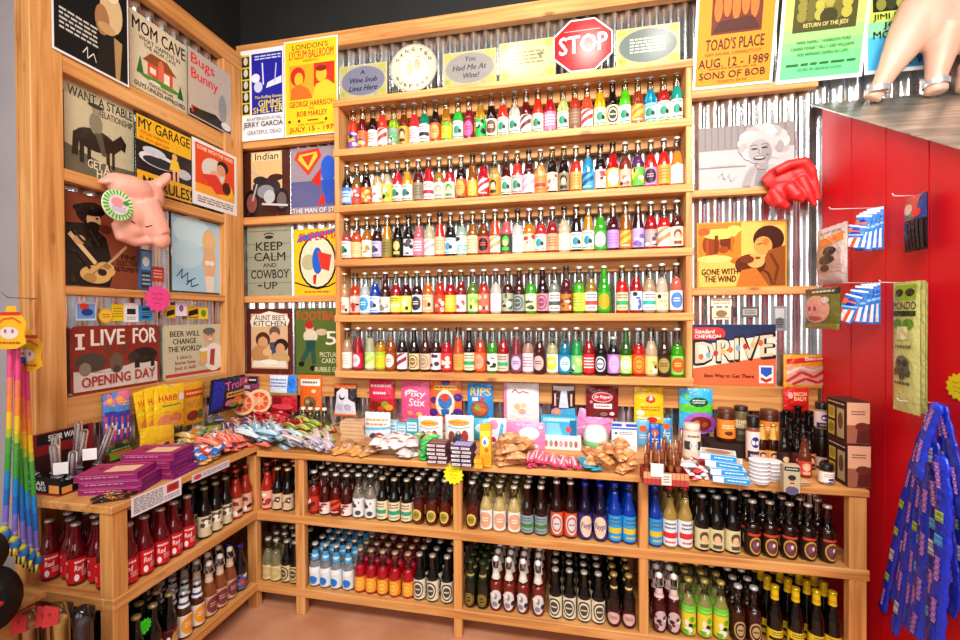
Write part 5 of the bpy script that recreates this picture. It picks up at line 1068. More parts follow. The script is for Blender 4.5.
# clear tubes under the orange pouch
for i, x in enumerate((304, 311, 318, 325)):
    p = onY(x, 420, -.07); t = thing('candy_tube', 'clear candy tube, %s from left under the orange pouch' % ORD[i], 'candy', (p.x, -.075, CT + .0005), 0, 'clear tubes under the orange pouch')
    mb = MB(); mb.lathe([(0, 0), (.012, 0), (.012, .11), (0, .11)], 12); mb.build('tube', FILM, t)
    mb = MB(); mb.lathe([(0, .002), (.0105, .002), (.0105, .05), (0, .05)], 12, ['8a9a4a', 'c85a4a', '9ab05a', 'b8a04a'][i]); mb.build('filling', PLASTIC, t)
    mb = MB(); mb.lathe([(.0128, .108), (.0128, .122), (0, .122)], 12, 'e8e4e0'); mb.build('cap', PLASTIC, t)

# ---- packets and boxes standing in the second row
stand_bag('candy_bag', 'white and pale blue candy bag with orange lettering by tan bars', 'candy', (366, 412, 391, 447), 'dfe8f0', [('l', .08, .62, .92, .86, 2, 'e89a2a'), ('p', [(0, .5), (1, .56), (1, .62), (0, .58)], '6ab8e0'), ('e', .4, .26, .2, .18, '4a4a58'), ('e', .62, .3, .2, .16, 'b0404a'), ('e', .5, .14, .2, .1, '5a78a8'), ('r', 0, 0, 1, .06, 'c8d4e0')])
for i, (x0, x1, y0, c) in enumerate(((388, 397, 421, 'a8d4ec'), (397, 406, 424, '8ac8e4'), (406, 418, 420, '3aa8b8'))):
    stand_box('candy_box', 'light blue candy carton, %s of three beside the pink bag' % ORD[i], 'candy', (x0, y0, x1, 445), c, .03, group='light blue cartons below the pink bag', front=[('r', .1, .55, .9, .9, 'dff0f6'), ('l', .15, .6, .85, .85, 2, '3a8ab0'), ('r', .1, .1, .5, .4, '2a7a9a')])
for i, b in enumerate(((419, 416, 443, 446), (446, 415, 474, 447))):
    stand_bag('candy_bag', 'white candy bag with orange oval above small figures, %s of two' % ORD[i], 'candy', b, 'e4e8ee', [('e', .5, .8, .38, .1, 'ee9a2a'), ('l', .24, .76, .76, .84, 1, 'b8601a'), ('w', [(.1, .68), (.5, .62), (.9, .68)], .02, '6a8ab0'), ('e', .26, .36, .12, .18, '8a4a3a'), ('e', .5, .34, .12, .22, '3a4a6a'), ('e', .72, .38, .12, .2, 'a83a3a'), ('e', .4, .22, .1, .12, '2a3a4a'), ('e', .62, .2, .1, .12, '6a7a8a'), ('e', .5, .5, .06, .05, 'd8a888')], .022)
stand_bag('candy_bag', 'turquoise candy bag leaning behind the yellow carton', 'candy', (472, 418, 492, 440), '4ab8d8', [('e', .5, .6, .3, .2, 'c8ecf4'), ('l', .2, .1, .8, .3, 2, '2a7aa0')])
stand_box('candy_box', 'narrow yellow carton standing left of the pink packets', 'candy', (480, 425, 491, 467), 'f0b41a', .025, front=[('r', .04, .72, .96, .86, 'f4d850'), ('e', .5, .6, .34, .12, 'ece4e0'), ('e', .44, .58, .14, .06, '6a8ac0'), ('e', .6, .4, .2, .06, 'e86a2a'), ('r', .1, .06, .9, .3, 'ee9a1e')])
stand_bag('candy_bag', 'white and pink packet with light blue splash', 'candy', (489, 418, 507, 447), 'ece0ea', [('e', .3, .8, .26, .16, 'ee88b0'), ('p', [(.5, .1), (.7, .9), (.86, .8), (.7, .1)], '4ab0dc'), ('e', .3, .3, .14, .1, 'a83a5a'), ('e', .74, .24, .18, .14, 'f6f0f4')])
stand_bag('candy_bag', 'pink candy bag with large white round patch', 'candy', (507, 422, 545, 449), 'ee88bc', [('e', .6, .62, .26, .24, 'f4eef2'), ('e', .56, .26, .14, .16, '3aa0b8'), ('e', .76, .16, .08, .08, 'f4eef2'), ('e', .3, .3, .16, .2, 'd85a98'), ('e', .9, .86, .06, .06, 'f4f0f4')], .02)
stand_box('gum_display', 'light blue gum display carton with raised header', 'candy', (541, 417, 577, 448), '3aa8dc', .05, front=[('r', .06, .84, .94, .97, '8ad0ee'), ('l', .2, .86, .8, .95, 1, 'e8f4fa'), ('p', [(.1, .4), (.16, .8), (.5, .8), (.6, .4)], '7ac4e8'), ('r', .8, .3, .98, .9, '1a6a9a'), ('e', .76, .6, .08, .1, 'd84a5a')])
stand_box('candy_tray', 'low white tray printed with little pink figures', 'candy', (541.5, 437, 581, 450), 'ece8e4', .05, front=[('e', .12 + .125 * i, .46, .045, .26, ['c8788a', '8a9a7a', 'b85a6a', 'c89aa0'][i % 4]) for i in range(7)])
stand_bag('candy_bag', 'light pink bag lying at a slant under the maroon bag', 'candy', (572, 411, 607, 440), 'ec8ec0', [('w', [(.05, .3), (.5, .6), (.95, .4)], .04, 'f6c4de'), ('w', [(.05, .7), (.5, .5), (.95, .8)], .03, 'd868a0')], ry=.25)
p = onZ(596, 447, CT)
t = thing('candy_tub', 'round white tub with green band around its base', 'tub', (p.x, p.y + .03, CT + .0005))
mb = MB(); mb.lathe([(0, 0), (.058, 0), (.06, .004), (.06, .028), (.058, .03), (0, .03)], 28, '7ac07a'); mb.build('base', PLASTIC, t)
mb = MB(); mb.lathe([(.06, .03), (.06, .05), (.05, .08), (.036, .096), (0, .102)], 28, 'f0f0ec'); mb.build('dome', PLASTIC, t)
stand_box('candy_box', 'white carton with deep blue band along its top', 'candy', (612, 424, 637, 452), 'ece8ee', .04, front=[('r', 0, .9, .4, 1, '1a5ac8'), ('r', .55, .9, 1, 1, '1a5ac8'), ('r', 0, .8, 1, .86, '2a6ad0'), ('l', .3, .6, .86, .72, 2, '6a6a80'), ('e', .16, .66, .06, .04, '3a3a50'), ('e', .5, .2, .12, .1, 'd8a090'), ('r', .4, .34, .56, .42, 'b8a8a8')])
for i, (b, c) in enumerate((((636, 420, 649, 446), '6ab8e4'), ((649, 424, 660, 450), '1a58c8'), ((660, 418, 672, 444), '3a9ad8'))):
    stand_bag('candy_bag', '%s blue candy packet standing below the yellow bag' % ['pale', 'deep', 'bright'][i], 'candy', b, c, [('e', .5, .7, .3, .12, 'e85a2a'), ('l', .2, .3, .8, .5, 2, 'dfe8f4')], .012)

for (px_, py_, L_, W_) in ((666, 486, .095, .19), (352, 441, .085, .14), (763, 485, .07, .08), (775, 482, .07, .08), (732, 484, .13, .14), (437, 464, .085, .095), (461, 467, .09, .097), (478, 469, .065, .04), (792, 493, .04, .07)):
    q_ = onZ(px_, py_, CT); block(q_.x, q_.y, L_, W_, 0)
# ---- things lying along the front of the back counter
rp = random.Random(11)
def heap(n, box, L, W, T, cols, spec, name, label, group, rise=.05, ang=(-.9, .9), tilt=(.05, .4), ct=CT, seed=1, lim=True):
    r = random.Random(seed + n); x0, y0, x1, y1 = box
    xr = (onZ(x0 - 3, y1, ct).x, onZ(x1 + 4, y1, ct).x) if lim else None
    for i in range(n):
        f = i / max(n - 1, 1)
        x = x0 + (x1 - x0) * ((i * .618 + r.uniform(-.06, .06)) % 1.0)
        flat(name, label, 'candy', x, y1 + (y0 - y1) * f, L * (.92, 1.0, 1.07)[i % 3], W, T, r.uniform(*ang), cols[i % len(cols)], spec, ct=ct, lift=rise * f + .004 * (i % 3), group=group, xr=xr)
# tan wrapped bars: stack, then a flat row
for i, (x, y, l) in enumerate(((352, 428, 0), (352, 428, .02), (353, 427, .04), (352, 426, .06), (353, 427, .08))):
    p = onZ(352, 441, CT)
    t = carton('fudge_bar', 'pale tan wrapped block, %s up in the stack before the black bag' % ORD[i], 'candy', (p.x + rp.uniform(-.006, .006), p.y, CT + .0005 + l), .135, .075, .0192, 'd8b088', rp.uniform(-.1, .1), 'stack of pale tan blocks', front=[('l', .1, .3, .9, .7, 1, 'b88a5a'), ('r', 0, .0, 1, .12, 'e8c8a0')], mat=FOIL)
for i in range(5):
    flat('candy_bar', 'orange-tan wrapped bar lying flat, %s in row left of brown loaves' % ORD[i], 'candy', 326 + i * 7.2, 459, .12, .032, .02, -.38, 'dc9a58', [('r', .1, .3, .9, .7, 'e8b078'), ('l', .2, .35, .8, .65, 1, 'b8702a')], group='flat row of orange-tan bars')
for i, (x, y) in enumerate(((352, 452), (362, 455), (358, 446), (368, 449))):
    flat('candy_bar', 'brown paper-wrapped lump, %s of four beside flat tan bars' % ORD[i], 'candy', x, y, .08, .07, .03, rp.uniform(-1.4, -.9), 'a8744a', [('w', [(.1, .3), (.5, .4), (.9, .3)], .06, 'c89a6a')], group='brown paper lumps', lift=.0 if i < 2 else .018)
heap(26, (366, 446, 410, 463), .085, .055, .02, ['e8d4d4', 'f0e0de'], [('e', .5, .6, .34, .18, 'b05a5a'), ('e', .5, .7, .32, .13, 'f6eae8')], 'wrapped_candy', 'white and pink twisted packet in the heap beside green packets', 'white and pink packets', .05)
heap(30, (396, 451, 426, 468), .1, .03, .016, ['3ed05a', '34b850'], [('w', [(.1, .2), (.9, .8)], .16, 'a0f0a8'), ('w', [(.1, .6), (.9, .95)], .08, '1a9a3a')], 'wrapped_candy', 'bright green cellophane packet in heap on the counter edge', 'green cellophane packets', .03, (-1.4, -.2))
heap(12, (398, 444, 430, 450), .085, .035, .016, ['a0b070', '8aa860'], [('w', [(.1, .3), (.9, .6)], .2, 'd0dcae')], 'wrapped_candy', 'olive-green wrapped packet behind the bright green heap', 'olive-green packets', .05, (-1.2, .2))
def stack(name, label, px, py, w, dp, hs, n, base, front, top=None, rz=0.0, group=None, ct=CT, jit=.004, place=''):
    p = onZ(px, py, ct)
    for i in range(n):
        carton(name, '%s, %s from bottom%s' % (label, ORD[i], place), 'candy', (p.x + rp.uniform(-jit, jit), p.y + rp.uniform(-jit, jit), ct + .0005 + i * hs), w, dp, hs - .0004, base, rz + rp.uniform(-.06, .06), group, front=front, top=top)
WB = [('r', .04, .25, .44, .8, 'ece6ea'), ('r', .52, .25, .94, .8, 'e4dce4'), ('l', .1, .35, .9, .7, 1, '6a4a5a')]
stack('chocolate_bar', 'white and brown chocolate bar', 437, 464, .09, .08, .0175, 5, '5a2c34', WB, [('r', .1, .1, .9, .5, '9a6a5a'), ('l', .1, .6, .9, .9, 2, 'c8b0a8')], group='brown chocolate bars', place=' in left-hand stack')
stack('chocolate_bar', 'white and purple chocolate bar', 461, 467, .092, .085, .0175, 5, '3a2a3c', WB, [('r', .05, .1, .95, .9, '8a78c8'), ('l', .1, .2, .9, .8, 3, 'e4dcf4')], group='purple chocolate bars', place=' in right-hand stack')
stack('gum_pack', 'orange and yellow gum pack', 478, 469, .036, .06, .02, 2, 'ee9a20', [('r', .1, .2, .9, .8, 'f4c83a'), ('l', .2, .35, .8, .65, 1, 'b84a1a')], group='orange gum packs', place=' beside purple bars')
for i in range(44):
    k = i % 11
    flat('candy_stick', 'pink cellophane candy stick in the bundle at counter edge', 'candy', 525 + k * 5.2, 476 + k * .6 - (i // 11) * 5, .135, .022, .012, rp.uniform(-.25, .25), ['f0708e', 'f48aa6', 'ea5c80'][i % 3], [('w', [(.5, .1), (.4, .9)], .26, 'fadce2'), ('r', .1, .0, .9, .1, 'd83a68')], group='pink cellophane sticks', lift=.016 * (i // 11) + .001 * k, xr=(onZ(519, 477, CT).x, onZ(584, 477, CT).x))
heap(30, (487, 446, 524, 474), .1, .042, .024, ['cc8c54', 'd89a60', 'b87848'], [('e', .5, .6, .3, .14, 'ecbc8c'), ('r', .1, .2, .9, .3, 'a85a30')], 'toffee_stick', 'tan wrapped toffee heaped beside the pink cellophane sticks', 'tan wrapped toffees left of pink sticks', .07, (-1.9, -.5), (.0, .3))
for i, (x, y) in enumerate(((584, 477), (590, 473))):
    flat('wrapped_candy', ['teal twist-wrapped packet with dark swirl at the counter edge', 'teal striped packet lying behind the dark swirl packet'][i], 'candy', x, y, .12, .05, .018, .5, '2a9ab0', [('w', [(.1, .2), (.6, .4), (.3, .8)], .14, '7ad0e0'), ('e', .5, .14, .26, .07, '1c2a5a')], lift=.012 * i, tilt=.25)
for i in range(0):
    x = 596 + (i % 6) * 8 + rp.uniform(-2, 2); y = 482 - (i // 6) * 11
    flat('caramel', 'orange-tan wrapped caramel heaped left of the stick tray', 'candy', x, y, .075, .034, .016, rp.uniform(-.8, .8), ['d8945a', 'e0a06a', 'c88048'][i % 3], [('e', .5, .5, .3, .16, 'f0c090'), ('r', .1, .1, .9, .2, 'b86a34')], group='orange-tan caramels', lift=.008 * (i // 6) + .003 * (i % 4))
heap(44, (592, 452, 637, 485), .085, .04, .024, ['dc985e', 'e4a46c', 'cc8448'], [('e', .5, .5, .3, .16, 'f4c494'), ('r', .1, .1, .9, .2, 'b86a34')], 'caramel', 'orange-tan wrapped caramel heaped left of the stick tray', 'orange-tan caramels', .07, (-.9, .9), (.0, .3))
# tray of brown sticks
p = onZ(666, 486, CT); TY = p.y
w = (onY(688, 480, TY) - onY(643, 480, TY)).length; hh = onY(666, 473, TY).z - CT
t = thing('candy_tray', 'checkered red and tan tray holding brown candy sticks', 'tray', (p.x, TY, CT + .0005))
mb = MB(); mb.box(-w / 2, w / 2, 0, .09, 0, .004, '8a4a30'); mb.box(-w / 2, w / 2, 0, .004, .004, hh, 'b8403a'); mb.box(-w / 2, w / 2, .086, .09, .004, hh, 'a83a34'); mb.box(-w / 2, -w / 2 + .004, .004, .086, .004, hh, 'a83a34'); mb.box(w / 2 - .004, w / 2, .004, .086, .004, hh, 'a83a34'); mb.build('tray', PAPER, t)
link('print', art_mesh('print', [('r', 0, .5, 1, 1, 'd89868')] + [('r', .09 * i, 0, .09 * i + .008, 1, '7a2a28') for i in range(1, 11)] + [('r', .4, .06, .62, .92, 'e8dcd4'), ('l', .44, .2, .58, .8, 3, '8a5a5a')], w, hh, lambda u, v, off: ((u - .5) * w, -off - .0002, v * hh), PAPER), t)
for i in range(10):
    x = p.x - w / 2 + .018 + (w - .03) * (i % 5) / 4.6; y = TY + .02 + .038 * (i // 5); lx = rp.uniform(-.018, .018); ly = rp.uniform(-.004, .02)
    t = thing('rock_candy_stick', 'brown crusted candy stick, %s from left in %s row of tray' % (ORD[i % 5], ['front', 'rear'][i // 5]), 'candy', (x, y, CT + .006), 0, 'brown candy sticks in the tray')
    mb = MB(); h2 = .12 + .035 * (i // 5) + rp.uniform(-.015, .015)
    pts = [(lx * k / 6, ly * k / 6, h2 * k / 6) for k in range(7)]
    mb.tube(pts, [.007, .0095, .008, .010, .0085, .0095, .004], 7, '7a3a20', cols=['8a4a2a', '5a2814', '9a5a34', '6a3018', '8a4628', '7a3a20']); mb.build('candy', PLASTIC, t)
    mb = MB(); mb.tube([(lx * 1.0, ly, h2), (lx * 1.12, ly * 1.1, h2 + .03)], .002, 6, 'e0c8a0'); mb.build('stick', PLASTIC, t)
carton('price_card', 'blank white price card propped in the checkered tray', 'card', (onY(657, 465, TY - .004).x, TY - .006, CT + hh * .7), .045, .001, .05, 'f2eef2', 0.0)
# jars and cans at the right
jar('candy_jar', 'tall jar with black and white label behind the peppermint heap', 'jar', 694, 462, .036, .16, 'c8a888', 'd8d0c4', (.1, .82, 'e8dcc8'), [('r', 0, .3, 1, .62, '3a3a40'), ('e', .5, .46, .2, .26, 'e8e4e0'), ('l', .2, .72, .8, .9, 1, '8a5a4a')])
heap(70, (688, 454, 718, 484), .026, .016, .009, ['f4dedc', 'e0444c', 'f6eeec'], [('w', [(.1, .2), (.9, .8)], .24, 'd8303c')], 'peppermint', 'red and white peppermint piece in the heap beside blue boxes', 'red and white peppermint pieces', .09, (-1.5, 1.5), (.0, .6))
for i in range(4):
    P0 = onZ(732, 484, CT)
    carton('chocolate_box', 'light blue and white chocolate box, %s from bottom of its stack' % ORD[i], 'box', (P0.x - .012 * i + rp.uniform(-.006, .006), P0.y - .002 + .012 * i, CT + .0005 + i * .0245), .125, .085, .024, 'e4ecf2', -.15 + .16 * (i % 2) - .1 * i, 'stack of blue and white chocolate boxes',
           front=[('r', .3, .08, 1, .92, '2a98dc'), ('l', .4, .3, .9, .7, 1, 'dff0fa')], left=[('r', 0, 0, 1, 1, '4aa8e0'), ('p', [(0, 0), (.4, 0), (.9, 1), (.5, 1)], 'ecf0f4')], top=[('r', .05, .1, .95, .9, 'd8c4b0'), ('e', .5, .5, .36, .34, 'a87a5a'), ('r', 0, 0, 1, .1, '2a98dc')])
for i, (x, y) in enumerate(((706, 482), (713, 486), (722, 487))):
    flat('wrapped_candy', 'white film-wrapped slab, %s of three at foot of blue boxes' % ORD[i], 'candy', x, y, .05, .075, .012, .2, 'eae6ec', [('w', [(.1, .3), (.9, .4)], .08, 'c8b8c8')], lift=.004 * i, group='white film-wrapped slabs')
JL = [('r', 0, .1, 1, .9, 'ee8a2a'), ('l', .2, .5, .8, .75, 2, 'f8e4c8'), ('e', .5, .28, .2, .12, '6a2a14')]
jar('spread_jar', 'brown jar with orange label left of the tan jar', 'jar', 726, 448, .038, .15, '4a1c0e', '5a2a1a', (.12, .68, 'ee8426'), JL, z=.83, y=-.145)
jar('spread_jar', 'brown jar with orange label behind the gold-topped bottle', 'jar', 769, 446, .038, .15, '4a1c0e', '5a2a1a', (.12, .68, 'ee8426'), JL, z=.83, y=-.145)
jar('spread_jar', 'tan-labelled jar with dark lid between orange-labelled jars', 'jar', 741, 444, .03, .16, '6a5a3a', '2a1c18', (.1, .62, '4a4034'), [('r', 0, .55, 1, 1, 'd8c8a0'), ('l', .2, .2, .8, .4, 2, 'a89a80')], z=.83, y=-.13)
BF = [('e', .5, .62, .26, .2, '2a2a8a'), ('e', .4, .6, .08, .08, 'e8e0ec'), ('e', .6, .6, .08, .08, 'e8e0ec'), ('r', 0, 0, 1, .3, '3a2a4a'), ('l', .2, .08, .8, .22, 1, 'd8c8e0')]
jar('rub_jar', 'black-capped spice jar with blue-eyed label before tan jar', 'jar', 753, 458, .027, .2, '8a4a34', '14100f', (.08, .68, 'ecd8d4'), BF, lidh=.045, y=-.238)
jar('rub_jar', 'topmost black-capped spice jar beside the brown cartons', 'jar', 822, 462, .027, .11, 'a8724a', '14100f', (.08, .68, 'e8ccc8'), BF, lidh=.026, z=.931, y=-.262)
jar('rub_jar', 'dark jar with pink label under the topmost spice jar', 'jar', 822, 462, .03, .162, '1a0c08', '100c0c', (.06, .3, 'd8b0a0'), [('e', .5, .5, .3, .3, '3a2a4a')], lidh=.03, y=-.262)
# shelf risers under the back jars
carton('box_riser', 'dark carton under the orange-labelled jars', 'box', (onY(748, 450, -.2).x, -.205, CT + .0005), .32, .12, .061, '2a1c18', 0)
# bottles of sauce
def sauce(label, px, py, kind='long', liq='1c0c08', bg='d8a890', ac='5a2a4a', cap='141010', s=.82, z=None, neckc=None, y=None):
    p = onZ(px, py, CT)
    if y is not None: p = Vector((onY(px, 450, y).x, y - .025, CT))
    block(p.x, p.y, .05, .05, 0)
    t = thing('sauce_bottle', label, 'bottle', (p.x, p.y + .025, (z or CT) + .0005), -.1, 'sauce bottles on the counter')
    t.scale = (s, s, s)
    link('glass', glass_mesh(kind, liq, None, .2), t); link('label', label_mesh(kind, .014, .085, 'face', bg, ac), t)
    link('crown_cap', cap_mesh(cap, BP[kind][-1][1] + .001), t)
    if neckc: link('neck_label', neck_mesh(kind, .15, .224, neckc, neckc), t)
    return t
sauce('small brown bottle with golden neck foil and face label', 773, 462, 'slim', '3a1408', 'e0a050', '4a2a5a', 'e0b060', .72, neckc='d8a858', y=-.26)
sauce('small brown bottle with golden neck foil, the one behind', 762, 456, 'slim', '3a1408', 'e0a050', '4a2a5a', 'e0b060', .7, neckc='d8a858', y=-.25)
for i, (x, yy, k) in enumerate(((786, -.1, 'stout'), (798, -.1, 'long'), (809, -.1, 'stout'), (790, -.19, 'stout'), (803, -.18, 'stout'), (813, -.19, 'long'), (784, -.3, 'stout'), (797, -.29, 'stout'), (809, -.29, 'stout'))):
    sauce('dark sauce bottle, %s of the cluster below red packet' % ORD[i], x, 450, k, '120a08', ['8a4a3a', '2a1c1c', '6a2a2a', 'c87a5a', '3a2420'][i % 5], '3a1c1c', '0e0c0c', [1.05, .95, 1.05, .95, .95, .85, .85, .8, .8][i], y=yy)
sauce('short red-labelled amber bottle right of the face carton', 808, 479, 'stout', '6a2c10', 'c8403a', 'e0a088', '5a2a1a', .78)
jar('rub_jar', 'small jar with black lid and blue-white label beside boxes', 'jar', 830, 486, .024, .075, '8a6a4a', '15120f', (.1, .66, 'ece4e0'), [('p', [(0, 0), (1, .3), (1, 0), (0, 0)], '2a2a6a'), ('l', .2, .5, .8, .85, 2, 'b88a6a'), ('e', .6, .34, .2, .12, '3a3a7a')], lidh=.022)
for s_, (x, y, n) in enumerate(((763, 485, 6), (775, 482, 5))):
    q = onZ(x, y, CT)
    for i in range(n):
        t = thing('candy_tin', 'round white tin, %s from bottom of %s pile' % (ORD[i], ['front', 'rear'][s_]), 'tin', (q.x, q.y + .03, CT + .0005 + i * .0145), 0, 'piles of round white tins')
        mb = MB(); mb.lathe([(0, 0), (.034, 0), (.035, .002), (.035, .010), (.036, .0105), (.036, .0138), (.034, .0142), (0, .0142)], 24, 'ece8ea', cols=['e8e4e8', 'e8e4e8', 'd8dce4', 'e0a8a8' if i % 2 else 'c8d0dc', 'f0ecee', 'f0ecee', 'f4f0f2']); mb.build('tin', PLASTIC, t)
stand_box('soap_box', 'small tan carton printed with a moustached man', 'box', (784, 466, 800, 493), 'b8a888', .035, rz=-.1, front=[('r', .04, .8, .96, .96, '3a3430'), ('l', .15, .84, .85, .92, 1, 'd8ccb0')] + [('e', .5, .08, .4, .16, '5a5070'), ('e', .5, .42, .22, .2, 'd0a080'), ('e', .5, .56, .24, .1, '2a2422'), ('r', .36, .34, .64, .38, '2a2422'), ('e', .42, .45, .03, .02, '201818'), ('e', .58, .45, .03, .02, '201818')])
for i, (x, y) in enumerate(((806, 488), (814, 491), (824, 492))):
    flat('soap_bar', 'thin tan bar lying flat, %s of three before the sauce bottles' % ORD[i], 'candy', x, y, .03, .07, .007, .2, 'c8a07a', [('r', .1, .3, .9, .7, 'e0c4a0')], lift=.002 * i, group='thin tan bars')
# two big cartons by the red wall
BXP = onZ(846, 497, CT)
fw = .1; 
for i in range(2):
    sidep = [('r', .03, .03, .97, .97, '3a1c14'), ('t', 'CHOCO', .08, .86, .9, .95, 'd8c8b0')][:1] + [('r', .06, .85, .94, .96, '2a120e'), ('l', .1, .87, .9, .94, 1, 'd8c0a8'), ('r', .12, .5, .44, .8, 'd8b83a'), ('e', .28, .66, .14, .12, 'a8923a'), ('r', .55, .1, .9, .8, 'b8a078'), ('e', .72, .5, .12, .2, '6a4a34'), ('r', .12, .1, .44, .44, 'c8a83a'), ('e', .28, .28, .14, .12, '8a7a2a')]
    carton('gift_carton', ['large brown carton against red wall, the lower one', 'large brown carton against red wall, stacked on another'][i], 'carton', (3.006, -.486 + .005 * i, CT + .0005 + i * .159), .076, .125, .158, '4a241a', 0, 'brown cartons by the red wall',
           left=sidep, front=[('r', .02, .45, .98, .98, 'd8a080'), ('r', .02, .02, .98, .45, '9a5a44'), ('l', .2, .68, .8, .8, 2, '6a3a2a'), ('p', [(.4, .03), (.98, .03), (.98, .5), (.5, .46)], '5a1c18'), ('e', .66, .42, .3, .1, '6a241c')])

# ================================================================== left counter
rq = random.Random(5)
# toy display tray with light-up toys
C0 = onZ(60, 497, CT2)                       # its front corner
tw = 0.15; td = .17
TX0 = C0.x - tw; TY0 = C0.y
t = thing('toy_display', 'black and red display tray of light-up toys with white lettering', 'display', (C0.x, C0.y, CT2 + .0005))
mb = MB()
mb.box(-tw, 0, 0, td, 0, .004, '1a1416'); mb.box(-tw, 0, 0, .003, .004, .062, '14100f'); mb.box(-.003, 0, .003, td, .004, .05, '14100f'); mb.box(-tw, -tw + .003, .003, td, .004, .12, '3a1418'); mb.box(-tw + .003, -.003, td - .003, td, .004, .09, '5a1418')
mb.build('tray', PAPER, t)
link('print', art_mesh('print', [('r', 0, 0, 1, .08, 'a81c20'), ('t', 'STAR', .06, .52, .56, .78, 'f0eef0'), ('t', 'WARS', .03, .24, .58, .48, 'f0eef0'), ('r', .68, .14, .98, .6, 'e89a4a')], tw, .062, lambda u, v, off: (-tw + u * tw, -off - .0002, .0005 + v * .061), PAPER), t)
link('print', art_mesh('print', [('r', 0, 0, 1, .08, 'a81c20'), ('r', .03, .14, .22, .6, 'e89a4a'), ('t', 'STAR WARS', .36, .25, .94, .7, 'f0eef0')], td, .05, lambda u, v, off: (off + .0002, u * td, .0005 + v * .049), PAPER), t)
mb = MB()
HZ = .20
mb.box(-tw - .004, -tw, .0, td + .05, .0, HZ, '6a1418'); mb.build('header', PAPER, t)
link('print', art_mesh('print', [('r', 0, 0, 1, 1, '8a161c'), ('r', .14, .78, .92, .98, '141014'), ('t', 'STAR WARS', .3, .83, .78, .94, 'f0eef0')], td + .05, HZ, lambda u, v, off: (-tw + off + .0002, u * (td + .05), v * HZ), PAPER), t)
FROST = clear_glass('frosted_plastic', 'e4dede', .3)
for i, (dx, dy, lx, ly, L) in enumerate(((-.125, .03, -.05, -.04, .16), (-.09, .05, .0, .0, .17), (-.055, .035, .01, -.02, .15), (-.10, .115, -.02, .03, .19), (-.06, .09, .0, .03, .17), (-.03, .125, .02, .05, .17), (-.025, .05, .012, .0, .12))):
    t = thing('light_up_toy', 'clear-bladed light-up toy with black hilt, %s in the black display tray' % ORD[i], 'toy', (C0.x + dx, C0.y + dy, CT2 + .006), 0, 'light-up toys in the display tray')
    P = lambda k: (lx * k, ly * k, L * k)
    mb = MB(); mb.tube([P(.0), P(.1), P(.3), P(.34), P(.36)], [.013, .015, .015, .017, .014], 12, '1a1a1c', cols=['1a1a1c', '8a8a90', '1a1a1c', 'b8b8bc', '222']); mb.build('hilt', PLASTIC, t)
    mb = MB(); mb.tube([P(.36), P(.6), P(1.1), P(1.15)], [.0135, .0135, .0125, .008], 14, 'b8b4b4'); mb.build('blade', FROST, t)
    mb = MB(); mb.tube([P(.36), P(1.08)], [.006, .005], 8, 'b4aeae'); mb.build('blade_core', PLASTIC, t)
for i, (dx, dy) in enumerate(((-.045, .02), (-.012, .09))):
    t = carton('price_card', 'blank white price card clipped among toys, %s' % ['the lower one', 'the upper one'][i], 'card', (C0.x + dx + .02, C0.y + dy, CT2 + .07 + .03 * i), .042, .001, .042, 'ecE8ec'.lower(), .6)
# small green carton behind
q = onZ(112, 462, CT2)
carton('candy_box', 'small green carton with orange stripe behind the toy display', 'box', (q.x - .03, q.y, CT2 + .0005), .03, .1, .05, '2a7a3a', 0.0, side=[('r', 0, 0, 1, .45, '7ac02a'), ('r', 0, .45, 1, .7, 'e87a3a'), ('l', .1, .74, .9, .95, 1, 'd8e8d0')])
# two hanging cards of sticks on the left wall batten
for i, (b, dd) in enumerate((((102, 394, 117, 437), .075), ((111, 391, 129, 440), .06))):
    bag('candy_card', ['blue and pink blister card of candy sticks, the nearer of two', 'blue and pink blister card of candy sticks, the farther of two'][i], 'candy', 'L', b, dd if i else .055, '6a5ab8',
        [('r', 0, .6, 1, 1, '4a90d8'), ('p', [(0, .8), (.5, .7), (1, .9), (1, 1), (.3, 1)], 'e878a8'), ('e', .36, .84, .16, .07, 'f0c040'), ('l', .5, .7, .95, .8, 2, 'f0e040'), ('r', .05, .5, .95, .6, '3a3aa8')] + [('r', .04 + .16 * k, .04, .15 + .16 * k, .5, ['d84a78', '2a50c8'][k % 2]) for k in range(6)] + [('r', .04 + .16 * k, .24 - .1 * (k % 2), .15 + .16 * k, .34 - .1 * (k % 2), 'e8dce8') for k in range(6)], .012, group='blister cards by the toy display')
# yellow gummy bags on a peg
for i, (b, dd) in enumerate((((138, 388, 160, 430), .06), ((146, 386, 168, 431), .085), ((152, 385, 182, 428), .11))):
    bag('candy_bag', 'yellow gummy bag, %s on the peg under the beer sign' % ['rearmost', 'middle one', 'frontmost with red lettering'][i], 'candy', 'L', b, dd - .0155 * 0, 'f0b81a',
        [('r', 0, .4, 1, 1, 'f4c81c'), ('t', 'HARIBO', .1, .64, .84, .78, 'd82820'), ('e', .84, .7, .12, .08, 'f4f0ea'), ('l', .2, .5, .8, .57, 1, '3a8a2a'), ('e', .3, .2, .22, .14, 'e88a5a'), ('e', .66, .22, .22, .12, 'e07a4a'), ('e', .5, .1, .24, .08, 'e8a04a')], .016, group='yellow gummy bags on the peg', ry=[-.15, -.08, .03][i])
t = thing('peg_hook', 'thin metal peg carrying the yellow gummy bags', 'hook', (0.04, onX(165, 386, .1).y, onX(165, 386, .1).z + .002))
mb = MB(); mb.tube([(0, 0, 0), (.11, 0, .004)], .002, 6, 'b0b0b0'); mb.build('rod', PLASTIC, t)
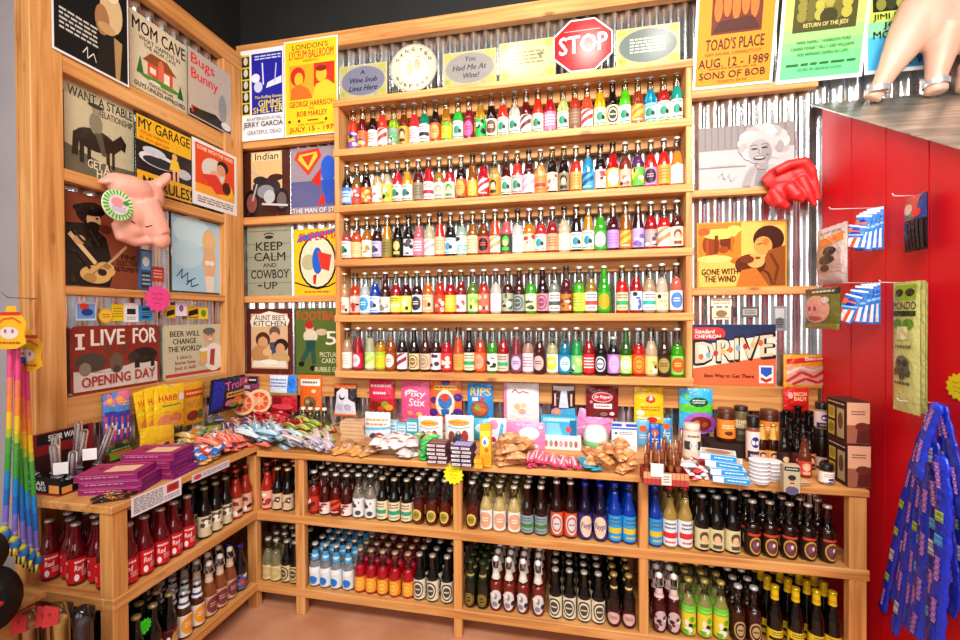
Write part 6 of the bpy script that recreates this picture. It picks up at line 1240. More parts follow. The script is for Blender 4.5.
bag('candy_bag', 'golden yellow candy bag beside the blue-black pouch', 'candy', 'L', (181, 382, 202, 424), .05, 'e8a81e', [('r', .06, .66, .9, .84, 'd8402a'), ('l', .12, .7, .84, .8, 1, 'f0c84a'), ('e', .5, .5, .34, .1, 'd8902a'), ('e', .4, .22, .26, .12, '8a2a1a'), ('e', .76, .22, .14, .12, '5a6a3a'), ('r', 0, 0, 1, .1, 'd89a1a')], .016)
q = onZ(157, 455, CT2)
bag('candy_bag', 'yellow gummy bag standing on left counter behind purple boxes', 'candy', 'L', (139, 425, 172, 458), .11, 'ecb01c', [('r', 0, .5, 1, 1, 'f0c020'), ('e', .4, .26, .3, .16, 'e8b87a'), ('e', .66, .3, .1, .08, '3a3a6a'), ('e', .24, .36, .14, .1, 'd88a4a')], .022, zb=CT2 + .0005)
bag('candy_pouch', 'glossy blue-black candy pouch with pink lettering in the corner', 'candy', 'L', (207, 377, 241, 411), .1, '14163a', [('p', [(.02, .1), (.3, .2), (.34, .9), (.06, .96)], '1a2a9a'), ('t', 'Trolli', .34, .62, .94, .86, 'ec5a9a', 0, .08), ('r', .38, .42, .98, .58, 'd8a03a'), ('l', .42, .44, .94, .56, 1, '4a2a14'), ('e', .5, .26, .14, .1, 'd86a8a'), ('e', .72, .3, .16, .1, 'ee7a2a'), ('e', .86, .2, .1, .08, 'f0b03a'), ('e', .62, .18, .12, .07, '5ab03a')], .02, rx=.1, mat=FOIL)
bag('candy_bag', 'magenta header bag above pink-orange candy slices in the corner', 'candy', 'B', (241, 376, 259, 394), .05, '8a3a6a', [('r', .5, .6, .96, .98, '1c1418'), ('l', .55, .7, .9, .9, 1, 'e8e0e4'), ('e', .24, .76, .22, .14, 'd88a5a'), ('r', .04, .3, .6, .5, 'ecc8dc')], .01)
for i, (x, y) in enumerate(((246, 402), (259, 401))):
    p = onY(x, y, -.09); r_ = (onY(x + 10.5, y, -.09) - p).length
    t = thing('candy_slice', ['round pink and orange candy slice, nearer the corner post', 'round pink and orange candy slice, farther from corner post'][i], 'candy', (p.x, -.075 - .03 * (1 - i), p.z - r_), .25, None)
    mb = MB(); mb.prism(ellpts(0, r_, r_, r_, 24), -.02, 0, 'f0c8a0'); mb.build('slice', FOIL, t)
    link('print', art_mesh('print', [('e', .5, .5, .38, .38, 'e85a2a'), ('e', .5, .5, .2, .2, 'f09a6a')] + [('w', [(.5, .5), (.5 + .36 * math.cos(a), .5 + .36 * math.sin(a))], .03, 'f4c8a0') for a in [k * PI / 4 for k in range(8)]], 2 * r_, 2 * r_, lambda u, v, off: ((u - .5) * 2 * r_, -.0205 - off, v * 2 * r_), FOIL), t)
    # purple chocolate boxes in two stacks
for sidx, (x, y, n, rz_) in enumerate(((124, 494, 3, .28), (161, 479, 4, .2))):
    q = onZ(x, y, CT2)
    for i in range(n):
        carton('chocolate_box', 'flat purple chocolate box, %s from bottom of the %s stack' % (ORD[i], ['nearer', 'farther'][sidx]), 'box', (q.x - .045 + rq.uniform(-.008, .008), q.y - .02 + rq.uniform(-.008, .008), CT2 + .0005 + .0242 * i), .2, .13, .024, '8a1c5a', rz_ + rq.uniform(-.09, .09), 'purple chocolate boxes',
               front=[('r', 0, 0, 1, .1, 'b04a80'), ('l', .1, .4, .7, .7, 1, 'd88ab0'), ('r', .05, .8, .95, .9, 'c06a98')], side=[('r', 0, .0, 1, 1, '7a1a78'), ('l', .2, .4, .7, .6, 1, 'a85aa8')], top=[('r', .02, .02, .98, .98, 'a8285c'), ('r', .38, .2, .86, .7, 'ecc0a0'), ('e', .24, .5, .05, .06, '4a1024'), ('w', [(.05, .85), (.95, .85)], .03, 'd87a9a')], mat=PAPER)
for i in range(3):
    flat('candy_bar', 'orange and black wrapped bar, %s of three before purple boxes' % ORD[i], 'candy', 103 + i * 5, 498 - i * 2, .1, .022, .008, -1.1 + .2 * i, '2a1612', [('w', [(.1, .2), (.9, .6)], .2, 'e8882a'), ('r', .1, .7, .9, .85, 'b83a1a')], ct=CT2, lift=.003 * i, group='orange and black bars')
block(C0.x - tw / 2, C0.y, td + .03, tw + .02, 0)
# paper signs on the edge of the left counter
poster('shelf_sign', 'long white printed notice with red logo on left counter edge', 'sign', 'L', [(131, 498), (181, 478), (182, 494), (132, 518)], 'ece8f0', [('l', .04, .1, .6, .92, 9, '3a3a48'), ('r', .68, .45, .94, .9, 'c8382a'), ('l', .72, .55, .9, .8, 2, '5a1410'), ('l', .62, .1, .95, .35, 2, '8a8a98')], d=.4872, snap=False, th=.0015)
poster('shelf_sign', 'narrow white notice with red oval nearer the corner', 'sign', 'L', [(192, 475.5), (229.5, 459.5), (229.5, 466), (192, 483.5)], 'dcd4e0', [('e', .14, .5, .1, .32, 'd04a48'), ('l', .28, .25, .95, .75, 2, '8a8498')], d=.4872, snap=False, th=.0015)
# rows of wrapped sweets lying on the left counter
def rowpack(n, xs, ys, L, W, T, ang, cols, spec, label, group, lift=.003, ct=CT2, jit=2, mod=3):
    for i in range(n):
        f = i / max(n - 1, 1)
        x = xs[0] + (xs[1] - xs[0]) * f + rq.uniform(-jit, jit); y = ys[0] + (ys[1] - ys[0]) * f + rq.uniform(-jit, jit) * .5
        c = cols[i % len(cols)]
        flat('wrapped_candy', label, 'candy', x, y, L, W, T, ang + rq.uniform(-.3, .3), c, spec, ct=ct, lift=lift * (i % mod) + .0012 * i, group=group)
ST = [('w', [(.1, .15), (.9, .85)], .14, 'f0e8e4'), ('r', .1, .4, .9, .6, 'e8c8b0')]
rowpack(9, (190, 216), (462, 452), .07, .03, .012, 1.0, ['2a6ac0', '3a7ad0', '7ab0dc'], [('r', .1, .3, .9, .7, 'c8e0f4'), ('e', .5, .5, .2, .1, 'e85a2a')], 'blue wrapped sweet in the row behind the edge notices', 'blue wrapped sweets')
rowpack(8, (176, 212), (452, 448), .07, .03, .012, .9, ['e8482a', 'ee6a3a'], [('r', .1, .3, .9, .7, 'f4b08a')], 'red-orange wrapped sweet behind the blue row', 'red-orange wrapped sweets')
rowpack(8, (184, 206), (470, 464), .06, .03, .012, .8, ['e8b83a', 'd89a5a', 'ecd0a0'], ST, 'golden wrapped sweet at the edge of left counter', 'golden wrapped sweets')
rowpack(14, (214, 246), (458, 447), .09, .026, .010, 1.15, ['f05a50', 'ee7060', 'f48a70'], [('w', [(.2, .1), (.3, .9)], .14, 'f8c0b0')], 'coral red candy stick in pile at the counter corner', 'coral candy sticks', .004)
rowpack(10, (150, 200), (440, 436), .09, .03, .010, 1.2, ['c89a4a', '4a8a5a', 'b8743a'], ST, 'brown and green striped stick behind the red sweets', 'striped sticks at the rear')
rowpack(10, (205, 240), (438, 434), .05, .04, .012, .5, ['ece8e6', 'd8d0c8', 'f4f0ee'], [('e', .5, .5, .22, .22, '2a2a30')], 'white and black checked sweet near the corner', 'white and black sweets', .004)
rowpack(6, (150, 172), (462, 450), .06, .04, .012, .4, ['ecb020', 'e89a2a'], ST, 'orange-yellow packet between purple boxes and yellow bag', 'orange-yellow packets')
heap(22, (150, 428, 205, 447), .1, .04, .018, ['c89a4a', '5a9a6a', 'c8843a', 'e0b050'], ST, 'wrapped_candy', 'brown or green twist-wrapped sweet heaped behind the red-orange row', 'brown and green sweets', .03, (.4, 1.6), (0, .3), CT2, 3, False)
heap(18, (180, 452, 222, 466), .075, .036, .018, ['2a6ac0', '3a7ad0', 'e8482a', '8ac0e4'], [('r', .1, .3, .9, .7, 'e0eaf4'), ('e', .5, .5, .2, .1, 'e85a2a')], 'wrapped_candy', 'blue or red wrapped sweet heaped above the edge notices', 'blue and red sweets', .03, (.4, 1.6), (0, .3), CT2, 4, False)
heap(20, (212, 432, 246, 446), .06, .04, .018, ['f0eceb', 'd8d0c8', 'f6f2f0', '8a8480'], [('e', .5, .5, .2, .2, '2a2a30')], 'wrapped_candy', 'white and black speckled sweet heaped near the counter corner', 'white and black speckled sweets', .03, (0, 1.5), (0, .3), CT2, 5, False)
heap(22, (208, 441, 246, 458), .11, .026, .014, ['f05a50', 'f47868', 'f48a70'], [('w', [(.2, .1), (.3, .9)], .14, 'f8c0b0')], 'candy_stick', 'coral red candy stick heaped at the inner counter corner', 'coral red candy sticks', .03, (.8, 1.5), (0, .25), CT2, 6, False)
heap(24, (180, 414, 240, 430), .13, .03, .018, ['4aa83a', '8ac83a', 'e8a83a', '5a3a8a', 'c85a2a'], ST, 'candy_pack', 'slim green, orange or violet candy pack behind the white sweets', 'slim candy packs in the corner', .05, (.5, 1.4), (0, .35), CT2, 7, False)
# green and purple trays in the corner
for i, (x, y, c, c2) in enumerate(((212, 424, '7ac83a', 'e8a83a'), (232, 416, '8ad04a', 'e8783a'), (222, 418, '3a2a7a', 'd8d0e0'), (246, 412, '5ac03a', 'c8d84a'))):
    q = onZ(x, y + 8, CT2)
    carton('candy_box', ['flat lime green candy carton with orange stripe, nearest the pouch', 'flat lime green candy carton beside the corner post', 'flat violet candy carton with white dots under the pouch', 'flat bright green candy carton under the candy slices'][i], 'box', (q.x, q.y, CT2 + .0005 + (.024 if i == 2 else 0)), .11, .06, .024, c, .75, 'flat cartons in the corner', front=[('r', .05, .3, .95, .8, c2), ('e', .1, .6, .07, .3, 'e8e4ec')], top=[('r', .1, .2, .9, .8, c2), ('l', .15, .3, .8, .7, 2, c)])
# ---- corner of the back counter: red and striped sticks
rowpack(12, (262, 300), (432, 426), .16, .018, .009, .9, ['c8202a', 'a8181e', 'd8383a'], [('l', .1, .3, .9, .7, 1, 'e8a0a0')], 'dark red licorice bar lying before the orange pouch', 'dark red licorice bars', .004, CT)
rowpack(12, (236, 268), (446, 436), .13, .016, .009, -.9 + 2.0, ['8a5a6a', 'b88a7a', '6a4a7a'], [('w', [(.3, .05), (.5, .95)], .2, 'e8d0c8')], 'brown and lilac striped stick lying in the corner', 'striped corner sticks', .003, CT)
rowpack(6, (260, 274), (428, 440), .08, .03, .014, .3, ['e01a24', 'ee3a3a'], [('w', [(.2, .1), (.8, .9)], .18, 'f8b0a8')], 'shiny red packet between striped sticks and licorice', 'shiny red packets', .006, CT)
rowpack(10, (276, 318), (442, 438), .1, .024, .010, 1.1, ['9ab02a', 'b8c04a', '7a9a2a'], [('w', [(.3, .1), (.4, .9)], .16, 'e0e090')], 'yellow-green sour stick behind the white bundle', 'yellow-green sour sticks', .003, CT)
rowpack(9, (250, 284), (454, 446), .12, .026, .010, 1.2, ['a8d0e8', '7ab0dc', 'c8e0ec'], [('w', [(.2, .1), (.5, .9)], .18, 'f2f6fa'), ('e', .5, .5, .2, .1, '4a8a6a')], 'pale blue wrapped stick on the counter corner', 'pale blue sticks', .003, CT)
rowpack(14, (284, 318), (459, 450), .15, .02, .009, 1.05, ['e8dce0', 'f0e4e0', 'd8c8dc'], [('w', [(.3, .05), (.35, .95)], .14, 'd89a8a'), ('r', .1, .0, .9, .08, '9a9ad0')], 'white striped wrapped stick in bundle left of tan bars', 'white striped sticks', .003, CT)
heap(22, (240, 418, 300, 436), .14, .026, .016, ['c8202a', 'a8181e', 'd8383a'], [('l', .1, .3, .9, .7, 1, 'e8a0a0')], 'candy_bar', 'dark red licorice bar heaped below the hanging red gummies', 'dark red licorice heap', .05, (.7, 1.3), (0, .3), CT, 8, False)
heap(24, (236, 430, 268, 447), .12, .024, .014, ['8a5a6a', 'c09a8a', '6a4a7a', 'b87a5a'], [('w', [(.3, .05), (.5, .95)], .2, 'e8d8d0')], 'candy_stick', 'brown and lilac striped stick heaped in the counter corner', 'striped sticks heaped in corner', .03, (.6, 1.2), (0, .3), CT, 9, False)
heap(18, (290, 424, 330, 442), .12, .03, .016, ['a0b83a', 'c0c850', '7a9a2a', 'b8402a'], [('w', [(.3, .1), (.4, .9)], .16, 'e4e8a0')], 'candy_stick', 'yellow-green sour stick heaped behind the white bundle', 'yellow-green sour heap', .04, (.7, 1.4), (0, .3), CT, 10, False)
heap(16, (255, 442, 290, 456), .13, .032, .016, ['a8d0e8', '7ab0dc', 'd0e4ee'], [('w', [(.2, .1), (.5, .9)], .18, 'f6f8fa'), ('e', .5, .5, .2, .1, '4a8a6a')], 'candy_stick', 'pale blue wrapped stick heaped on the counter corner', 'pale blue stick heap', .03, (.8, 1.4), (0, .3), CT, 11, False)
heap(20, (286, 440, 322, 458), .16, .026, .014, ['ece0e4', 'f6ece8', 'dcd0e0'], [('w', [(.3, .05), (.35, .95)], .14, 'd89a8a'), ('r', .1, .0, .9, .08, '9a9ad0')], 'candy_stick', 'white striped wrapped stick heaped left of tan bars', 'white striped stick heap', .03, (.8, 1.3), (0, .25), CT, 12)
q = onZ(247, 449, CT)
t = thing('lollipop', 'round white and dark swirled lollipop at counter corner', 'candy', (.52, -.47, max([HM.get(c, CT) for c in cells(.52, -.5, .06, .06, 0)] + [CT]) + .001), 0)
mb = MB(); mb.lathe([(0, 0), (.024, .002), (.027, .006), (.024, .01), (0, .012)], 22, 'f0ecf0', cols=['f0ecf0', 'f0ecf0', '5a5a4a', 'ece8ec']); mb.build('candy', FOIL, t)
mb = MB(); mb.tube([(.02, -.0, .006), (.09, .04, .004)], .002, 6, 'f0f0f0'); mb.build('stick', PLASTIC, t)

# ================================================================== rainbow plush strands at the far left
YR = -1.27
hook = onY(16, 303, YR)
t = thing('hook_wire', 'thin wire hook on the end post holding the rainbow toys', 'hook', (0.0, -1.094, hook.z + .02))
mb = MB(); mb.tube([(.02, .001, 0), (hook.x * .6, -.06, .0), (hook.x, YR + 1.094 - .02, -.004), (hook.x - .01, YR + 1.094 - .03, .012)], .0016, 6, '6a6460'); mb.build('wire', PLASTIC, t)
RB = ['e04a84', 'e04a84', 'e8785a', 'ee8a3a', 'ecc028', 'a8c030', '4aa040', '3a9a3a', '1a80c8', '1a6ac4', '7a6cc8', 'a89ad4']
for i, (x0, x1, y0, y1, dy, yc, xc) in enumerate(((10, 6, 343, 530, 0, 306, 14), (17, 16, 344, 540, .017, 308, 18), (15, 24, 350, 548, .034, 310, 22), (21, 30, 362, 552, .051, 316, 20), (27, 36, 366, 556, .068, 322, 26))):
    yy = YR - .004 + dy
    a = onY(x0, y0, yy); b = onY(x1, y1, yy)
    t = thing('stretchy_toy', 'rainbow stretchy plush toy with striped feet, %s from lilac wall' % ORD[i], 'toy', (a.x, yy, a.z), 0, 'rainbow toys hung at the left end')
    N = 22; pts = []; cols = []
    for k in range(N + 1):
        f = k / N; pts.append(((b.x - a.x) * f + .004 * math.sin(f * 4 + i), 0, (b.z - a.z) * f)); cols.append(RB[min(len(RB) - 1, int(f * len(RB)))])
    mb = MB(); mb.tube(pts, .0072, 8, 'ccc', cols=cols); mb.build('body', RUBBER, t)
    mb = MB(); mb.ell((0, 0, .006), (.011, .011, .012), '2a50b0'); mb.build('head', RUBBER, t)
    e = Vector(pts[-1])
    mb = MB()
    mb.ell((e.x, 0, e.z - .014), (.017, .013, .022), '2a6ab8')
    mb.ell((e.x, -.004, e.z + .004), (.012, .012, .012), 'c8c83a')
    for k in range(4): mb.tube([(e.x - .012 + .008 * k, -.008, e.z - .022), (e.x - .013 + .009 * k, -.011, e.z - .046)], [.005, .0035], 7, ['1c1c3a', 'd8c040', '2a2a4a', 'd8c040'][k])
    mb.build('foot', RUBBER, t)
    if i in (0, 3):
        ct_ = onY(xc, yc, yy - .012)
        w = .125
        t2 = thing('header_card', ['yellow cloud-shaped header card above rainbow toys, top one', 'yellow cloud-shaped header card tucked behind the top one'][0 if i == 0 else 1], 'card', (onY(19 if i == 0 else 24, 345, yy).x, yy - .02 + .03 * (i == 3), onY(20, 372 if i else 349, yy).z))
        hh = onY(20, 306, yy).z - onY(20, 349, yy).z
        out = [(-.5, .1), (-.3, 0), (.2, .02), (.5, .14), (.44, .36), (.52, .6), (.36, .78), (.2, .84), (.16, 1), (-.1, 1), (-.16, .86), (-.44, .76), (-.5, .5), (-.44, .3)]
        mb = MB(); mb.prism([(u * w, v * hh) for u, v in out], -.001, 0, 'f0b81e'); mb.build('card', PAPER, t2)
        link('print', art_mesh('print', [('r', .12, .78, .84, .86, 'd8302a'), ('w', [(.1, .6), (.3, .7), (.6, .72), (.86, .6)], .05, 'e0641a'), ('e', .46, .38, .3, .14, 'ecdcd8'), ('e', .34, .42, .05, .05, 'b06a7a'), ('e', .58, .42, .05, .05, 'b06a7a'), ('l', .16, .1, .84, .2, 1, 'b8502a')], w, hh, lambda u, v, off: ((u - .5) * w, -.001 - off, v * hh), PAPER), t2)
# ================================================================== bottom corner at the left
t = thing('wooden_crate', 'weathered wooden crate at floor in front of lilac wall', 'crate', (0, 0, 0))
q = onY(5, 600, -1.30)
mb = MB(); mb.box(q.x - .5, q.x + .03, -1.62, -1.24, 0, .012); mb.build('base_board', WX, t)
for z0 in (.02, .14, .26, .38):
    zt = z0 + .11
    mb = MB(); mb.box(q.x - .5, q.x + .03, -1.62, -1.60, z0, zt); bev(mb.build('slat', WX, t))
    mb = MB(); mb.box(q.x + .01, q.x + .03, -1.6, -1.24, z0, zt); bev(mb.build('slat', WY, t))
mb = MB(); mb.box(q.x - .52, q.x + .045, -1.64, -1.22, .5, .52); bev(mb.build('lid', WX, t))
for xx in (q.x - .5, q.x - .01):
    mb = MB(); mb.box(xx, xx + .03, -1.6, -1.25, .012, .5); mb.build('post', WZ, t)
zc = .5205
q = onY(2, 560, -1.4)
t = thing('backpack', 'black padded bag with blue and red badges on the crate', 'bag', (q.x - .06, -1.40, zc))
mb = MB(); mb.ell((0, 0, .09), (.085, .07, .095), '15151a'); mb.ell((0, -.02, .23), (.075, .06, .07), '1a1a22'); o = mb.build('body', RUBBER, t)
m = o.modifiers.new('merge', 'REMESH'); m.mode = 'VOXEL'; m.voxel_size = .008
mb = MB(); mb.ell((.06, -.035, .235), (.02, .02, .04), '2a78b8'); mb.build('badge', RUBBER, t)
mb = MB(); mb.ell((.07, -.03, .1), (.016, .03, .012), 'c82a3a'); mb.build('badge', RUBBER, t)
# bagged chews standing in a floor bin at the counter's end
q = onY(58, 640, -1.26)
t = thing('floor_bin', 'low open wooden bin at the end of left counter', 'bin', (q.x, -1.27, 0))
mb = MB(); mb.box(-.16, .16, -.07, .085, 0, .012); mb.box(-.16, .16, -.07, -.06, .012, .3); mb.box(-.16, .16, .075, .085, .012, .3); mb.box(-.16, -.15, -.06, .075, .012, .3); mb.box(.15, .16, -.06, .075, .012, .3); mb.build('bin_body', WX, t)
for i, (x, yt, c) in enumerate(((39, 607, 'c89060'), (52, 606, 'b87c4a'), (64, 603, 'e0b060'), (76, 612, '4a4048'))):
    a = onY(x, yt, -1.26 - .008 * i); 
    t = thing('bagged_chew', ['tan chew stick in clear bag, nearest the lilac wall', 'brown chew stick in clear red-headed bag', 'golden chew stick in clear red-headed bag', 'dark chew stick in clear bag beside the counter'][i], 'chew', (a.x, -1.285 + .02 * (i % 2), .013), 0, 'bagged chews in the floor bin')
    L = a.z - .02
    mb = MB(); mb.tube([(0, 0, 0), (.0, 0, L * .3), (.004, 0, L * .7), (.0, 0, L * .93), (0, 0, L * .95)], [.014, .017, .015, .018, .01], 10, c); mb.build('chew', RUBBER, t)
    mb = MB(); mb.lathe([(.018, L * .55), (.024, L * .7), (.024, L * .9), (.03, L), (.012, L + .012)], 12); mb.build('clear_bag', FILM, t)
    if i != 3:
        mb = MB(); mb.prism([(-.032, L - .05), (.028, L - .03), (.036, L + .02), (-.02, L + .02)], -.028, -.026, 'd03a40'); mb.build('header_card', PAPER, t)

# ================================================================== organic shapes
def blob(name, mb, mat, parent, vox=.006, smooth=8, fac=.5):
    o = mb.build(name, mat, parent)
    m = o.modifiers.new('merge', 'REMESH'); m.mode = 'VOXEL'; m.voxel_size = vox; m.use_smooth_shade = True
    s = o.modifiers.new('soften', 'SMOOTH'); s.iterations = smooth; s.factor = fac
    return o
PIGM = noise_mat('pig_skin_vinyl', 'e8a28e', 'eeae9c', 14, .45, 0, .05)
PIGS = noise_mat('pig_statue_paint', 'd8a48e', 'e0b09c', 6, .4, 0, .03)
GLV = noise_mat('red_leather', 'c4161c', 'dc2824', 20, .5, 0, .2)
DARKR = noise_mat('dark_hollow', '1a0c0c', '241010', 10, .7)
# pig mask on the left wall
def LP(x, y, d): return onX(x, y, .04 + d)
m0 = LP(137, 208, .0)
t = thing('pig_mask', 'pink rubber pig head mask hung on the left wall', 'mask', m0, 0)
def R(x, y, d): return LP(x, y, d) - m0
mb = MB()
mb.ell(R(132, 190, .055), (.055, .10, .062), 'e99', n=20, m=12)
mb.ell(R(122, 183, .04), (.04, .07, .04), 'e99')
mb.ell(R(150, 196, .05), (.05, .06, .07), 'e99')
mb.ell(R(133, 214, .06), (.06, .085, .075), 'e99', n=20, m=12)
mb.ell(R(130, 230, .05), (.05, .06, .05), 'e99')
mb.ell(R(150, 222, .075), (.065, .065, .065), 'e99')
mb.tube([R(140, 205, .06), R(150, 220, .085), R(160, 236, .11)], [.075, .062, .045], 16, 'e99')
mb.ell(R(161, 239, .115), (.03, .042, .046), 'e99')
mb.tube([R(155, 186, .05), R(165, 179, .06), R(168, 174, .065)], [.05, .042, .026], 12, 'e99', flat=.5)
mb.tube([R(118, 182, .04), R(107, 181, .045), R(102, 182, .05)], [.042, .036, .022], 12, 'e99', flat=.45)
mb.tube([R(118, 222, .05), R(122, 236, .05), R(135, 241, .06), R(150, 240, .08)], [.026, .028, .026, .024], 10, 'e99')
blob('mask_body', mb, PIGM, t, .006, 5)
mb = MB(); mb.tube([R(131, 221, .135), R(135, 223.5, .142)], [.006, .005], 8, '2a1418', flat=.5); mb.build('eye_slit', DARKR, t)
mb = MB(); mb.tube([R(146, 227, .145), R(152, 225.5, .148)], [.005, .004], 8, '2a1418', flat=.5); mb.build('eye_slit', DARKR, t)
# round green striped tag on it
q = LP(118, 205, .115)
t = thing('price_badge', 'round green and white striped badge pinned on the pig mask', 'badge', q, PI / 2)
rr = .062
mb = MB(); mb.prism(ellpts(0, 0, rr, rr, 32), 0, .004, 'eaf4d8'); mb.build('disc', PAPER, t)
link('print', art_mesh('print', [('p', [(.5, .5), (.5 + .49 * math.cos(a), .5 + .49 * math.sin(a)), (.5 + .49 * math.cos(a + .13), .5 + .49 * math.sin(a + .13))], '4ac02a') for a in [k * 2 * PI / 24 for k in range(24)]] + [('e', .5, .5, .33, .33, 'ecd8d8'), ('e', .46, .58, .2, .16, 'ee9aa0'), ('e', .74, .6, .1, .08, '3a9a4a'), ('l', .28, .26, .72, .46, 3, '9ab0d8')], 2 * rr, 2 * rr, lambda u, v, off: ((u - .5) * 2 * rr, -off - .0003, (v - .5) * 2 * rr), PAPER, ), t)
# starburst price tags
def star(label, wall, c, r, d, col, ink, ang=0.0):
    q = pick(wall, c, d)
    r = (pick(wall, (c[0] + r, c[1]), d) - q).length
    t = thing('price_star', label, 'tag', q, RZ[wall])
    mb = MB(); pl = starpts(0, 0, r, r * .98, 13, .8, ang)
    n = len(pl); mb.add([(0, -.001, 0)] + [(x, -.001, z) for x, z in pl] + [(x, 0, z) for x, z in pl], [(0, i + 1, (i + 1) % n + 1) for i in range(n)] + [(i + 1, i + 1 + n, (i + 1) % n + 1 + n, (i + 1) % n + 1) for i in range(n)], col)
    mb.build('star_card', PAPER, t)
    link('lettering', art_mesh('lettering', [('w', [(.28, .62), (.36, .68), (.44, .6), (.52, .68), (.68, .62)], .025, ink), ('w', [(.3, .46), (.4, .52), (.5, .45), (.7, .5)], .025, ink), ('w', [(.34, .32), (.48, .36), (.62, .3)], .025, ink)], 2 * r, 2 * r, lambda u, v, off: ((u - .5) * 2 * r, -.001 - off, (v - .5) * 2 * r), PAPER), t)
star('bright yellow starburst tag on the edge of back counter', 'B', (453.5, 474.5), 10.5, .5062, 'f0e61a', 'a89a1a')
star('hot pink starburst tag over the left wall batten', 'L', (158, 298.5), 13.5, .047, 'ee4a94', 'b82a68', .3)
star('neon green starburst tag on the lower left bottles', 'L', (144, 627), 6.5, .449, '3ae02a', '2a9a1a')
star('yellow starburst tag on the red wall beside the blue ropes', 'R', (958, 387), 13, .004, 'f0d81e', 'b09a1a')
# ---- pig statue on the tin roof
def roof_pt(x, y):
    d = ray(x, y); s = (2.396 + .64 * CAM.y - CAM.z) / (d.z - .64 * d.y); return CAM + d * s
f1 = roof_pt(872, 97); f2 = roof_pt(939, 97)
print('pig feet', f1, f2)
yp = min(f1.y, f2.y, -.125)
def PP(x, y, dy=0.0): return onY(x, y, yp + dy)
def foot(x, y, dy):
    q = onY(x, y, yp + dy); return Vector((q.x, q.y, roofz(q.y) + .008))
F1 = foot(872, 97, .0); F2 = foot(936, 97, .0); F3 = foot(968, 100, .0)
t = thing('pig_statue', 'flesh-pink pig statue standing on the tin roof of red shed', 'statue', (F2.x, F2.y, F2.z))
o0 = Vector((F2.x, F2.y, F2.z))
mb = MB()
bc = PP(985, 12) - o0
mb.ell(bc, (.30, .08, .17), 'e99', n=24, m=14)
mb.ell(PP(930, 14) - o0, (.10, .075, .16), 'e99', n=20, m=12)
mb.tube([PP(925, 10) - o0, PP(905, 42) - o0, PP(889, 70) - o0, PP(880, 86) - o0, F1 - o0 + Vector((0, 0, .02))], [.10, .075, .045, .034, .034], 16, 'e99', flat=.75, up=(0, 1, 0))
mb.tube([PP(946, 30) - o0, PP(940, 58) - o0, PP(936, 78) - o0, F2 - o0 + Vector((0, 0, .02))], [.08, .05, .036, .04], 16, 'e99')
mb.tube([PP(985, 30) - o0, PP(974, 64) - o0, F3 - o0 + Vector((0, 0, .02))], [.07, .05, .04], 16, 'e99')
hd = PP(1075, -20) - o0
mb.ell(hd, (.13, .11, .12), 'e99', n=20, m=12); mb.tube([hd, hd + Vector((.16, -.02, -.03)), hd + Vector((.2, -.02, -.035))], [.08, .055, .058], 14, 'e99')
for s_ in (-1, 1): mb.tube([hd + Vector((-.02, s_ * .07, .08)), hd + Vector((.02, s_ * .1, .15))], [.05, .02], 10, 'e99', flat=.5)
blob('pig_body', mb, PIGS, t, .009, 6)
for F, up in ((F1, Vector((.03, 0, .09))), (F2, Vector((.0, 0, .1)))):
    c = F - o0 + up * .62
    mb = MB(); mb.lathe([(.043, -.012), (.044, 0), (.043, .012)], 20, 'c8c8cc', M=Matrix.Translation(c)); mb.build('leg_band', CAPM, t)
# ---- red glove on the batten
g0 = onY(792, 186, -.06)
t = thing('leather_glove', 'red leather glove hung on the batten beside the red wall', 'glove', g0)
def G(x, y, d=0.0): return onY(x, y, -.06 - d) - g0
mb = MB()
mb.tube([G(764, 184, .0), G(774, 178, .01), G(788, 172, .02)], [.03, .046, .05], 16, 'c22', flat=.55, up=(0, 1, 0))
mb.ell(G(790, 178, .02), (.08, .03, .06), 'c22', n=18); mb.ell(G(786, 190, .03), (.07, .03, .05), 'c22', n=18); mb.ell(G(800, 172, .035), (.05, .03, .045), 'c22', n=18)
mb.tube([G(775, 172, .05), G(788, 165, .06), G(804, 162, .06), G(812, 172, .06), G(814, 182, .05)], [.018, .022, .026, .022, .018], 12, 'c22')
mb.tube([G(806, 166, .04), G(814, 184, .05), G(819, 200, .05)], [.024, .02, .012], 12, 'c22')
mb.tube([G(800, 178, .05), G(808, 192, .06), G(815, 206, .06)], [.024, .02, .011], 12, 'c22')
mb.tube([G(788, 186, .05), G(797, 196, .07), G(804, 201, .07)], [.03, .028, .014], 12, 'c22')
mb.tube([G(772, 190, .03), G(780, 203, .05), G(788, 207, .05)], [.022, .026, .016], 12, 'c22')
mb.tube([G(766, 196, .02), G(774, 206, .03)], [.018, .012], 12, 'c22')
blob('glove_body', mb, GLV, t, .005, 4)
for i in range(7):
    q = G(799 + 2.6 * i, 159.5 + 3.2 * i * (.3 + .12 * i), .065)
    mb = MB(); mb.ell(q, (.007, .007, .009), 'b01a1a', n=8, m=6); mb.build('lace', GLV, t)
# ================================================================== things on the red wall
def hook(label, x, y, d, L=.1):
    q = pick('R', (x, y), 0.0)
    t = thing('peg_hook', label, 'hook', q)
    mb = MB(); mb.tube([(.004, 0, 0), (-L, 0, .004), (-L - .006, 0, .012)], .0018, 6, 'c8c8c8'); mb.build('rod', PLASTIC, t)
BL = [('r', 0, 0, 1, 1, '2a78d8'), ('p', [(.1, .05), (.9, .05), (.9, .5), (.1, .42)], 'e8eef6'), ('p', [(.02, .06), (.24, .06), (.3, .46), (.06, .5)], 'ee5a2a'), ('p', [(.5, .04), (.7, .04), (.76, .5), (.56, .5)], 'ee5a2a'), ('e', .5, .74, .36, .14, '1a3a9a'), ('r', .02, .66, .3, .84, 'ee6a3a'), ('l', .3, .68, .8, .82, 1, 'ee6a3a'), ('p', [(0, .5), (1, .6), (1, .66), (0, .56)], '8ac8f0'), ('r', 0, .94, 1, 1, 'dfe6f0')]
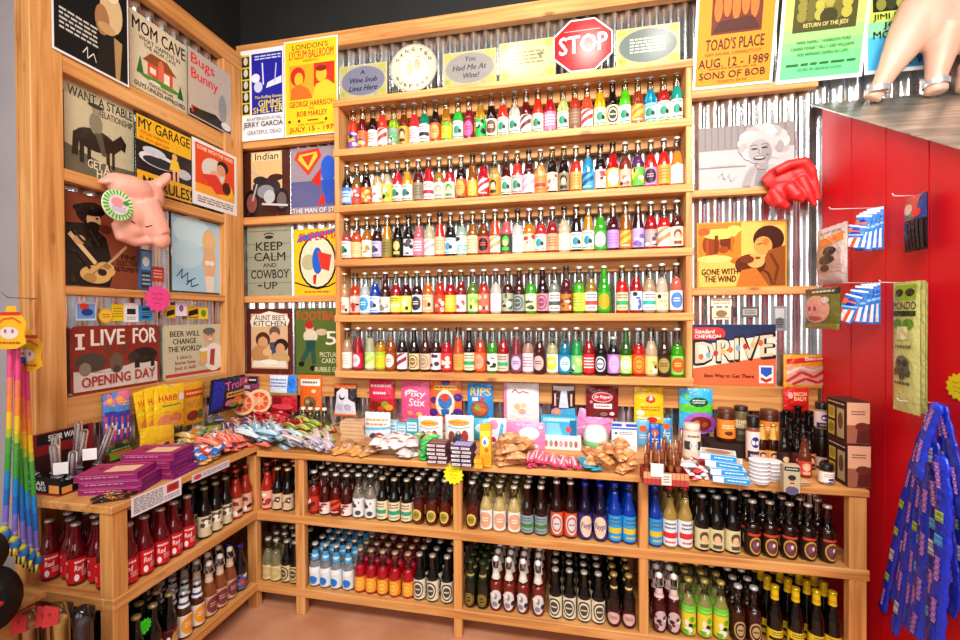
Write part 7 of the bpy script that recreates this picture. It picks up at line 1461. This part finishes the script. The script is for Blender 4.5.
for i, (b, dd) in enumerate((((869, 208, 883, 250), .02), ((863, 211, 877, 250), .045), ((857, 213, 871, 251), .07), ((852, 216, 865, 249), .095), ((843, 226, 858, 248), .12))):
    bag('candy_packet', 'blue and orange candy packet, %s from the red wall on upper peg' % ORD[i], 'candy', 'R', b, dd, '2a78d8', BL, .008, group='blue and orange packets on the upper peg', ry=[0, .05, .1, .16, .3][i], drz=.75, wm=.62)
for i, (b, dd) in enumerate((((867, 283, 880, 324), .02), ((860, 284, 874, 324), .045), ((852, 286, 867, 323), .07), ((845, 290, 860, 322), .095), ((836, 294, 850, 322), .12))):
    bag('candy_packet', 'blue and orange candy packet, %s from the red wall on lower peg' % ORD[i], 'candy', 'R', b, dd, '2a78d8', BL, .008, group='blue and orange packets on the lower peg', ry=[0, .06, .12, .2, .35][i], drz=.75, wm=.62)
hook('metal peg holding the upper blue and orange packets', 876, 208, 0, .15)
hook('metal peg holding the lower blue and orange packets', 874, 283, 0, .15)
t = bag('toy_bag', 'clear bag holding black toy pieces under orange card', 'toy', 'R', (820, 226, 850, 284), .16, 'd8c0bc', [('r', .1, .2, .9, .6, 'c8a8a4'), ('p', [(.2, .6), (.95, .72), (.95, .86), (.25, .8)], 'e8823a'), ('e', .6, .56, .2, .08, '2a2228'), ('e', .5, .42, .26, .08, '2e262c'), ('e', .44, .28, .16, .06, '2a2428'), ('l', .2, .86, .9, .94, 1, 'a88a88')], .02)
bag('mask_packet', 'packet printed with a pink pig snout on olive card', 'toy', 'R', (808, 288, 843, 329), .2, '6a6a2a', [('r', 0, .84, 1, 1, '2a2418'), ('l', .3, .86, .9, .96, 1, 'd8d0b0'), ('e', .45, .48, .4, .34, 'e8a898'), ('e', .4, .5, .26, .16, 'ee9a94'), ('e', .3, .5, .05, .06, 'a84a4a'), ('e', .48, .5, .05, .06, 'a84a4a'), ('e', .44, .26, .2, .06, 'c05050'), ('r', 0, 0, 1, .14, '8a8a3a'), ('e', .74, .7, .1, .08, 'd8c8c0')], .02)
bag('licorice_bag', 'clear bag of black licorice with red and blue header', 'candy', 'R', (907, 195, 929, 251), .03, '1c1416', [('r', 0, .56, 1, 1, '2a3a7a'), ('p', [(0, .56), (.6, .56), (.8, 1), (0, 1)], 'c84a3a'), ('e', .3, .76, .22, .1, 'e8c8b8'), ('e', .66, .68, .2, .08, 'd8342a'), ('e', .4, .62, .2, .04, '3a8a4a')] + [('r', .1 + .15 * i, .04, .2 + .15 * i, .54, '2a2024') for i in range(6)], .012)
hook('metal peg above the black licorice bag', 915, 196, 0, .06)
for i, (b, dd) in enumerate((((903, 284, 929, 412), .025), ((899, 282, 927, 408), .045), ((895, 282, 922, 413), .068))):
    bag('sour_packet', 'long pale green candy packet, %s on its peg' % ['rearmost', 'middle one', 'frontmost'][i], 'candy', 'R', b, dd, 'c8c87a', [('r', .1, .86, .9, .98, '8ab02a'), ('e', .3, .92, .16, .03, '2a2a1a'), ('e', .7, .92, .16, .03, '2a2a1a'), ('t', 'MONDO', .08, .79, .92, .85, '3a2a14'), ('r', .08, .74, .92, .78, '2a3a1a'), ('e', .3, .68, .18, .04, '5a8a2a'), ('e', .7, .68, .18, .04, '5a8a2a'), ('r', .3, .56, .7, .66, 'd8d8a0'), ('l', .24, .48, .8, .53, 1, '5a6a3a'), ('e', .5, .36, .26, .08, '5a5a4a'), ('e', .4, .38, .09, .025, '2a2a24'), ('e', .6, .38, .09, .025, '2a2a24'), ('e', .5, .3, .12, .05, '3a3a30'), ('e', .28, .31, .09, .03, '4a4a3c'), ('e', .72, .31, .09, .03, '4a4a3c'), ('l', .2, .2, .8, .25, 1, '4a5a2a')], .01, group='pale green packets on the peg')
hook('metal peg holding the pale green packets', 912, 283, 0, .09)
# bundle of blue candy ropes looped over a hook
hook('metal hook carrying the bundle of blue candy ropes', 936, 403, 0, .1)
def rope(i, pts, d, label, w=.017):
    P = [pick('R', p, d) for p in pts]
    # smooth path
    Q = []
    for k in range(len(P) - 1):
        p0 = P[max(k - 1, 0)]; p1 = P[k]; p2 = P[k + 1]; p3 = P[min(k + 2, len(P) - 1)]
        for s in range(8):
            f = s / 8; Q.append(.5 * ((2 * p1) + (p2 - p0) * f + (2 * p0 - 5 * p1 + 4 * p2 - p3) * f * f + (3 * p1 - p0 - 3 * p2 + p3) * f ** 3))
    Q.append(P[-1])
    o = Q[0].copy()
    t = thing('candy_rope', label, 'candy', o, 0, 'blue candy ropes on the red wall')
    r = random.Random(i)
    base = ['1a32c8', '1c3cd8', '1428a8'][i % 3]
    mb = MB(); mb.tube([q - o for q in Q], [w * (1 + .12 * math.sin(k * 1.7 + i)) * (.5 if k in (0, len(Q) - 1) else 1) for k in range(len(Q))], 10, base, flat=.35, up=(1, 0, 0))
    # printed panels along the rope; the sky patches are painted-on highlights
    acc = [0.0]
    for a, b in zip(Q, Q[1:]): acc.append(acc[-1] + (b - a).length)
    s = .02
    def at(l):
        k = max(j for j in range(len(acc)) if acc[j] <= l); k = min(k, len(Q) - 2)
        f = (l - acc[k]) / max(acc[k + 1] - acc[k], 1e-6); return Q[k].lerp(Q[k + 1], f), (Q[k + 1] - Q[k]).normalized()
    while s < acc[-1] - .06:
        kind = r.choice(['text', 'bar', 'green', 'text', 'text', 'sky']); L = {'text': .07, 'bar': .045, 'green': .03, 'sky': .03}[kind]
        n = 8 if kind == 'text' else 4
        for j in range(n):
            l0 = s + L * j / n; l1 = s + L * (j + .8) / n
            (p, dv), (p2, _) = at(l0), at(min(l1, acc[-1] - .001))
            side = Vector((1, 0, 0)).cross(dv).normalized() * w * (.5 if kind != 'text' else .34 - .12 * (j % 2))
            off = Vector((-w * .36 - .0012, 0, 0)) 
            c = {'text': ['b878cc', 'd89ae0'][j % 2], 'bar': ['e4e4ec', 'b8b8c8'][j % 2], 'green': ['c8e03a', '8ac02a'][j % 2], 'sky': ['6ab8f0', '4aa0e8'][j % 2]}[kind]
            vs = [p - side + off - o, p + side + off - o, p2 + side + off - o, p2 - side + off - o]
            n_ = (vs[1] - vs[0]).cross(vs[2] - vs[0])
            mb.add(vs, [(0, 1, 2, 3)] if n_.x < 0 else [(3, 2, 1, 0)], c)
        s += L + r.uniform(.03, .08)
    mb.build('wrapper', FOIL, t)
ropes = [
 (.02, [(938, 404), (922, 440), (905, 500), (893, 560), (882, 612)]), (.03, [(938, 404), (926, 450), (910, 520), (900, 580), (892, 600)]),
 (.035, [(940, 404), (948, 440), (956, 500), (962, 560), (962, 600)]), (.045, [(934, 405), (918, 470), (908, 540), (900, 600), (894, 634)]),
 (.05, [(936, 405), (924, 470), (916, 540), (910, 600), (906, 628)]), (.055, [(941, 405), (946, 470), (950, 540), (955, 590), (950, 615)]),
 (.065, [(934, 408), (926, 480), (922, 540), (916, 600), (912, 634)]), (.075, [(937, 450), (930, 490), (926, 550), (922, 600), (915, 636)]),
 (.085, [(932, 440), (938, 500), (936, 560), (934, 610), (934, 648)]), (.095, [(940, 455), (944, 500), (942, 560), (938, 610), (936, 650)]),
 (.1, [(939, 404), (930, 425), (922, 452), (918, 480)]), (.09, [(941, 405), (950, 440), (958, 480), (962, 520)])]
for i, (d, pts) in enumerate(ropes):
    d = .016 + .0172 * (d - .02) / .01
    rope(i, pts, d, 'shiny blue wrapped candy rope, %s out from the red wall in its bundle' % ORD[i], .027 if i in (7, 8, 9) else .019)

print('skipped', SKIP[0], 'bottles', NB[0])
